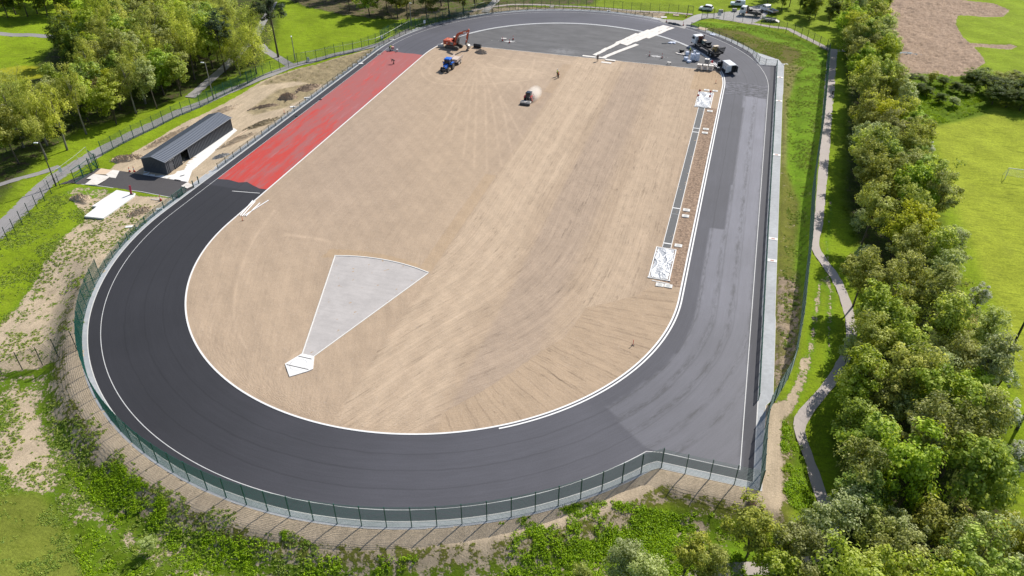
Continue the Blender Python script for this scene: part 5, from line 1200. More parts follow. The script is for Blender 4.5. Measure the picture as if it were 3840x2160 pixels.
heap('spoil_heap', 'narrow sandy ridge between shed and low track fence', TLz(1850, 1090), 5.2, .8, 1.2, .55, MOUND, 9, .4, chunks=80)
heap('spoil_heap', 'crumbly sandy bank behind the near end of the shed', TLz(985, 1235), 3.2, 1.3, .6, .7, MOUND, 10, .5, chunks=80)
heap('spoil_heap', 'long crumbly bank behind the middle of the shed', TLz(1330, 1060), 6.2, .9, 1.35, .6, MOUND, 11, .45, chunks=100)
heap('spoil_heap', 'pale sandy bank beyond the far end of the shed', TLz(1720, 870), 5.5, 1.0, 1.25, .6, MOUND, 12, .3, chunks=40)
heap('rubble_heap', 'grey rubble heap beside the low fence next to the white apron', TLz(1715, 1215), 2.0, .6, 1.0, .35, M('rubble', (.36, .35, .34), .95, .3, 3, bump=1), 13, .6, chunks=110)
heap('rubble_heap', 'low dark grey heap of broken asphalt at the gate crossing', TRz(1300, 190), 2.6, .8, -.3, .3, M('broken_asphalt', (.12, .125, .135), .95, .4, 3, bump=1), 14, .6, chunks=140)
heap('rubble_heap', 'scattered pale rubble behind the end of the low fence at the gate', TRz(1440, 205), 2.4, .5, -.4, .25, M('rubble', (.36, .35, .34), .95, .3, 3), 15, .7, chunks=150)
heap('gravel_patch', 'pale grey stone patch lying on the ploughed ground', RRz(1160, 412), 5.0, 1.0, .1, .1, M('pale_stone', (.42, .44, .44), .95, .1, 3), 16, .3, chunks=0)
heap('dug_hole_spoil', 'small dark burrow mound on the bank below the near right corner', az(1750, 930), .6, .4, .3, .2, MOUND2, 17, .5, chunks=16)

# ================================================================== THROWING SECTOR
S0, S1, S2, S3 = MMz(485, 1300), MMz(740, 535), MMz(1460, 675), MMz(575, 1320)
c0 = Vector((S0.x+S3.x, S0.y+S3.y))/2; cc = (c0.x, c0.y)
apx = Vector((-7.75, -70.0)); arc = []
Ra = ((Vector((S1.x, S1.y))-apx).length+(Vector((S2.x, S2.y))-apx).length)/2
a1, a2 = math.atan2(S1.y-apx.y, S1.x-apx.x), math.atan2(S2.y-apx.y, S2.x-apx.x)
arcp = [(apx.x+Ra*math.cos(a1+(a2-a1)*k/24), apx.y+Ra*math.sin(a1+(a2-a1)*k/24)) for k in range(25)]
poly = [(S0.x, S0.y)]+arcp+[(S3.x, S3.y)]
def grit_mat():
    t = NT('landing_grit'); k = t.ramp(t.noise(.35, 5, .7), .3, .7, .37, .43); k = t.math('MULTIPLY', k, t.ramp(t.noise(6, 3, .8), .2, .8, .93, 1.06))
    k = t.math('MULTIPLY', k, t.ramp(t.noise(.8, 4, .6, t.mapv(t.obj(), (.4, 2.4, 1))), .3, .7, .96, 1.04))
    t.base(t.n('CombineColor', {0: k, 1: t.math('MULTIPLY', k, .93), 2: t.math('MULTIPLY', k, .885)}).outputs[0]); t.rough(.9); t.bump(t.noise(8, 3), .3, .02); return t.m
mb = MB(); mb.add([(p[0], p[1], .065) for p in poly], [tuple(range(len(poly)))]); struct('landing_sector', mb, grit_mat(), label='pinkish grey fan shaped throwing sector on the infield')
se = thing('sector_edging', 'white concrete edging round the fan shaped throwing sector', 'edging', (0, 0, 0))
def strip_part(nm, P, wdt, z, parent, mat):
    mb = MB(); band(mb, offset(P, -wdt/2, False), offset(P, wdt/2, False), z, -.05, closed=False); return part(nm, mb, mat, parent)
strip_part('side_edging', [(S0.x, S0.y), (S1.x, S1.y)], .15, .11, se, CONC_W); strip_part('side_edging', [(S3.x, S3.y), (S2.x, S2.y)], .15, .11, se, CONC_W); strip_part('arc_edging', arcp, .17, .13, se, CONC_W)
sl_ = thing('throwing_slab', 'bright white concrete throwing slab with circle at the point of the sector', 'slab', (0, 0, 0))
pent = cx(MMz(482, 1300), MMz(578, 1322), MMz(568, 1420), MMz(520, 1440), MMz(385, 1480), MMz(350, 1380))
part('slab', MB().slab(pent, -.1, .14), SLAB, sl_)
for (a, b_) in (((455, 1322), (557, 1345)), ((362, 1387), (533, 1426))):
    a, b_ = MMz(*a), MMz(*b_); d = b_-a; mb = MB().box(((a.x+b_.x)/2, (a.y+b_.y)/2, .143), (d.length, .12, .012), math.atan2(d.y, d.x)); part('drain_slot', mb, DARKM, sl_)
cc_ = MMz(455, 1388); ring = [(cc_.x+1.07*math.cos(t), cc_.y+1.07*math.sin(t)) for t in np.linspace(0, 6.283, 40)[:-1]]
mb = MB(); band(mb, offset(ring, -.02), offset(ring, .02), .145); part('circle_rim', mb, STEEL, sl_)

# ================================================================== JUMP RUNWAY AND PITS
rw = thing('jump_runway', 'narrow dark jump runway with white edges between two covered sand pits', 'runway', (0, 0, 0))
RY0, RY1 = -29.3, 28.3; rx0, rx1 = 32.42, 33.62
part('surface', MB().slab([(rx0, RY0), (rx1, RY0), (rx1, RY1), (rx0, RY1)], -.05, .06), M('runway_asphalt', (.072, .074, .076), .7, .2, 1.2), rw)
for x in (rx0-.05, rx1+.05): part('white_edge', MB().box((x, (RY0+RY1)/2, .03), (.09, RY1-RY0, .1)), WHITE, rw)
for y in (TRz(1470, 998).y, TRz(1465, 1028).y, MRz(1315, 170).y, RY0+1.2): part('take_off_board', MB().box(((rx0+rx1)/2, y, .07), (rx1-rx0-.02, .26, .03)), WHITE, rw)
for y in (MRz(1305, 215).y, RY1-.7): part('cross_mark', MB().box(((rx0+rx1)/2, y, .066), (rx1-rx0-.02, .05, .014)), STEEL, rw)
def tarp_mat():
    t = NT('silver_tarp'); t.base(t.mix(t.noise(1.1, 5, .7, dist=.6), (.30, .31, .33), (.52, .53, .54))); t.rough(.42); t.b.inputs['Metallic'].default_value = .25
    t.bump(t.noise(1.4, 4, .6, dist=1.4), .8, .12); return t.m
TARP = tarp_mat()
def pit(label, tl, x0, y0, x1, y1, seed, ext, weights):
    o = thing('sand_pit', label, 'sand pit', (x0, y0, 0)); W, H = x1-x0, y1-y0
    part('frame', MB().box((W/2, -.06, .06), (W+.5, .14, .2)).box((W/2, H+.06, .06), (W+.24, .14, .2)).box((-.06, H/2, .06), (.16, H-.02, .2)).box((W+.06, H/2, .06), (.16, H-.02, .2)), WHITE, o)
    rs = np.random.RandomState(seed); nx, ny = 60, 130; X, Y = np.meshgrid(np.linspace(.1, W-.12, nx), np.linspace(.12, H-.12, ny)); Z = np.full(X.shape, .17)
    for _ in range(26):
        a = rs.uniform(-.5, .9) if rs.rand() < .6 else rs.uniform(1, 2.2); cxx, cyy = rs.uniform(0, W), rs.uniform(0, H); L = rs.uniform(.6, 2.0); amp = rs.uniform(.02, .07); wv = rs.uniform(.06, .14)
        u = (X-cxx)*math.cos(a)+(Y-cyy)*math.sin(a); v = -(X-cxx)*math.sin(a)+(Y-cyy)*math.cos(a)+.2*np.sin(u*2+rs.rand()*6)
        Z += amp*np.exp(-(v/wv)**2)*np.exp(-(u/L)**2)
    Z += .03*np.sin(X*3+Y*1.3)+.006*rs.randn(*X.shape)
    jx = .08*np.sin(Y*1.7+seed)+.04*rs.randn(ny, 1); X = X+jx*((X-W/2)/W)
    idx = (np.arange(ny-1)[:, None]*nx+np.arange(nx-1)[None]).ravel(); F = np.stack([idx, idx+1, idx+nx+1, idx+nx], -1)
    me = npmesh('cover_sheet', np.stack([X.ravel(), Y.ravel(), Z.ravel()], 1), F, TARP); tp = tag(link('cover_sheet', me, None, (x0, y0, 0)), tl, 'tarpaulin')
    return o
pit('white framed sand pit at the near end of the jump runway', 'crumpled silver sheet over the near sand pit', 31.6, -38.2, 34.45, -29.7, 4, 0, 0)
pit('white framed sand pit at the far end of the jump runway', 'crumpled silver sheet over the far sand pit held by red weights', 31.65, 28.6, 34.75, 37.3, 7, 0, 0)
solo('loose_timber', MB().box((0, 0, .05), (2.6, .12, .1)), WHITE, 'loose white rail lying below the near sand pit frame', 'timber', (33.4, -38.9, 0), R(-3))
for i, (q, lb) in enumerate((((305, 405), 'red weight at the far left corner of the far pit cover'), ((668, 445), 'red weight at the far right corner of the far pit cover'), ((250, 570), 'red weight on the left edge of the far pit cover'), ((648, 598), 'dark red weight on the right edge of the far pit cover'))):
    p = z7(*q); o = thing('cover_weight', lb, 'weight', (p.x, p.y, .2), 0, 'red weights on the pit cover'); part('weight', MB().sphere((0, 0, .15), .24, 10, (1, .9, .8)), RED, o, True); part('strap', MB().tube([(-.2, 0, .3), (0, 0, .42), (.2, 0, .3)], .02, 5), BLACK, o)
def pad(label, p, s=(1.15, .85), rz=0, ring=True, grp='concrete cover pads beside the runway', z=.05):
    o = thing('cover_pad', label, 'concrete pad', (p.x, p.y, z), rz, grp); part('slab', MB().box((0, 0, .02), (s[0], s[1], .14)), CONC_W if ring else SLAB, o)
    if ring:
        n = 20; mb = MB(); mb.slab([(.34*math.cos(2*math.pi*k/n), .34*math.sin(2*math.pi*k/n)) for k in range(n)], .088, .098); part('round_cover', mb, M('cover_grey', (.42, .42, .40), .7), o)
    return o
for q, lb in ((TRz(1552, 702), 'pale pad beyond the far pit, the left one of two'), (TRz(1618, 709), 'pale pad beyond the far pit, the right one beside the kerb'), (TRz(1577, 865), 'pale pad just below the far sand pit'), (TRz(1546, 1005), 'pale pad level with the upper take-off board'),
              (TRz(1538, 1034), 'pale pad a step below the upper take-off board'), (MRz(1395, 185), 'pale pad beside the lower take-off board'), (MRz(1388, 231), 'pale pad just below the lower take-off board'), (MRz(1332, 461), 'pale pad just above the near sand pit'), (MRz(1188, 766), 'left pale pad below the near sand pit'), (MRz(1254, 775), 'right pale pad below the near sand pit')): pad(lb, q)
for i, y in enumerate((52.0, 37.2, 9.5, -21.8, -28.3)):
    lb = ['uppermost', 'second', 'middle', 'fourth', 'lowest'][i]+' pale access cover set in the right hand paving'
    o = thing('access_cover', lb, 'cover', (48.85, y, .03), 0, 'access covers in the right paving'); part('frame', MB().box((0, 0, .01), (1.35, .75, .05)), WHITE, o); part('brick_infill', MB().box((0, 0, .04), (.55, .4, .02)), M('brick_pink', (.42, .26, .22), .8), o)
for q, lb in ((Tz(938, 496), 'white cover in the paving beside the upper red surface'), (Tz(1180, 312), 'large white cover in the paving near the hi-vis worker'), (Tz(1378, 222), 'white cover in the paving at the left of the far bend'), (Tz(1766, 128), 'white cover in the paving below the far trees'), (TRz(350, 56), 'white cover on the verge behind the far bend'), (TRz(792, 85), 'white cover in the far paving left of the gates'), (Lz(1240, 176), 'pale cover in the paving left of the near bend'), (Lz(1003, 314), 'square pale cover on the soil outside the low fence'), (RRz(218, 502), 'white kerb block at the top end of the right paving'), (Tz(520, 762), 'pile of white offcuts by the fence beside the spoil'), (Tz(410, 832), 'white plank at the fence beside the red marker post')):
    pad(lb, q, (1.1, .6), R(30), False, 'white covers round the track')
# ================================================================== WHITE ROADWAY BOARDS
rgb = random.Random(4); bi = 0
def boards(A, B, rows, w_, l_, z, desc):
    global bi
    A = Vector((A.x, A.y)); B = Vector((B.x, B.y)); d = (B-A); L = d.length; d.normalize(); n = Vector((-d.y, d.x)); k = int(L/l_*1.03)+1; ang_ = math.atan2(d.y, d.x)
    for r_ in rows:
        for i in range(k):
            c = A+d*(L*(i+.5)/k)+n*(r_*w_*.98+rgb.uniform(-.12, .12)); bi += 1
            solo('roadway_board', MB().box((0, 0, .012), (L/k*1.07, w_*rgb.uniform(.96, 1.08), .02)), BOARDW, f'{desc}', 'board', (c.x, c.y, .012+.0035*(bi % 9)), ang_+rgb.uniform(-.05, .05), 'white boards laid across the asphalt')
boards(TRz(680, 428), TRz(1015, 262), [0], 1.15, 2.4, 0, 'white board of the left wheel track laid across the grey asphalt')
boards(TRz(745, 450), TRz(1010, 345), [0], 1.15, 2.4, 0, 'white board of the right wheel track laid across the grey asphalt')
boards(TRz(905, 345), TRz(1150, 245), [-.5, .5, 1.4], 1.25, 2.4, 0, 'white board in the broad part of the roadway inside the kerb line')
boards(TRz(1070, 290), TRz(1270, 210), [-.6, .5, 1.5], 1.25, 2.4, 0, 'white board in the broad part of the roadway on the running lanes')
for a, lb, dz in (((605, 440), 'white board lying along the soil edge at the end of the roadway', 0), ((700, 450), 'white board beside the black clad worker at the soil edge', .03), ((738, 488), 'lone white board lying on the soil', 0), ((770, 472), 'white board propped on the soil edging', .1)):
    p = TRz(a[0]+35, a[1]); solo('roadway_board', MB().box((0, 0, .02), (3.4 if '605' in str(a) else 2.5, .9, .03)), BOARDW, lb, 'board', (p.x, p.y, .06+dz), R(-3), 'white boards laid across the asphalt')
for q, lb, mt, rz in ((TRz(1520, 228), 'beige board leaning behind the low fence at the gate', TANP, -.45), (TRz(1315, 122), 'beige board lying on the verge below the gates', TANP, .1), (TRz(1220, 138), 'pale crumpled sheet on the verge at the gate', BOARDW, .3), (TRz(1600, 272), 'white plastic sheet rolled on the paving by the low fence', BAGW, -.5)):
    solo('loose_board', MB().box((0, 0, .12), (2.6 if 'leaning' in lb else 1.6, 1.5 if 'leaning' in lb else .9, .08), rx=.12), mt, lb, 'board', (q.x, q.y, .05), rz)

# ================================================================== VEHICLES  (local +y is forward)
def wheel(parent, x, y, r, wd, rim=GREYM, name='wheel', tyre=RUBBER):
    o = part(name, MB().cylx((0, 0, 0), r, wd), tyre, parent, loc=(x, y, r)); sg = 1 if x > 0 else -1
    part('rim', MB().cylx((sg*(wd/2-.02), 0, 0), r*.58, .08, 16, .05), rim, o); return o
def lights(parent, xs, y, z, sx, sz, mat, name):
    for x in xs: part(name, MB().box((x, y, z), (sx, .05, sz)), mat, parent)
LAMP = M('lamp_glass', (.65, .67, .7), .2, .02); TAIL = M('tail_red', (.35, .01, .01), .3, .05); PLATE = M('number_plate', (.6, .52, .1), .5)
def car(name, label, cat, x, y, hd, W, prof, glass, roof, wheels, wr=.33, paint=WPAINT, extras=None):
    o = thing(name, label, cat, (x, y, float(terr(x, y))+.03), R(hd-90))
    part('body', MB().extr(prof, -W/2, W/2, .10), paint, o, loc=(0, 0, 0))
    part('windows', MB().extr(glass, -W/2+.10, W/2-.10, .10), GLASS, o)
    part('roof', MB().extr(roof, -W/2+.16, W/2-.16, .12), paint, o)
    for wy in wheels:
        for sx in (-1, 1): wheel(o, sx*(W/2-.12), wy, wr, .22)
    ys = [p[0] for p in prof]; zf = .62
    lights(o, (-W/2+.28, W/2-.28), max(ys)-.03, zf, .34, .14, LAMP, 'headlight'); lights(o, (-W/2+.22, W/2-.22), min(ys)+.03, zf+.12, .26, .2, TAIL, 'tail_light')
    part('rear_plate', MB().box((0, min(ys)+.01, .5), (.5, .04, .11)), PLATE, o)
    return o
hp = [(-1.95, .35), (-1.98, .75), (-1.8, .98), (-.9, .98), (.9, .92), (1.75, .75), (1.95, .55), (1.95, .3), (1.5, .24), (-1.6, .24)]
car('parked_car', 'white hatchback parked on the grass just beyond the main gates', 'car', 27.4, 102.5, 172, 1.8, hp, [(-1.85, .95), (-1.45, 1.38), (-.6, 1.5), (.25, 1.46), (1.0, .93)], [(-1.55, 1.37), (-1.3, 1.49), (-.5, 1.545), (.2, 1.51), (.3, 1.46), (-.6, 1.46)], (-1.2, 1.25))
sp_ = [(-2.1, .45), (-2.12, 1.05), (-.2, 1.12), (.95, 1.08), (1.95, .98), (2.1, .75), (2.1, .45), (1.6, .38), (-1.7, .38)]
o = car('pickup', 'pale blue pickup with hard top on the grass by the dark trees', 'pickup', 35.9, 108.9, 185, 1.8, sp_, [(-2.0, 1.05), (-1.95, 1.7), (-.1, 1.72), (.35, 1.68), (.95, 1.06)], [(-2.02, 1.55), (-1.98, 1.78), (.25, 1.8), (.35, 1.7), (-1.9, 1.68)], (-1.35, 1.3), .38, M('pale_blue_paint', (.60, .68, .72), .35))
part('hard_top', MB().extr([(-2.05, 1.1), (-2.03, 1.74), (-.75, 1.76), (-.7, 1.1)], -.86, .86, .06), M('pale_blue_paint', (.60, .68, .72), .35), o)
part('roof_ladder', MB().tube([(-.4, -1.8, 1.9), (-.4, .1, 1.9)], .03, 5).tube([(.1, -1.8, 1.9), (.1, .1, 1.9)], .03, 5).tube([(-.4, -1.5, 1.9), (.1, -1.5, 1.9)], .03, 5).tube([(-.4, -.4, 1.9), (.1, -.4, 1.9)], .03, 5), GREYM, o)
def lorry(label, x, y, hd, L, W, cabL, cabH, bedz, wr, bedmat, sideh, chassis=DARKM, cab=WPAINT):
    o = thing('flatbed_truck', label, 'truck', (x, y, .02), R(hd-90)); f = L/2
    part('chassis', MB().box((0, -.1, bedz-.28), (W*.45, L-.5, .22)), chassis, o)
    c = part('cab', MB().extr([(f-cabL, bedz-.35), (f-cabL, cabH-.05), (f-cabL+.25, cabH), (f-.35, cabH), (f-.08, cabH*.62), (f, bedz+.05), (f, bedz-.45)], -W/2+.06, W/2-.06, .05), cab, o)
    part('windscreen', MB().box((0, f-.17, cabH*.79), (W-.5, .06, cabH*.27), rx=.32), GLASS, c)
    for s in (-1, 1):
        part('side_window', MB().box((s*(W/2-.045), f-cabL*.45, cabH*.77), (.06, cabL*.5, cabH*.22)), GLASS, c); part('mirror', MB().box((s*(W/2+.12), f-.35, cabH*.74), (.1, .08, .34)).tube([(s*(W/2-.05), f-.35, cabH*.7), (s*(W/2+.12), f-.35, cabH*.7)], .02, 5), BLACK, c)
    part('bumper', MB().box((0, f-.02, bedz-.55), (W-.1, .2, .3)), chassis, c); lights(c, (-W/2+.35, W/2-.35), f+.07, bedz-.52, .3, .15, LAMP, 'headlight')
    b0, b1 = -f, f-cabL-(.9 if L > 7 else .6); part('load_bed', MB().box((0, (b0+b1)/2, bedz), (W, b1-b0, .14)), bedmat, o)
    for s in (-1, 1): part('side_board', MB().box((s*(W/2-.03), (b0+b1)/2, bedz+.07+sideh/2), (.05, b1-b0-.12, sideh)), bedmat, o)
    part('head_board', MB().box((0, b1-.04, bedz+.5), (W-.06, .06, .9)), bedmat, o)
    return o, b0, b1
o, b0, b1 = lorry('long black flatbed truck with white cab, rusty folded crane and raised tail ramp', 30.75, 65.5, 125.5, 11.4, 2.45, 1.9, 2.75, 1.15, .48, DARKM, .28)
for wy in (4.1, -2.6, -3.9):
    for s in (-1, 1): wheel(o, s*.98, wy, .48, .3 if wy > 0 else .5)
cr = part('loader_crane', MB().box((0, 3.25, 1.7), (.6, .5, 1.3)).box((0, 3.2, 2.5), (.9, .5, .4)).tube([(-.3, 3.2, 2.6), (.75, 3.0, 3.15), (.35, 2.6, 1.7)], [.17, .16, .12], 6).tube([(.2, 3.3, 2.7), (-.85, 3.0, 3.0), (-.7, 2.7, 1.6)], [.16, .14, .1], 6), RUST, o)
part('hydraulic_rams', MB().tube([(0, 3.5, 1.9), (.5, 3.2, 2.8)], .06, 6).tube([(-.1, 3.5, 1.9), (-.6, 3.2, 2.7)], .06, 6), BLACK, cr)
part('tail_ramp', MB().box((0, b0-.25, 1.95), (2.3, .08, .1), rx=-.3).box((0, b0-.45, 2.55), (2.3, .08, .1)).box((0, b0-.1, 1.3), (2.3, .08, .1)), BLACK, o)
mb = MB()
for k in range(9): mb.tube([(-1.12+k*.28, b0-.05, 1.15), (-1.12+k*.28, b0-.75, 3.1)], .055, 4)
for k in range(6): mb.tube([(-1.15, b0-.1-k*.12, 1.35+k*.34), (1.15, b0-.1-k*.12, 1.35+k*.34)], .045, 4)
part('ramp_grille', mb, BLACK, o)
TRK = o
def on_truck(x, y, z=1.22): v = TRK.matrix_basis @ Vector((x, y, z)) if False else Matrix.Translation(TRK.location) @ Matrix.Rotation(TRK.rotation_euler.z, 4, 'Z') @ Vector((x, y, z)); return tuple(v)
q = thing('generator', 'green machine box standing on the truck bed behind the crane', 'generator', on_truck(.3, 1.9), TRK.rotation_euler.z); part('casing', MB().box((0, 0, .45), (.9, 1.2, .9)), M('sage_green', (.22, .28, .24), .6, .1), q); part('lid', MB().box((0, 0, .94), (.8, 1.0, .08)), BEIGE, q)
q = thing('paving_machine', 'black framed machine lying on the middle of the truck bed', 'machine', on_truck(0, -.1), TRK.rotation_euler.z); part('frame', MB().box((0, 0, .3), (1.5, 2.4, .3)).tube([(-.6, -1, .5), (.3, .9, 1.1)], .07, 6).tube([(.6, -1, .5), (-.2, 1.0, 1.2)], .07, 6), BLACK, q); part('hopper', MB().box((.2, .2, .85), (1.1, .9, .6), 0, 1.4), BLACK, q); part('wheel', MB().cylx((-.75, -.7, .45), .33, .2), RUBBER, q)
q = thing('mixing_machine', 'yellow brown mixer with a cream top at the tail of the truck bed', 'machine', on_truck(-.2, -4.2), TRK.rotation_euler.z); part('drum', MB().box((0, 0, .7), (1.3, 1.1, 1.0), 0, .85), M('ochre_paint', (.36, .24, .08), .7, .25, 3, dirt=.4), q); part('top_plate', MB().box((.1, .1, 1.45), (1.3, .9, .08)), BEIGE, q); part('wheel', MB().cylx((-.65, -.3, .4), .4, .22), RUBBER, q); part('wheel', MB().cylx((.65, -.3, .4), .4, .22), RUBBER, q)
q = thing('sack_pile', 'white and pink sacks piled on the truck bed', 'sacks', on_truck(.2, -2.2), TRK.rotation_euler.z)
for i in range(5): part('sack', MB().sphere((rnd.uniform(-.6, .6), rnd.uniform(-.5, .5), .15+.12*i), .38, 8, (1, .7, .4)), CREAM, q, True)
o, b0, b1 = lorry('white cab tipper with dark open body parked on the gravel by the fence', 40.1, 99.9, 166, 6.2, 2.0, 1.6, 2.45, .98, .4, DARKM, .42)
for wy in (2.1, -1.5):
    for s in (-1, 1): wheel(o, s*.82, wy, .4, .28)
part('crane_post', MB().box((-.3, 1.15, 1.8), (.3, .3, 1.6)).box((.5, 1.15, 1.7), (.25, .25, 1.8)).tube([(-.3, 1.1, 2.6), (.6, 1.0, 2.3)], .1, 6), BLACK, o); part('orange_locker', MB().box((-1.02, 1.0, 1.0), (.12, .35, .5)), HIV_O, o)
part('load', MB().box((0, -1.3, 1.25), (1.5, 2.6, .3), 0, .8).tube([(-.5, -2, 1.4), (.4, .3, 1.8)], .07, 6), DARKM, o)
o = thing('dropside_truck', 'white crew cab dropside pickup with red and white chevrons on its tailboard', 'truck', (44.9, 104.5, .02), R(130-90))
part('cab', MB().extr([(.35, .55), (.35, 1.95), (.6, 2.05), (1.75, 2.02), (2.35, 1.35), (2.95, 1.15), (3.0, .5)], -.95, .95, .06), WPAINT, o); part('windscreen', MB().box((0, 2.08, 1.68), (1.5, .05, .8), rx=.72), GLASS, o)
for s in (-1, 1): part('side_window', MB().box((s*.955, 1.55, 1.6), (.05, .6, .42)), GLASS, o); part('rear_side_window', MB().box((s*.955, .8, 1.6), (.05, .5, .42)), GLASS, o); part('side_board', MB().box((s*.98, -1.4, 1.1), (.05, 3.1, .38)), WPAINT, o)
part('load_bed', MB().box((0, -1.35, .86), (1.98, 3.2, .1)), DARKM, o); part('chassis', MB().box((0, 0, .6), (.9, 5.6, .2)), DARKM, o); part('load', MB().box((-.3, -.3, 1.1), (.6, .6, .4)).box((.4, -1.2, 1.0), (.7, .8, .2)), TANP, o)
tb = part('tail_board', MB().box((0, -2.97, 1.1), (1.98, .05, .42)), WPAINT, o)
for k in range(5): part('chevron', MB().box((-.78+k*.39, -3.0, 1.1), (.13, .02, .44), ry=.5), CONE_R, tb)
for wy in (2.1, -1.7):
    for s in (-1, 1): wheel(o, s*.82, wy, .36, .24)
lights(o, (-.7, .7), 2.98, .8, .3, .16, LAMP, 'headlight')
o = thing('plant_trailer', 'low flat trailer with pale ramp boards parked on the grass behind the fence', 'trailer', (45.3, 96.0, .02), R(172-90))
part('deck', MB().box((0, 0, .6), (1.8, 3.4, .1)), GREYM, o); part('ramp', MB().box((0, -2.2, .42), (1.6, 1.1, .06), rx=.35), CREAM, o); part('side_rail', MB().box((.9, 0, .8), (.05, 3.4, .25)).box((-.9, 0, .8), (.05, 3.4, .25)), GREYM, o); part('drawbar', MB().tube([(-.6, 1.7, .55), (0, 2.8, .5), (.6, 1.7, .55)], .05, 6), DARKM, o); part('tool_box', MB().box((0, 1.6, .85), (1.0, .5, .4)), M('dark_green_box', (.03, .09, .07), .5), o)
for wy in (-.4, .4):
    for s in (-1, 1): wheel(o, s*.95, wy, .3, .2)
for q, lb in (((31.7, 101.1), 'concrete block on the grass nearest the white hatchback'), ((35.4, 103.5), 'concrete block beside the gravel road below the pale pickup')):
    o = thing('concrete_block', lb, 'block', (q[0], q[1], 0), .2, 'concrete blocks by the gravel road'); part('block', MB().box((0, 0, .35), (1.3, .75, .7), 0, .94), M('grey_block', (.36, .35, .32), .9, .2, 3), o); part('lifting_eye', MB().tube([(-.1, 0, .7), (0, 0, .8), (.1, 0, .7)], .02, 5), DARKM, o)
# van
o = thing('panel_van', 'white panel van with its front door and rear doors standing open', 'van', (36.62, 52.95, .02), R(121-90))
part('body', MB().extr([(-2.5, .45), (-2.5, 2.1), (-2.35, 2.22), (1.0, 2.22), (1.35, 2.1), (1.95, 1.35), (2.5, 1.1), (2.55, .45)], -.93, .93, .06), WPAINT, o)
part('windscreen', MB().box((0, 1.68, 1.74), (1.5, .05, .9), rx=.67), GLASS, o); part('load_space_shade', MB().box((.28, -2.51, 1.3), (1.15, .04, 1.6)), BLACK, o)  # flat black panel on the closed tail paints the unlit load space
part('door_opening_shade', MB().box((-.94, 1.15, 1.3), (.03, .95, 1.5)), BLACK, o); part('sill', MB().box((-.93, -.5, .45), (.06, 3.4, .3)).box((.93, -.3, .45), (.06, 3.6, .3)).box((0, -2.55, .5), (1.8, .1, .18)), DARKM, o)  # black panel on the side paints the dark inside behind the open door
part('side_seam', MB().box((-.942, .25, 1.25), (.012, .03, 1.5)).box((-.942, -1.0, 1.25), (.012, .03, 1.5)).box((-.942, -.4, 1.35), (.012, 1.25, .025)), DARKM, o)
fd = part('front_door', MB().box((-.45, 0, 0), (.9, .06, 1.0)).box((-.45, 0, .82), (.9, .05, .08)).box((-.04, 0, .66), (.07, .05, .32)).box((-.86, 0, .66), (.07, .05, .32)), WPAINT, o, loc=(-.93, 1.62, .95)); part('door_window', MB().box((-.45, 0, .65), (.76, .03, .3)), GLASS, fd); part('door_lining', MB().box((-.45, -.04, .02), (.8, .03, .85)), BLACK, fd)
for s, a in ((1, -.35), (-1, 1.9)):
    d_ = part('rear_door', MB().box((0, -.42, 0), (.05, .84, 1.6)), WPAINT, o, loc=(s*.9, -2.5, 1.3)); d_.rotation_euler.z = -a*.2 if s > 0 else -1.55; part('door_lining', MB().box((-s*.04 if s > 0 else -.03, -.42, 0), (.02, .7, 1.4)), DARKM, d_)
lights(o, (-.72, .72), 2.53, .85, .3, .22, LAMP, 'headlight'); part('rear_plate', MB().box((-.5, -2.55, .72), (.5, .03, .12)), M('plate_dark', (.08, .08, .1), .5), o)
for wy in (1.75, -1.45):
    for s in (-1, 1): wheel(o, s*.82, wy, .33, .22)

# excavator: local +x forward here
o = thing('excavator', 'orange tracked excavator with folded arm resting its bucket on the soil', 'excavator', (-31.05, 49.35, .02), R(-8))
for s in (-1, 1):
    mb = MB(); y = s*1.12; n = 12; V = []
    prof = [(-1.55+.42*math.cos(a), .42+.42*math.sin(a)) for a in np.linspace(math.pi/2, 3*math.pi/2, n)]+[(1.55+.42*math.cos(a), .42+.42*math.sin(a)) for a in np.linspace(-math.pi/2, math.pi/2, n)]
    V = [(p[0], y-.27, p[1]) for p in prof]+[(p[0], y+.27, p[1]) for p in prof]; N = len(prof); mb.add(V, [tuple(range(N)), tuple(range(2*N-1, N-1, -1))]+[(k, N+k, N+(k+1) % N, (k+1) % N) for k in range(N)])
    for k in range(16): mb.box((-1.6+k*.21, y, .86), (.12, .58, .05)); 
    t_ = part('track', mb, DUSTR, o); mb = MB()
    for xx in (-1.5, -.9, -.3, .3, .9, 1.5): mb.tube([(xx, y-s*.0-.3, .4), (xx, y+.3, .4)], .2 if abs(xx) < 1.4 else .33, 10)
    part('rollers', mb, DARKM, t_)
part('undercarriage', MB().box((0, 0, .6), (1.6, 1.8, .35)).tube([(0, 0, .7), (0, 0, 1.02)], .6, 16), DARKM, o)
h = thing('x', '', ''); bpy.data.objects.remove(h)
hs_ = part('house', MB().extr([(-1.2, 1.0), (-1.2, 1.75), (-1.05, 1.95), (1.0, 1.95), (1.15, 1.75), (1.15, 1.0)], -2.05, -.35, .05).box((.2, -.85, 1.4), (1.1, .6, .75)).box((-.1, .2, 1.15), (1.6, 2.1, .3)), ORANGE, o)
part('counterweight', MB().box((-2.2, 0, 1.5), (.5, 2.35, 1.0), 0, .92), ORANGE, hs_); part('engine_cover', MB().box((-1.3, .1, 2.0), (1.2, 1.5, .14)).box((-1.6, .5, 2.15), (.15, .15, .3)), M('faded_orange', (.62, .16, .09), .6, .1, 2, dirt=.3), hs_); part('side_panel', MB().box((-.25, -1.17, 1.45), (1.4, .06, .7)), M('grey_panel', (.20, .19, .18), .6, .2, 3, dirt=.4), hs_); part('logo_stripe', MB().box((-1.3, -1.21, 1.45), (.22, .02, .28)), WPAINT, hs_)
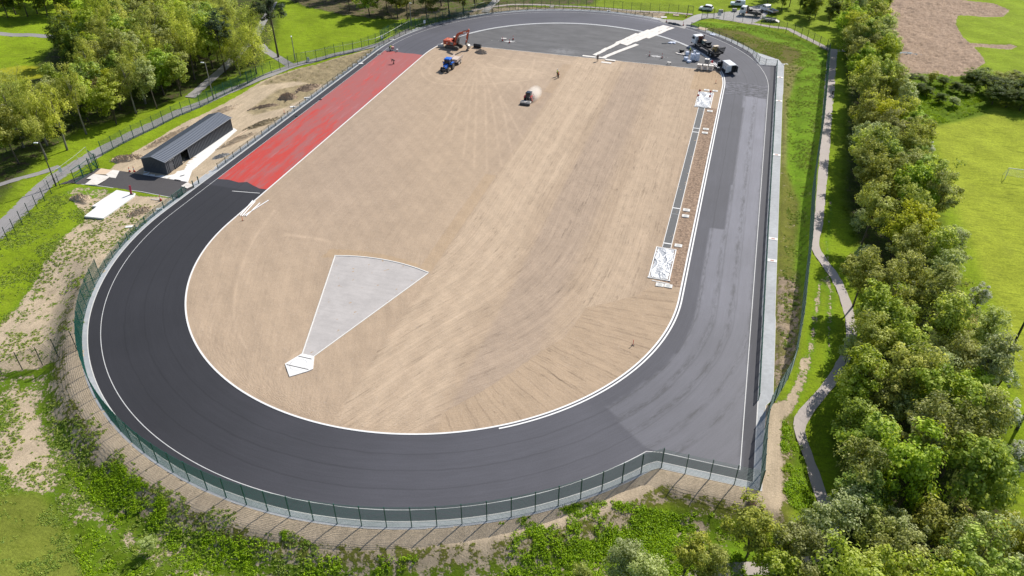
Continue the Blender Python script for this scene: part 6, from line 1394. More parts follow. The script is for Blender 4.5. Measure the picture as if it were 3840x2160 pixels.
cb = part('cab', MB().box((.35, .72, 1.3), (1.35, .85, .6)).box((.35, .72, 2.55), (1.25, .85, .08)).box((-.28, .32, 2.1), (.07, .07, 1.1)).box((.98, .32, 2.1), (.07, .07, 1.1)).box((-.28, 1.12, 2.1), (.07, .07, 1.1)).box((.98, 1.12, 2.1), (.07, .07, 1.1)), DARKM, o); part('cab_glass', MB().box((.35, .72, 2.06), (1.2, .78, .9)), GLASS, cb); part('cab_roof', MB().box((.35, .72, 2.63), (1.3, .9, .08)), CREAM, cb)
def beam(P, w_, hs):
    mb = MB(); V = []; n = len(P)
    for (x, z), h_ in zip(P, hs): V.append((x, z, h_))
    L = []
    for i, (x, z) in enumerate(P):
        a = P[max(i-1, 0)]; b = P[min(i+1, n-1)]; dx, dz = b[0]-a[0], b[1]-a[1]; l = math.hypot(dx, dz); nx, nz = -dz/l, dx/l; h_ = hs[i]/2
        L += [(x+nx*h_, -w_/2, z+nz*h_), (x+nx*h_, w_/2, z+nz*h_), (x-nx*h_, w_/2, z-nz*h_), (x-nx*h_, -w_/2, z-nz*h_)]
    F = [(i*4+k, i*4+(k+1) % 4, i*4+4+(k+1) % 4, i*4+4+k) for i in range(n-1) for k in range(4)]+[(0, 1, 2, 3), ((n-1)*4+3, (n-1)*4+2, (n-1)*4+1, (n-1)*4)]
    return mb.add(L, F)
bm_ = part('boom', beam([(.25, 1.4), (.75, 2.7), (1.25, 3.55), (1.9, 3.95), (3.1, 4.35), (4.25, 4.85)], .34, [.35, .55, .62, .55, .45, .3]), ORANGE, o)
part('boom_ram', MB().tube([(.75, -.28, 1.3), (1.5, -.28, 3.3)], .08, 8).tube([(.75, .28, 1.3), (1.5, .28, 3.3)], .08, 8), GREYM, bm_); part('hose_loop', MB().tube([(1.9, -.22, 3.9), (2.1, -.3, 3.0), (1.75, -.3, 2.2), (1.2, -.25, 1.9)], .035, 5), BLACK, bm_); part('number_board', MB().box((3.3, -.18, 4.42), (.9, .02, .2), ry=-.38), WPAINT, bm_)
st = part('stick', beam([(4.45, 5.3), (4.2, 4.6), (3.85, 3.2), (3.5, 1.75)], .27, [.3, .5, .42, .25]), ORANGE, o); part('stick_ram', MB().tube([(2.6, 0, 4.55), (4.4, 0, 5.2)], .07, 8).tube([(4.35, 0, 4.3), (4.0, 0, 2.4)], .06, 8), DARKM, st); part('stick_plate', MB().box((4.12, -.15, 4.5), (.25, .02, .4), ry=-.2).box((3.65, -.15, 2.7), (.2, .02, .4), ry=-.2), WPAINT, st)
bk = MB(); bp = [(3.3, 1.75), (3.9, 1.6), (4.5, 1.25), (4.65, .75), (4.3, .3), (3.75, .1), (3.6, .2), (3.95, .6), (3.8, 1.0)]
V = [(p[0], -.42, p[1]) for p in bp]+[(p[0], .42, p[1]) for p in bp]; N = len(bp); bk.add(V, [tuple(range(N)), tuple(range(2*N-1, N-1, -1))]+[(k, N+k, N+(k+1) % N, (k+1) % N) for k in range(N)])
b_ = part('bucket', bk, M('worn_steel', (.34, .31, .28), .5, .3, 3, metal=.3, dirt=.5), o); part('linkage', MB().tube([(3.75, 0, 2.3), (4.25, 0, 1.9), (4.0, 0, 1.5)], .1, 6).box((3.55, 0, 1.6), (.5, .5, .4)), DARKM, b_)
# spare buckets and small gear near it
def bucket(label, p, rz, mat, s=1.0):
    o = thing('digger_bucket', label, 'bucket', (p.x, p.y, .03), rz); mb = MB(); bp = [(-.35, .05), (.35, .05), (.5, .5), (.3, 1.0), (.1, 1.0), (.3, .5), (.2, .2), (-.3, .15)]; mb.extr([(a*s, b*s) for a, b in bp], -.9*s, .9*s)
    part('shell', mb, mat, o); part('cheek_plate', MB().box((-.92*s, .1, .45*s), (.04, .8*s, .8*s)).box((.92*s, .1, .45*s), (.04, .8*s, .8*s)), mat, o); return o
bucket('black digging bucket standing on the soil edge right of the excavator', z1(1095, 645), R(175), BLACK); bucket('pale worn grading bucket lying behind the excavator by the kerb', z1(95, 630), R(200), M('pale_worn', (.50, .49, .47), .6, .2), .8)
# tractor: local +y forward
def tractor(label, x, y, hd, paint, s=1.0, glassroof=False, rwd=.5):
    o = thing('farm_tractor', label, 'tractor', (x, y, .02), R(hd-90)); 
    part('hood', MB().extr([(.55, .85), (.5, 1.62), (1.9, 1.5), (2.15, 1.25), (2.15, .85)], -.36, .36, .1), paint, o); part('chassis', MB().box((0, .6, .75), (.5, 3.2, .4)).box((0, 2.3, .75), (.8, .35, .45)), DARKM, o); part('grille', MB().box((0, 2.17, 1.15), (.5, .04, .45)), BLACK, o)
    c = part('cab', MB().box((0, -.25, 1.25), (1.3, 1.4, .5)).box((-.62, .42, 1.95), (.07, .07, 1.2)).box((.62, .42, 1.95), (.07, .07, 1.2)).box((-.66, -.95, 1.95), (.07, .07, 1.2)).box((.66, -.95, 1.95), (.07, .07, 1.2)), DARKM, o)
    part('cab_glass', MB().box((0, -.26, 1.98), (1.26, 1.36, .98), 0, .95), GLASS, c); part('cab_roof', MB().box((0, -.26, 2.6), (1.55, 1.65, .1)).box((0, -.26, 2.7), (1.5, 1.6, .14), 0, .85), GLASS if glassroof else paint, c)
    for sx in (-1, 1):
        wheel(o, sx*.95, -.55, .82, rwd, DUSTR if not glassroof else RED, 'rear_wheel'); wheel(o, sx*.82, 1.75, .55, .38, DUSTR if not glassroof else RED, 'front_wheel')
        part('rear_fender', MB().extr([(-1.35, 1.35), (-1.1, 1.72), (.05, 1.78), (.35, 1.5), (.3, 1.42), (0, 1.66), (-1.05, 1.62), (-1.28, 1.32)], sx*.7 if sx > 0 else -1.15, 1.15 if sx > 0 else -.7), paint, o)
        part('mirror', MB().box((sx*1.05, .5, 1.95), (.16, .06, .26)).tube([(sx*.62, .45, 2.1), (sx*1.05, .5, 2.0)], .02, 5), BLACK, o)
    part('front_lamps', MB().box((-.22, 2.19, 1.32), (.16, .04, .12)).box((.22, 2.19, 1.32), (.16, .04, .12)), LAMP, o); part('exhaust', MB().tube([(.5, .75, 1.4), (.5, .75, 2.5)], .05, 8), BLACK, o); part('front_weight', MB().box((0, 2.55, .75), (.7, .25, .4)), DARKM, o)
    o.scale = (s, s, s); return o
tractor('bright blue farm tractor facing the camera on the infield soil', -27.0, 34.2, -94, BLUE)
o = thing('tipping_trailer', 'empty dusty tipping trailer hitched behind the blue tractor', 'trailer', (-26.75, 39.0, .02), R(-94-90+2))
TB = M('dusty_trailer', (.52, .43, .37), .85, .15, 2, dirt=.4); part('floor', MB().box((0, 0, .95), (2.1, 4.0, .1)), TB, o)
for s in (-1, 1): part('side_panel', MB().box((s*1.07, 0, 1.3), (.07, 4.0, .65), ry=s*.12), TB, o)
part('head_panel', MB().box((0, 2.0, 1.3), (2.1, .07, .65)), TB, o); part('drawbar', MB().tube([(0, 0, .7), (0, 3.0, .6)], .12, 6).box((0, 0, .75), (.8, 3.4, .2)), DARKM, o)
part('streaks', MB().box((-.5, .9, 1.02), (.18, .9, .02)).box((-.05, .8, 1.02), (.16, .8, .02)).box((.5, .9, 1.02), (.18, .9, .02)), CREAM, o)
for wy in (-.6, .6):
    for s in (-1, 1): wheel(o, s*1.0, wy+.3, .5, .4, CREAM, tyre=DUSTR)
p = z2(690, 960)
tractor('small red tractor with dark cab driving away on the infield in a cloud of dust', p.x+.15, p.y+1.1, 86, RED, .78, True, .36)
o = thing('stone_rake', 'pale framed soil rake with two mesh topped pans behind the red tractor', 'implement', (p.x, p.y-1.0, .02), R(-3))
part('roller', MB().cylx((0, -.55, .25), .25, 2.2, 14), DARKM, o); part('frame', MB().box((0, -.35, .62), (2.3, .1, .12)).box((0, .35, .62), (2.3, .1, .12)).box((-1.1, 0, .62), (.1, .62, .12)).box((1.1, 0, .62), (.1, .62, .12)).box((0, 0, .5), (.25, .9, .4)).box((0, -.5, .42), (2.3, .06, .35)), CREAM, o)
for s in (-1, 1): part('pan', MB().box((s*.62, .0, .66), (.9, .5, .05)), GREYM, o); part('pan_rim', MB().box((s*.62, .3, .72), (.98, .08, .1)).box((s*.62, -.28, .72), (.98, .08, .1)).box((s*1.07, 0, .72), (.08, .5, .1)).box((s*.17, 0, .72), (.08, .5, .1)), BOARDW, o)
# dust cloud: real volume hanging behind/around the red tractor
dm = bpy.data.materials.new('dust'); dm.use_nodes = True; tt = dm.node_tree; tt.nodes.clear(); ou = tt.nodes.new('ShaderNodeOutputMaterial'); vo = tt.nodes.new('ShaderNodeVolumePrincipled'); vo.inputs['Color'].default_value = (1, .96, .9, 1); vo.inputs['Anisotropy'].default_value = 0
tc = tt.nodes.new('ShaderNodeTexCoord'); nz = tt.nodes.new('ShaderNodeTexNoise'); nz.inputs['Scale'].default_value = 1.3; nz.inputs['Detail'].default_value = 4; tt.links.new(tc.outputs['Object'], nz.inputs['Vector'])
gr_ = tt.nodes.new('ShaderNodeTexGradient'); gr_.gradient_type = 'SPHERICAL'; mp = tt.nodes.new('ShaderNodeMapping'); mp.inputs['Scale'].default_value = (1/1.7, 1/3.6, 1/1.5); tt.links.new(tc.outputs['Object'], mp.inputs[0]); tt.links.new(mp.outputs[0], gr_.inputs[0])
m1 = tt.nodes.new('ShaderNodeMath'); m1.operation = 'MULTIPLY'; tt.links.new(gr_.outputs[1], m1.inputs[0]); tt.links.new(nz.outputs['Fac'], m1.inputs[1]); m2 = tt.nodes.new('ShaderNodeMath'); m2.operation = 'MULTIPLY'; tt.links.new(m1.outputs[0], m2.inputs[0]); m2.inputs[1].default_value = 2.6
tt.links.new(m2.outputs[0], vo.inputs['Density']); tt.links.new(vo.outputs[0], ou.inputs['Volume'])
o = link('dust_cloud', MB().sphere((0, 0, 0), 1.0, 16, (1.7, 3.6, 1.5)).mesh('dust_cloud', dm), None, (p.x+.7, p.y+3.2, 1.0)); tag(o, 'pale cloud of dust raised by the red tractor', 'dust', None, 'stuff')

# ================================================================== SITE CLUTTER
def bag(label, p, w_, h_, rz=0, grp='white bulk bags by the truck', slump=0):
    o = thing('bulk_bag', label, 'bulk bag', (p.x, p.y, .02), rz, grp); mb = MB(); n = 20
    for zz, k in ((0, .9), (.12, 1.05), (h_*.5, 1.08), (h_*.85, 1.0), (h_, .9 if slump < 1 else .5)): pass
    V = []; F = []; lv = [(0, .86), (.1, 1.0), (h_*.35, 1.06), (h_*.7, 1.02), (h_*.93, .95), (h_, .78), (h_*.94, .3)]
    rg = random.Random(int(h_*1000+w_*77))
    for zz, k in lv:
        for i in range(n):
            t = 2*math.pi*i/n; c_, s_ = math.cos(t), math.sin(t); m = max(abs(c_), abs(s_)); q_ = (1/m)**.72*k*w_/2*(1+rg.uniform(-.03, .03)); V.append((c_*q_, s_*q_, zz+rg.uniform(-.03, .03)*(zz > .2)))
    for a in range(len(lv)-1):
        for i in range(n): F.append((a*n+i, a*n+(i+1) % n, (a+1)*n+(i+1) % n, (a+1)*n+i))
    F.append(tuple(range(n-1, -1, -1))); F.append(tuple(range((len(lv)-1)*n, len(lv)*n))); mb.add(V, F); part('bag', mb, BAGW, o)
    for sx, sy in ((-1, -1), (1, -1), (1, 1), (-1, 1)): part('lifting_loop', MB().tube([(sx*w_*.38, sy*w_*.38, h_*.9), (sx*w_*.34, sy*w_*.34, h_+.22), (sx*w_*.24, sy*w_*.24, h_*.92)], .025, 5), BAGW, o)
    return o
bag('tall white bulk bag standing nearest the truck', z3(710, 890), 1.05, 1.75, .2); bag('tall white bulk bag, left of the pair, in the middle of the pile', z3(575, 880), 1.0, 1.6, .1); bag('low squat white bulk bag at the left of the pile', z3(395, 885), 1.0, .8, .4, slump=1)
bag('collapsed open white bulk bag in front of the pile', z3(480, 945), .95, .5, .7); bag('grey dusty bulk bag at the back of the pile', z3(430, 740), .9, .9, .2); bag('small white bag behind the tall bags', z3(640, 690), .7, .7, .2)
q = z3(275, 660); o = thing('mixing_tub', 'black round tub standing behind the white bags', 'tub', (q.x, q.y, .02)); part('tub', MB().tube([(0, 0, 0), (0, 0, .75)], [.5, .68], 18), BLACK, o); part('rim', MB().tube([(0, 0, .74), (0, 0, .8)], .72, 18), DARKM, o)
q = z3(250, 715); solo('pallet_debris', MB().box((0, 0, .08), (2.0, .7, .12)).box((-1.0, .1, .08), (.8, .5, .1), .4).box((.5, .3, .2), (.6, .5, .2), .8), CREAM, 'striped torn packaging lying beside the black tub', 'debris', (q.x, q.y, .02), R(-18))
for i, (q, lb) in enumerate(((z3(770, 1165), 'cream crate of resin at the left of the row on the soil edge'), (z3(935, 1180), 'cream crate in the middle of the row on the soil edge'), (z3(1095, 1195), 'cream crate at the right of the row on the soil edge'), (z3(985, 1010), 'cage crate standing behind the row of cream crates'))):
    o = thing('resin_crate', lb, 'crate', (q.x, q.y+.35, .02), R(-4), 'crates of resin at the soil edge'); part('pallet', MB().box((0, 0, .07), (1.15, 1.0, .14)), CRATEM, o); part('container', MB().box((0, 0, .7), (1.0, .92, 1.05), 0, .97), CREAM if i < 3 else GREYM, o); part('lid', MB().box((0, 0, 1.26), (1.08, .98, .07)), BOARDW, o); part('front_mark', MB().box((0, -.465, .65), (.5, .012, .35)), M('mark_grey', (.45, .40, .37), .7), o); part('cap', MB().tube([(0, 0, 1.29), (0, 0, 1.36)], .12, 10), DARKM if i == 3 else CREAM, o)
q = z3(1135, 1000); o = thing('fuel_can', 'bright red fuel can standing by the kerb among the crates', 'fuel can', (q.x, q.y, .05), .5); part('can', MB().box((0, 0, .4), (.45, .3, .8)), RED, o); part('spout', MB().tube([(0, 0, .8), (.18, 0, 1.0)], .07, 8), RED, o)
q = z3(1120, 1050); solo('pump_box', MB().box((0, 0, .3), (.9, .6, .5)).box((0, 0, .6), (.8, .5, .08)), BOARDW, 'pale pump box between the red can and the crates', 'pump', (q.x, q.y, .02), R(-30))
for q, lb in ((z3(1230, 1150), 'grey spray machine by the kerb at the left of the van'), (z3(1340, 1200), 'dark small machine on the kerb behind the van')):
    o = thing('spray_machine', lb, 'machine', (q.x, q.y, .04), R(-40)); part('engine', MB().box((0, 0, .4), (.6, .5, .45)), DARKM, o); part('frame', MB().tube([(-.4, -.3, .1), (-.4, -.3, .8), (.5, -.3, .8), (.5, -.3, .1)], .03, 5).tube([(-.4, .3, .1), (-.4, .3, .8), (.5, .3, .8), (.5, .3, .1)], .03, 5), GREYM, o)
    for s in (-1, 1): wheel(o, s*.35, 0, .18, .1)
q = TRz(1285, 335); o = thing('empty_sacks', 'heap of empty white sacks lying on the far kerb line', 'sacks', (q.x, q.y, .03)); 
for i in range(7): part('sack', MB().sphere((rnd.uniform(-1.1, 1.1), rnd.uniform(-.5, .5), .1), rnd.uniform(.3, .5), 8, (1.2, .8, .35)), BAGW, o, True)
q = TRz(1225, 338); solo('black_sheet', MB().box((0, 0, .05), (1.3, .5, .06), .3), BLACK, 'black strip lying beside the white sacks', 'sheet', (q.x, q.y, .02))
q = TRz(1260, 500); o = thing('small_table', 'small white topped stand at the soil edge in front of the asphalt', 'stand', (q.x, q.y-.2, .02)); part('top', MB().box((0, 0, .6), (.9, .5, .06)), BOARDW, o)
for sx, sy in ((-1, -1), (1, -1), (1, 1), (-1, 1)): part('leg', MB().box((sx*.38, sy*.18, .3), (.05, .05, .58)), DARKM, o)
# paint drips and dusty splash by the cones
DUSTW = M('white_dust', (.50, .49, .48), .9, .15, 4)
def splash(label, p, a, b_, rz, seed):
    rg = random.Random(seed); n = 26; pts = []
    for k in range(n):
        t = 2*math.pi*k/n; f = rg.uniform(.5, 1.1); pts.append((a*f*math.cos(t), b_*f*math.sin(t)))
    mb = MB(); mb.slab(pts, .003, .012)
    for _ in range(26):
        x, y = rg.gauss(0, a*.9), rg.gauss(0, b_*1.0); s = rg.uniform(.05, .2); mb.slab([(x-s, y-s*.4), (x+s, y-s*.3), (x+s*.8, y+s*.5), (x-s*.7, y+s*.3)], .003, .010)
    solo('dust_splash', mb, DUSTW, label, 'stain', (p.x, p.y, .006), rz)
splash('white powder stain between the two cones near the bags', TRz(1160, 437), 1.7, .45, -.05, 1); splash('white powder stain beside the three cones at the left', TRz(20, 322), 1.4, .5, .1, 2); splash('pale powder smear by the gate crossing', TRz(1190, 150), 2.4, .6, -.2, 3)
q = TRz(-30, 300); solo('drain_cover', MB().box((0, 0, .06), (1.3, .6, .1)), BOARDW, 'white rectangular cover lying between the three cones', 'cover', (q.x+.3, q.y, .01), .2)
# cones and markers
def cone(label, p, h_=.75, tilt=0, grp='traffic cones', slim=False):
    o = thing('traffic_cone', label, 'cone', (p.x, p.y, float(terr(p.x, p.y))+(.05 if abs(terr(p.x, p.y)) < .01 else 0)), rnd.uniform(0, 6), grp); r_ = .13 if not slim else .09
    part('base', MB().box((0, 0, .03), (.42, .42, .06)), BLACK, o); part('body', MB().tube([(0, 0, .05), (0, 0, h_)], [r_*1.15, .035], 12), CONE_R, o)
    part('band', MB().tube([(0, 0, h_*.42), (0, 0, h_*.66)], [r_*1.15-(r_*1.15-.035)*.39+.006, r_*1.15-(r_*1.15-.035)*.64+.006], 12), CONE_W, o); return o
cone('slim red and white cone left of the powder stain near the bags', TRz(1108, 436), 1.15, slim=True); cone('slim red and white cone right of the powder stain near the bags', TRz(1205, 452), 1.25, slim=True)
cone('cone nearest the excavator beside the white cover', Tz(2038, 318), 1.0); cone('cone on the right of the white cover', TRz(50, 308), 1.0); cone('cone in front of the white cover', TRz(22, 333), .9)
cone('cone at the track edge by the broken asphalt', TRz(1240, 172), .9); cone('cone at the low fence end by the pale rubble', TRz(1370, 200), 1.1); cone('cone beside the left main gate leaf', TRz(1393, 135), 1.1)
cone('white banded cone on the sandy soil by the shed corner', z8(1070, 540), .95); cone('all red looking cone next to the shed corner', z8(1160, 540), 1.1); cone('red cone by the timber scraps above the low fence', z8(1672, 1100), 1.05)
q = z8(1560, 1085); solo('timber_scraps', MB().box((0, 0, .05), (1.6, .12, .06)).box((.2, .3, .05), (1.7, .1, .06), .25).box((.5, .1, .09), (.8, .12, .05), 1.1), CREAM, 'pale timber scraps lying beside the red cone', 'timber', (q.x, q.y, .02), .1)
def stake(label, p, h_, mat=CONE_R, tilt=(0, 0)):
    o = thing('marker_post', label, 'marker post', (p.x, p.y, float(terr(p.x, p.y)))); part('stake', MB().tube([(0, 0, -.1), (tilt[0], tilt[1], h_)], .045, 6), mat, o); part('foot', MB().box((0, 0, .04), (.5, .06, .06), .5).box((0, 0, .04), (.5, .06, .06), -.8), DARKM, o); return o
stake('red marker post on the raked soil near the lower right kerb', MRz(980, 1232), .9); stake('orange marker post on the soil beside the white pipes', Lz(1884, 266), .75, HIV_O); stake('red marker post beyond the far sand pit', TRz(1622, 648), .85); stake('red marker post by the spoil behind the low fence', Tz(345, 880), .8)
q = z8(1115, 995); o = thing('road_barrier', 'tall red plastic barrier leaning across the corner of the white slab', 'barrier', (q.x, q.y, .16), R(20)); part('panel', MB().box((0, 0, .85), (.32, .12, 1.7), ry=.12), M('barrier_red', (.32, .01, .04), .5), o); part('foot', MB().box((0, 0, .06), (.6, .3, .12)), BLACK, o)
for q, lb in ((Tz(440, 905), 'black boot scraper shaped tool on the asphalt margin beside the red surface'), (Tz(627, 775), 'small black object on the asphalt margin beside the upper red surface')):
    o = thing('hand_tool', lb, 'tool', (q.x, q.y, .02), .6); part('head', MB().box((0, 0, .06), (.5, .2, .1)), BLACK, o); part('shaft', MB().tube([(0, 0, .08), (.1, .7, .5)], .03, 5), BLACK, o)
q = z5(225, 880); o = thing('hand_tool', 'pale squeegee lying on the asphalt margin by the red surface', 'tool', (q.x, q.y, .02), .5); part('head', MB().box((0, 0, .06), (.9, .2, .08)), BOARDW, o); part('shaft', MB().tube([(0, 0, .06), (1.0, .3, .06)], .03, 5), DARKM, o)
q = z5(935, 760); o = thing('bucket', 'white plastic bucket standing beside the hi-vis worker', 'bucket', (q.x, q.y, .02)); part('pail', MB().tube([(0, 0, 0), (0, 0, .55)], [.17, .22], 14), BOARDW, o); part('lid', MB().tube([(0, 0, .55), (0, 0, .59)], .24, 14), WPAINT, o)
q = z5(765, 715); o = thing('resin_mixer', 'pink stained mixing machine worked by the hi-vis man at the red edge', 'mixer', (q.x, q.y, .02), .3); part('drum', MB().tube([(0, 0, .3), (0, 0, .95)], [.3, .36], 14), M('pink_stained', (.55, .30, .28), .7, .2, 4), o); part('frame', MB().tube([(-.45, -.3, 0), (-.3, 0, .8)], .04, 5).tube([(.45, -.3, 0), (.3, 0, .8)], .04, 5).tube([(0, .45, 0), (0, .3, .8)], .04, 5), GREYM, o)

# ================================================================== LAMP POSTS, POLES, GOAL
def lamp(label, p, h_, dirx, col=GREYM, twin=False):
    o = thing('street_lamp', label, 'street lamp', (p.x, p.y, float(terr(p.x, p.y)))); part('column', MB().tube([(0, 0, -.2), (0, 0, 1.6), (0, 0, 1.62), (0, 0, h_)], [.15, .15, .11, .08], 8), col, o)
    part('bracket', MB().tube([(0, 0, h_-.02), (dirx[0]*.35, dirx[1]*.35, h_+.05)], .035, 6), col, o); part('lamp_head', MB().box((dirx[0]*.65, dirx[1]*.65, h_+.08), (.75, .26, .12), math.atan2(dirx[1], dirx[0]), .8), WPAINT, o); return o
lamp('tall dark street lamp below the yard gates at the left', TLz(437, 1445), 8.2, (-.95, -.3), DARKM); lamp('tall grey street lamp where the wood lane meets the left path', TLz(1660, 775), 8.2, (-.95, -.2))
lamp('shorter grey street lamp beside the bright lawn', Tz(430, 475), 6.0, (0.1, -.2)); lamp('grey street lamp behind the fence at the shaded left of the far bend', Tz(1330, 200), 6.0, (.3, 0))
for q, q2, lb in ((GV(2522, 922), None, 'upper black pole leaning over the edge of the pitch'), (GV(2558, 1080), None, 'lower black pole at the edge of the pitch near the bottom right')):
    o = thing('net_pole', lb, 'pole', (q.x, q.y, 0)); part('pole', MB().tube([(0, 0, -.3), (0, 0, 9.5)], [.16, .12], 10), BLACK, o); part('base_collar', MB().tube([(0, 0, 0), (0, 0, .5)], .2, 10), DARKM, o)
g0, g1, = GV(2528, 449), None; q1, q2 = RRz(1920, 1390), RRz(2070, 1412); dv = Vector((q2.x-q1.x, q2.y-q1.y)).normalized(); o = thing('football_goal', 'white football goal at the right edge of the pitch', 'goal', (q1.x, q1.y, 0), math.atan2(dv.y, dv.x))
part('frame', MB().tube([(0, 0, 0), (0, 0, 2.35)], .06, 8).tube([(5.0, 0, 0), (5.0, 0, 2.35)], .06, 8).tube([(-.03, 0, 2.35), (5.03, 0, 2.35)], .06, 8), WPAINT, o); part('ground_frame', MB().tube([(0, 0, .05), (0, 1.8, .05), (5, 1.8, .05), (5, 0, .05)], .045, 6).tube([(0, 1.8, .05), (0, .3, 2.3)], .035, 6).tube([(5, 1.8, .05), (5, .3, 2.3)], .035, 6), WPAINT, o)
mb = MB()
for k in range(26): mb.tube([(k*.2, .05, 2.3), (k*.2, 1.8, .08)], .006, 3, False)
for k in range(11): mb.tube([(0, .05+k*.17, 2.3-k*.22), (5, .05+k*.17, 2.3-k*.22)], .006, 3, False)
part('net', mb, M('net_white', (.7, .72, .7), .8), o)
# houses / roof glimpsed through the wood at the top
q = TLz(1405, 40); o = thing('garden_tent', 'small white object glimpsed between the trees at the top of the left wood', 'shelter', (q.x, q.y, 0)); part('canopy', MB().box((0, 0, 2.2), (1.8, 1.8, .9), 0, .1), WPAINT, o); part('legs', MB().box((.8, .8, .9), (.06, .06, 1.8)).box((-.8, .8, .9), (.06, .06, 1.8)).box((.8, -.8, .9), (.06, .06, 1.8)).box((-.8, -.8, .9), (.06, .06, 1.8)), GREYM, o)
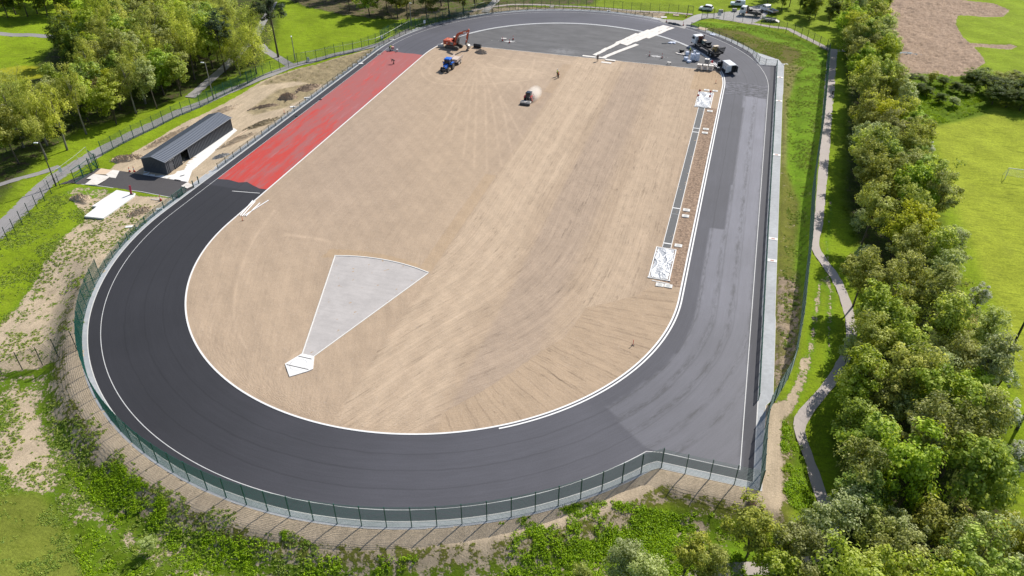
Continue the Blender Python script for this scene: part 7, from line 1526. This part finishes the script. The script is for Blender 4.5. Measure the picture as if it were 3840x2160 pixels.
# ================================================================== PEOPLE
def skinned(name, J, E, mat, parent, sub=1):
    me = bpy.data.meshes.new(name); ks = list(J); me.from_pydata([J[k][0] for k in ks], [(ks.index(a), ks.index(b)) for a, b in E], []); me.materials.append(mat)
    o = link(name, me, parent); m = o.modifiers.new('skin', 'SKIN'); m.use_smooth_shade = True
    for i, k in enumerate(ks): r = J[k][1]; me.skin_vertices[0].data[i].radius = r if isinstance(r, tuple) else (r, r)
    me.skin_vertices[0].data[0].use_root = True; s = o.modifiers.new('sub', 'SUBSURF'); s.levels = sub; s.render_levels = sub; return o
def person(label, p, hd, top, legs, bend=0.0, stride=.12, arm=None, hat=None, z=.02, H=1.76):
    """local +y is forward"""
    o = thing('person', label, 'person', (p.x, p.y, z), R(hd-90)); cb_, sb = math.cos(bend), math.sin(bend)
    def U(x, y, zz): dz = zz-.93; return (x, y*cb_+dz*sb-sb*.12, .93+dz*cb_-y*sb)
    J = {'pelvis': ((0, -.12*sb, .93), (.13, .10)), 'belly': (U(0, 0, 1.12), (.12, .09)), 'chest': (U(0, .01, 1.36), (.15, .10)), 'neck': (U(0, 0, 1.50), .052), 'chin': (U(0, .02, 1.58), .07), 'skull': (U(0, .015, 1.68), (.085, .10)), 'crown': (U(0, 0, 1.735), .055), 'nose': (U(0, .115, 1.635), .014)}
    E = [('pelvis', 'belly'), ('belly', 'chest'), ('chest', 'neck'), ('neck', 'chin'), ('chin', 'skull'), ('skull', 'crown'), ('chin', 'nose')]
    JT = {}; ET = []; JL = {'pelvis': ((0, -.12*sb, .93), (.16, .125))}; EL = []
    JT['waist'] = (J['pelvis'][0], (.155, .12)); JT['belly'] = (J['belly'][0], (.15, .115)); JT['chest'] = (J['chest'][0], (.175, .125)); JT['collar'] = (U(0, 0, 1.46), .07); ET = [('waist', 'belly'), ('belly', 'chest'), ('chest', 'collar')]
    for s, nm in ((-1, 'l'), (1, 'r')):
        hip = (s*.09, -.12*sb, .88); st_ = s*stride; knee = (s*.10, st_*.55+.05-.06*sb, .48); ank = (s*.10, st_, .09); toe = (s*.115, st_+.16, .04)
        for k, v, r in (('hip'+nm, hip, .085), ('knee'+nm, knee, .055), ('ank'+nm, ank, .038), ('toe'+nm, toe, .038)): J[k] = (v, r)
        E += [('pelvis', 'hip'+nm), ('hip'+nm, 'knee'+nm), ('knee'+nm, 'ank'+nm), ('ank'+nm, 'toe'+nm)]
        for k, v, r in (('hip'+nm, hip, .105), ('knee'+nm, knee, .075), ('cuff'+nm, (ank[0], ank[1], .13), .062)): JL[k] = (v, r)
        EL += [('pelvis', 'hip'+nm), ('hip'+nm, 'knee'+nm), ('knee'+nm, 'cuff'+nm)]
        sh = U(s*.19, 0, 1.42)
        if bend > .5: el = (sh[0]+s*.03, sh[1]+.03, sh[2]-.28); wr = (el[0]-s*.03, el[1]+.08, el[2]-.25); hd_ = (wr[0], wr[1]+.02, wr[2]-.08); fdir = Vector((0, .1, -1))
        else:
            a_ = (arm or {}).get(s, (.05, -.27)); el = (sh[0]+s*.05, sh[1]+a_[0]*.5-.02, sh[2]-.28); wr = (el[0]+s*.0, el[1]+a_[0]+.06, el[2]+(a_[1])); hd_ = (wr[0], wr[1]+.04, wr[2]-.07 if a_[1] < -.1 else wr[2]); fdir = Vector((0, .35, -1)) if a_[1] < -.1 else Vector((0, 1, -.2))
        for k, v, r in (('sh'+nm, sh, .058), ('el'+nm, el, .042), ('wr'+nm, wr, .028), ('palm'+nm, hd_, (.036, .018))): J[k] = (v, r)
        E += [('chest', 'sh'+nm), ('sh'+nm, 'el'+nm), ('el'+nm, 'wr'+nm), ('wr'+nm, 'palm'+nm)]
        for k, v, r in (('sh'+nm, sh, .078), ('el'+nm, el, .06), ('slv'+nm, tuple(np.array(el)*.12+np.array(wr)*.88), .048)): JT[k] = (v, r)
        ET += [('chest', 'sh'+nm), ('sh'+nm, 'el'+nm), ('el'+nm, 'slv'+nm)]
        fdir.normalize()
        for f_ in range(4):
            b0_ = Vector(hd_)+Vector((.0, (f_-1.5)*.02, 0))+fdir*.035; L_ = (.075, .085, .08, .062)[f_]
            J[f'f{f_}a'+nm] = (tuple(b0_), .0095); J[f'f{f_}b'+nm] = (tuple(b0_+fdir*L_*.55+Vector((-s*.006, 0, 0))), .0088); J[f'f{f_}c'+nm] = (tuple(b0_+fdir*L_*.95+Vector((-s*.024, 0, 0))), .0078); E += [('palm'+nm, f'f{f_}a'+nm), (f'f{f_}a'+nm, f'f{f_}b'+nm), (f'f{f_}b'+nm, f'f{f_}c'+nm)]
        tb_ = Vector(hd_)+Vector((-s*.012, .035, .01)); J['t1'+nm] = (tuple(tb_), .011); J['t2'+nm] = (tuple(tb_+fdir*.04+Vector((-s*.012, .015, 0))), .0095); E += [('palm'+nm, 't1'+nm), ('t1'+nm, 't2'+nm)]
    skinned('body', J, E, SKIN, o); skinned('jacket', JT, ET, top, o); skinned('trousers', JL, EL, legs, o)
    bt = MB()
    for s in (-1, 1): bt.box((s*.105, s*stride+.07, .05), (.1, .28, .1), 0, .85)
    part('boots', bt, BLACK, o)
    hc = Vector(U(0, -.005, 1.705)); part('helmet' if hat else 'hair', MB().sphere(hc, .115 if hat else .102, 12, (.92, 1.05, .8)), hat or HAIR, o, True)
    e = MB()
    for s in (-1, 1): e.sphere(U(s*.034, .098, 1.655), .012, 6)
    part('eyes', e, BLACK, o); o.scale = (H/1.76,)*3; return o
person('person all in black walking along the soil edge by the white boards', z6(650, 815), 95, CLOTH_K, CLOTH_K, .08, .16)
person('person in orange hi-vis jacket and white helmet standing on the infield', z2(1760, 115), 200, HIV_O, CLOTH_K, 0, .08, hat=WPAINT)
person('person in yellow hi-vis vest standing close behind the orange jacketed worker', z2(1715, 60), 30, HIV_Y, CLOTH_K, 0, .06, hat=WPAINT)
person('person in black bending right over the new red surface', z5(795, 1240), 175, CLOTH_K, CLOTH_K, 1.35, .14)
person('person in yellow hi-vis jacket and black trousers stooping over the mixer', z5(650, 720), 10, HIV_Y, CLOTH_K, 1.1, .1)
person('person in pale top standing among the bags and tubs by the truck', z3(510, 700), 200, HIV_Y, CLOTH_K, .1, .05, hat=WPAINT)
person('person in dark clothes walking on the ploughed ground beyond the belt', RRz(1025, 305), 200, CLOTH_K, CLOTH_K, 0, .2)
person('person in pale top walking up the dappled right path', RRz(582, 735), 95, M('pale_shirt', (.5, .52, .55), .8), CLOTH_K, 0, .18, z=.05)
print('objects', len(bpy.data.objects))
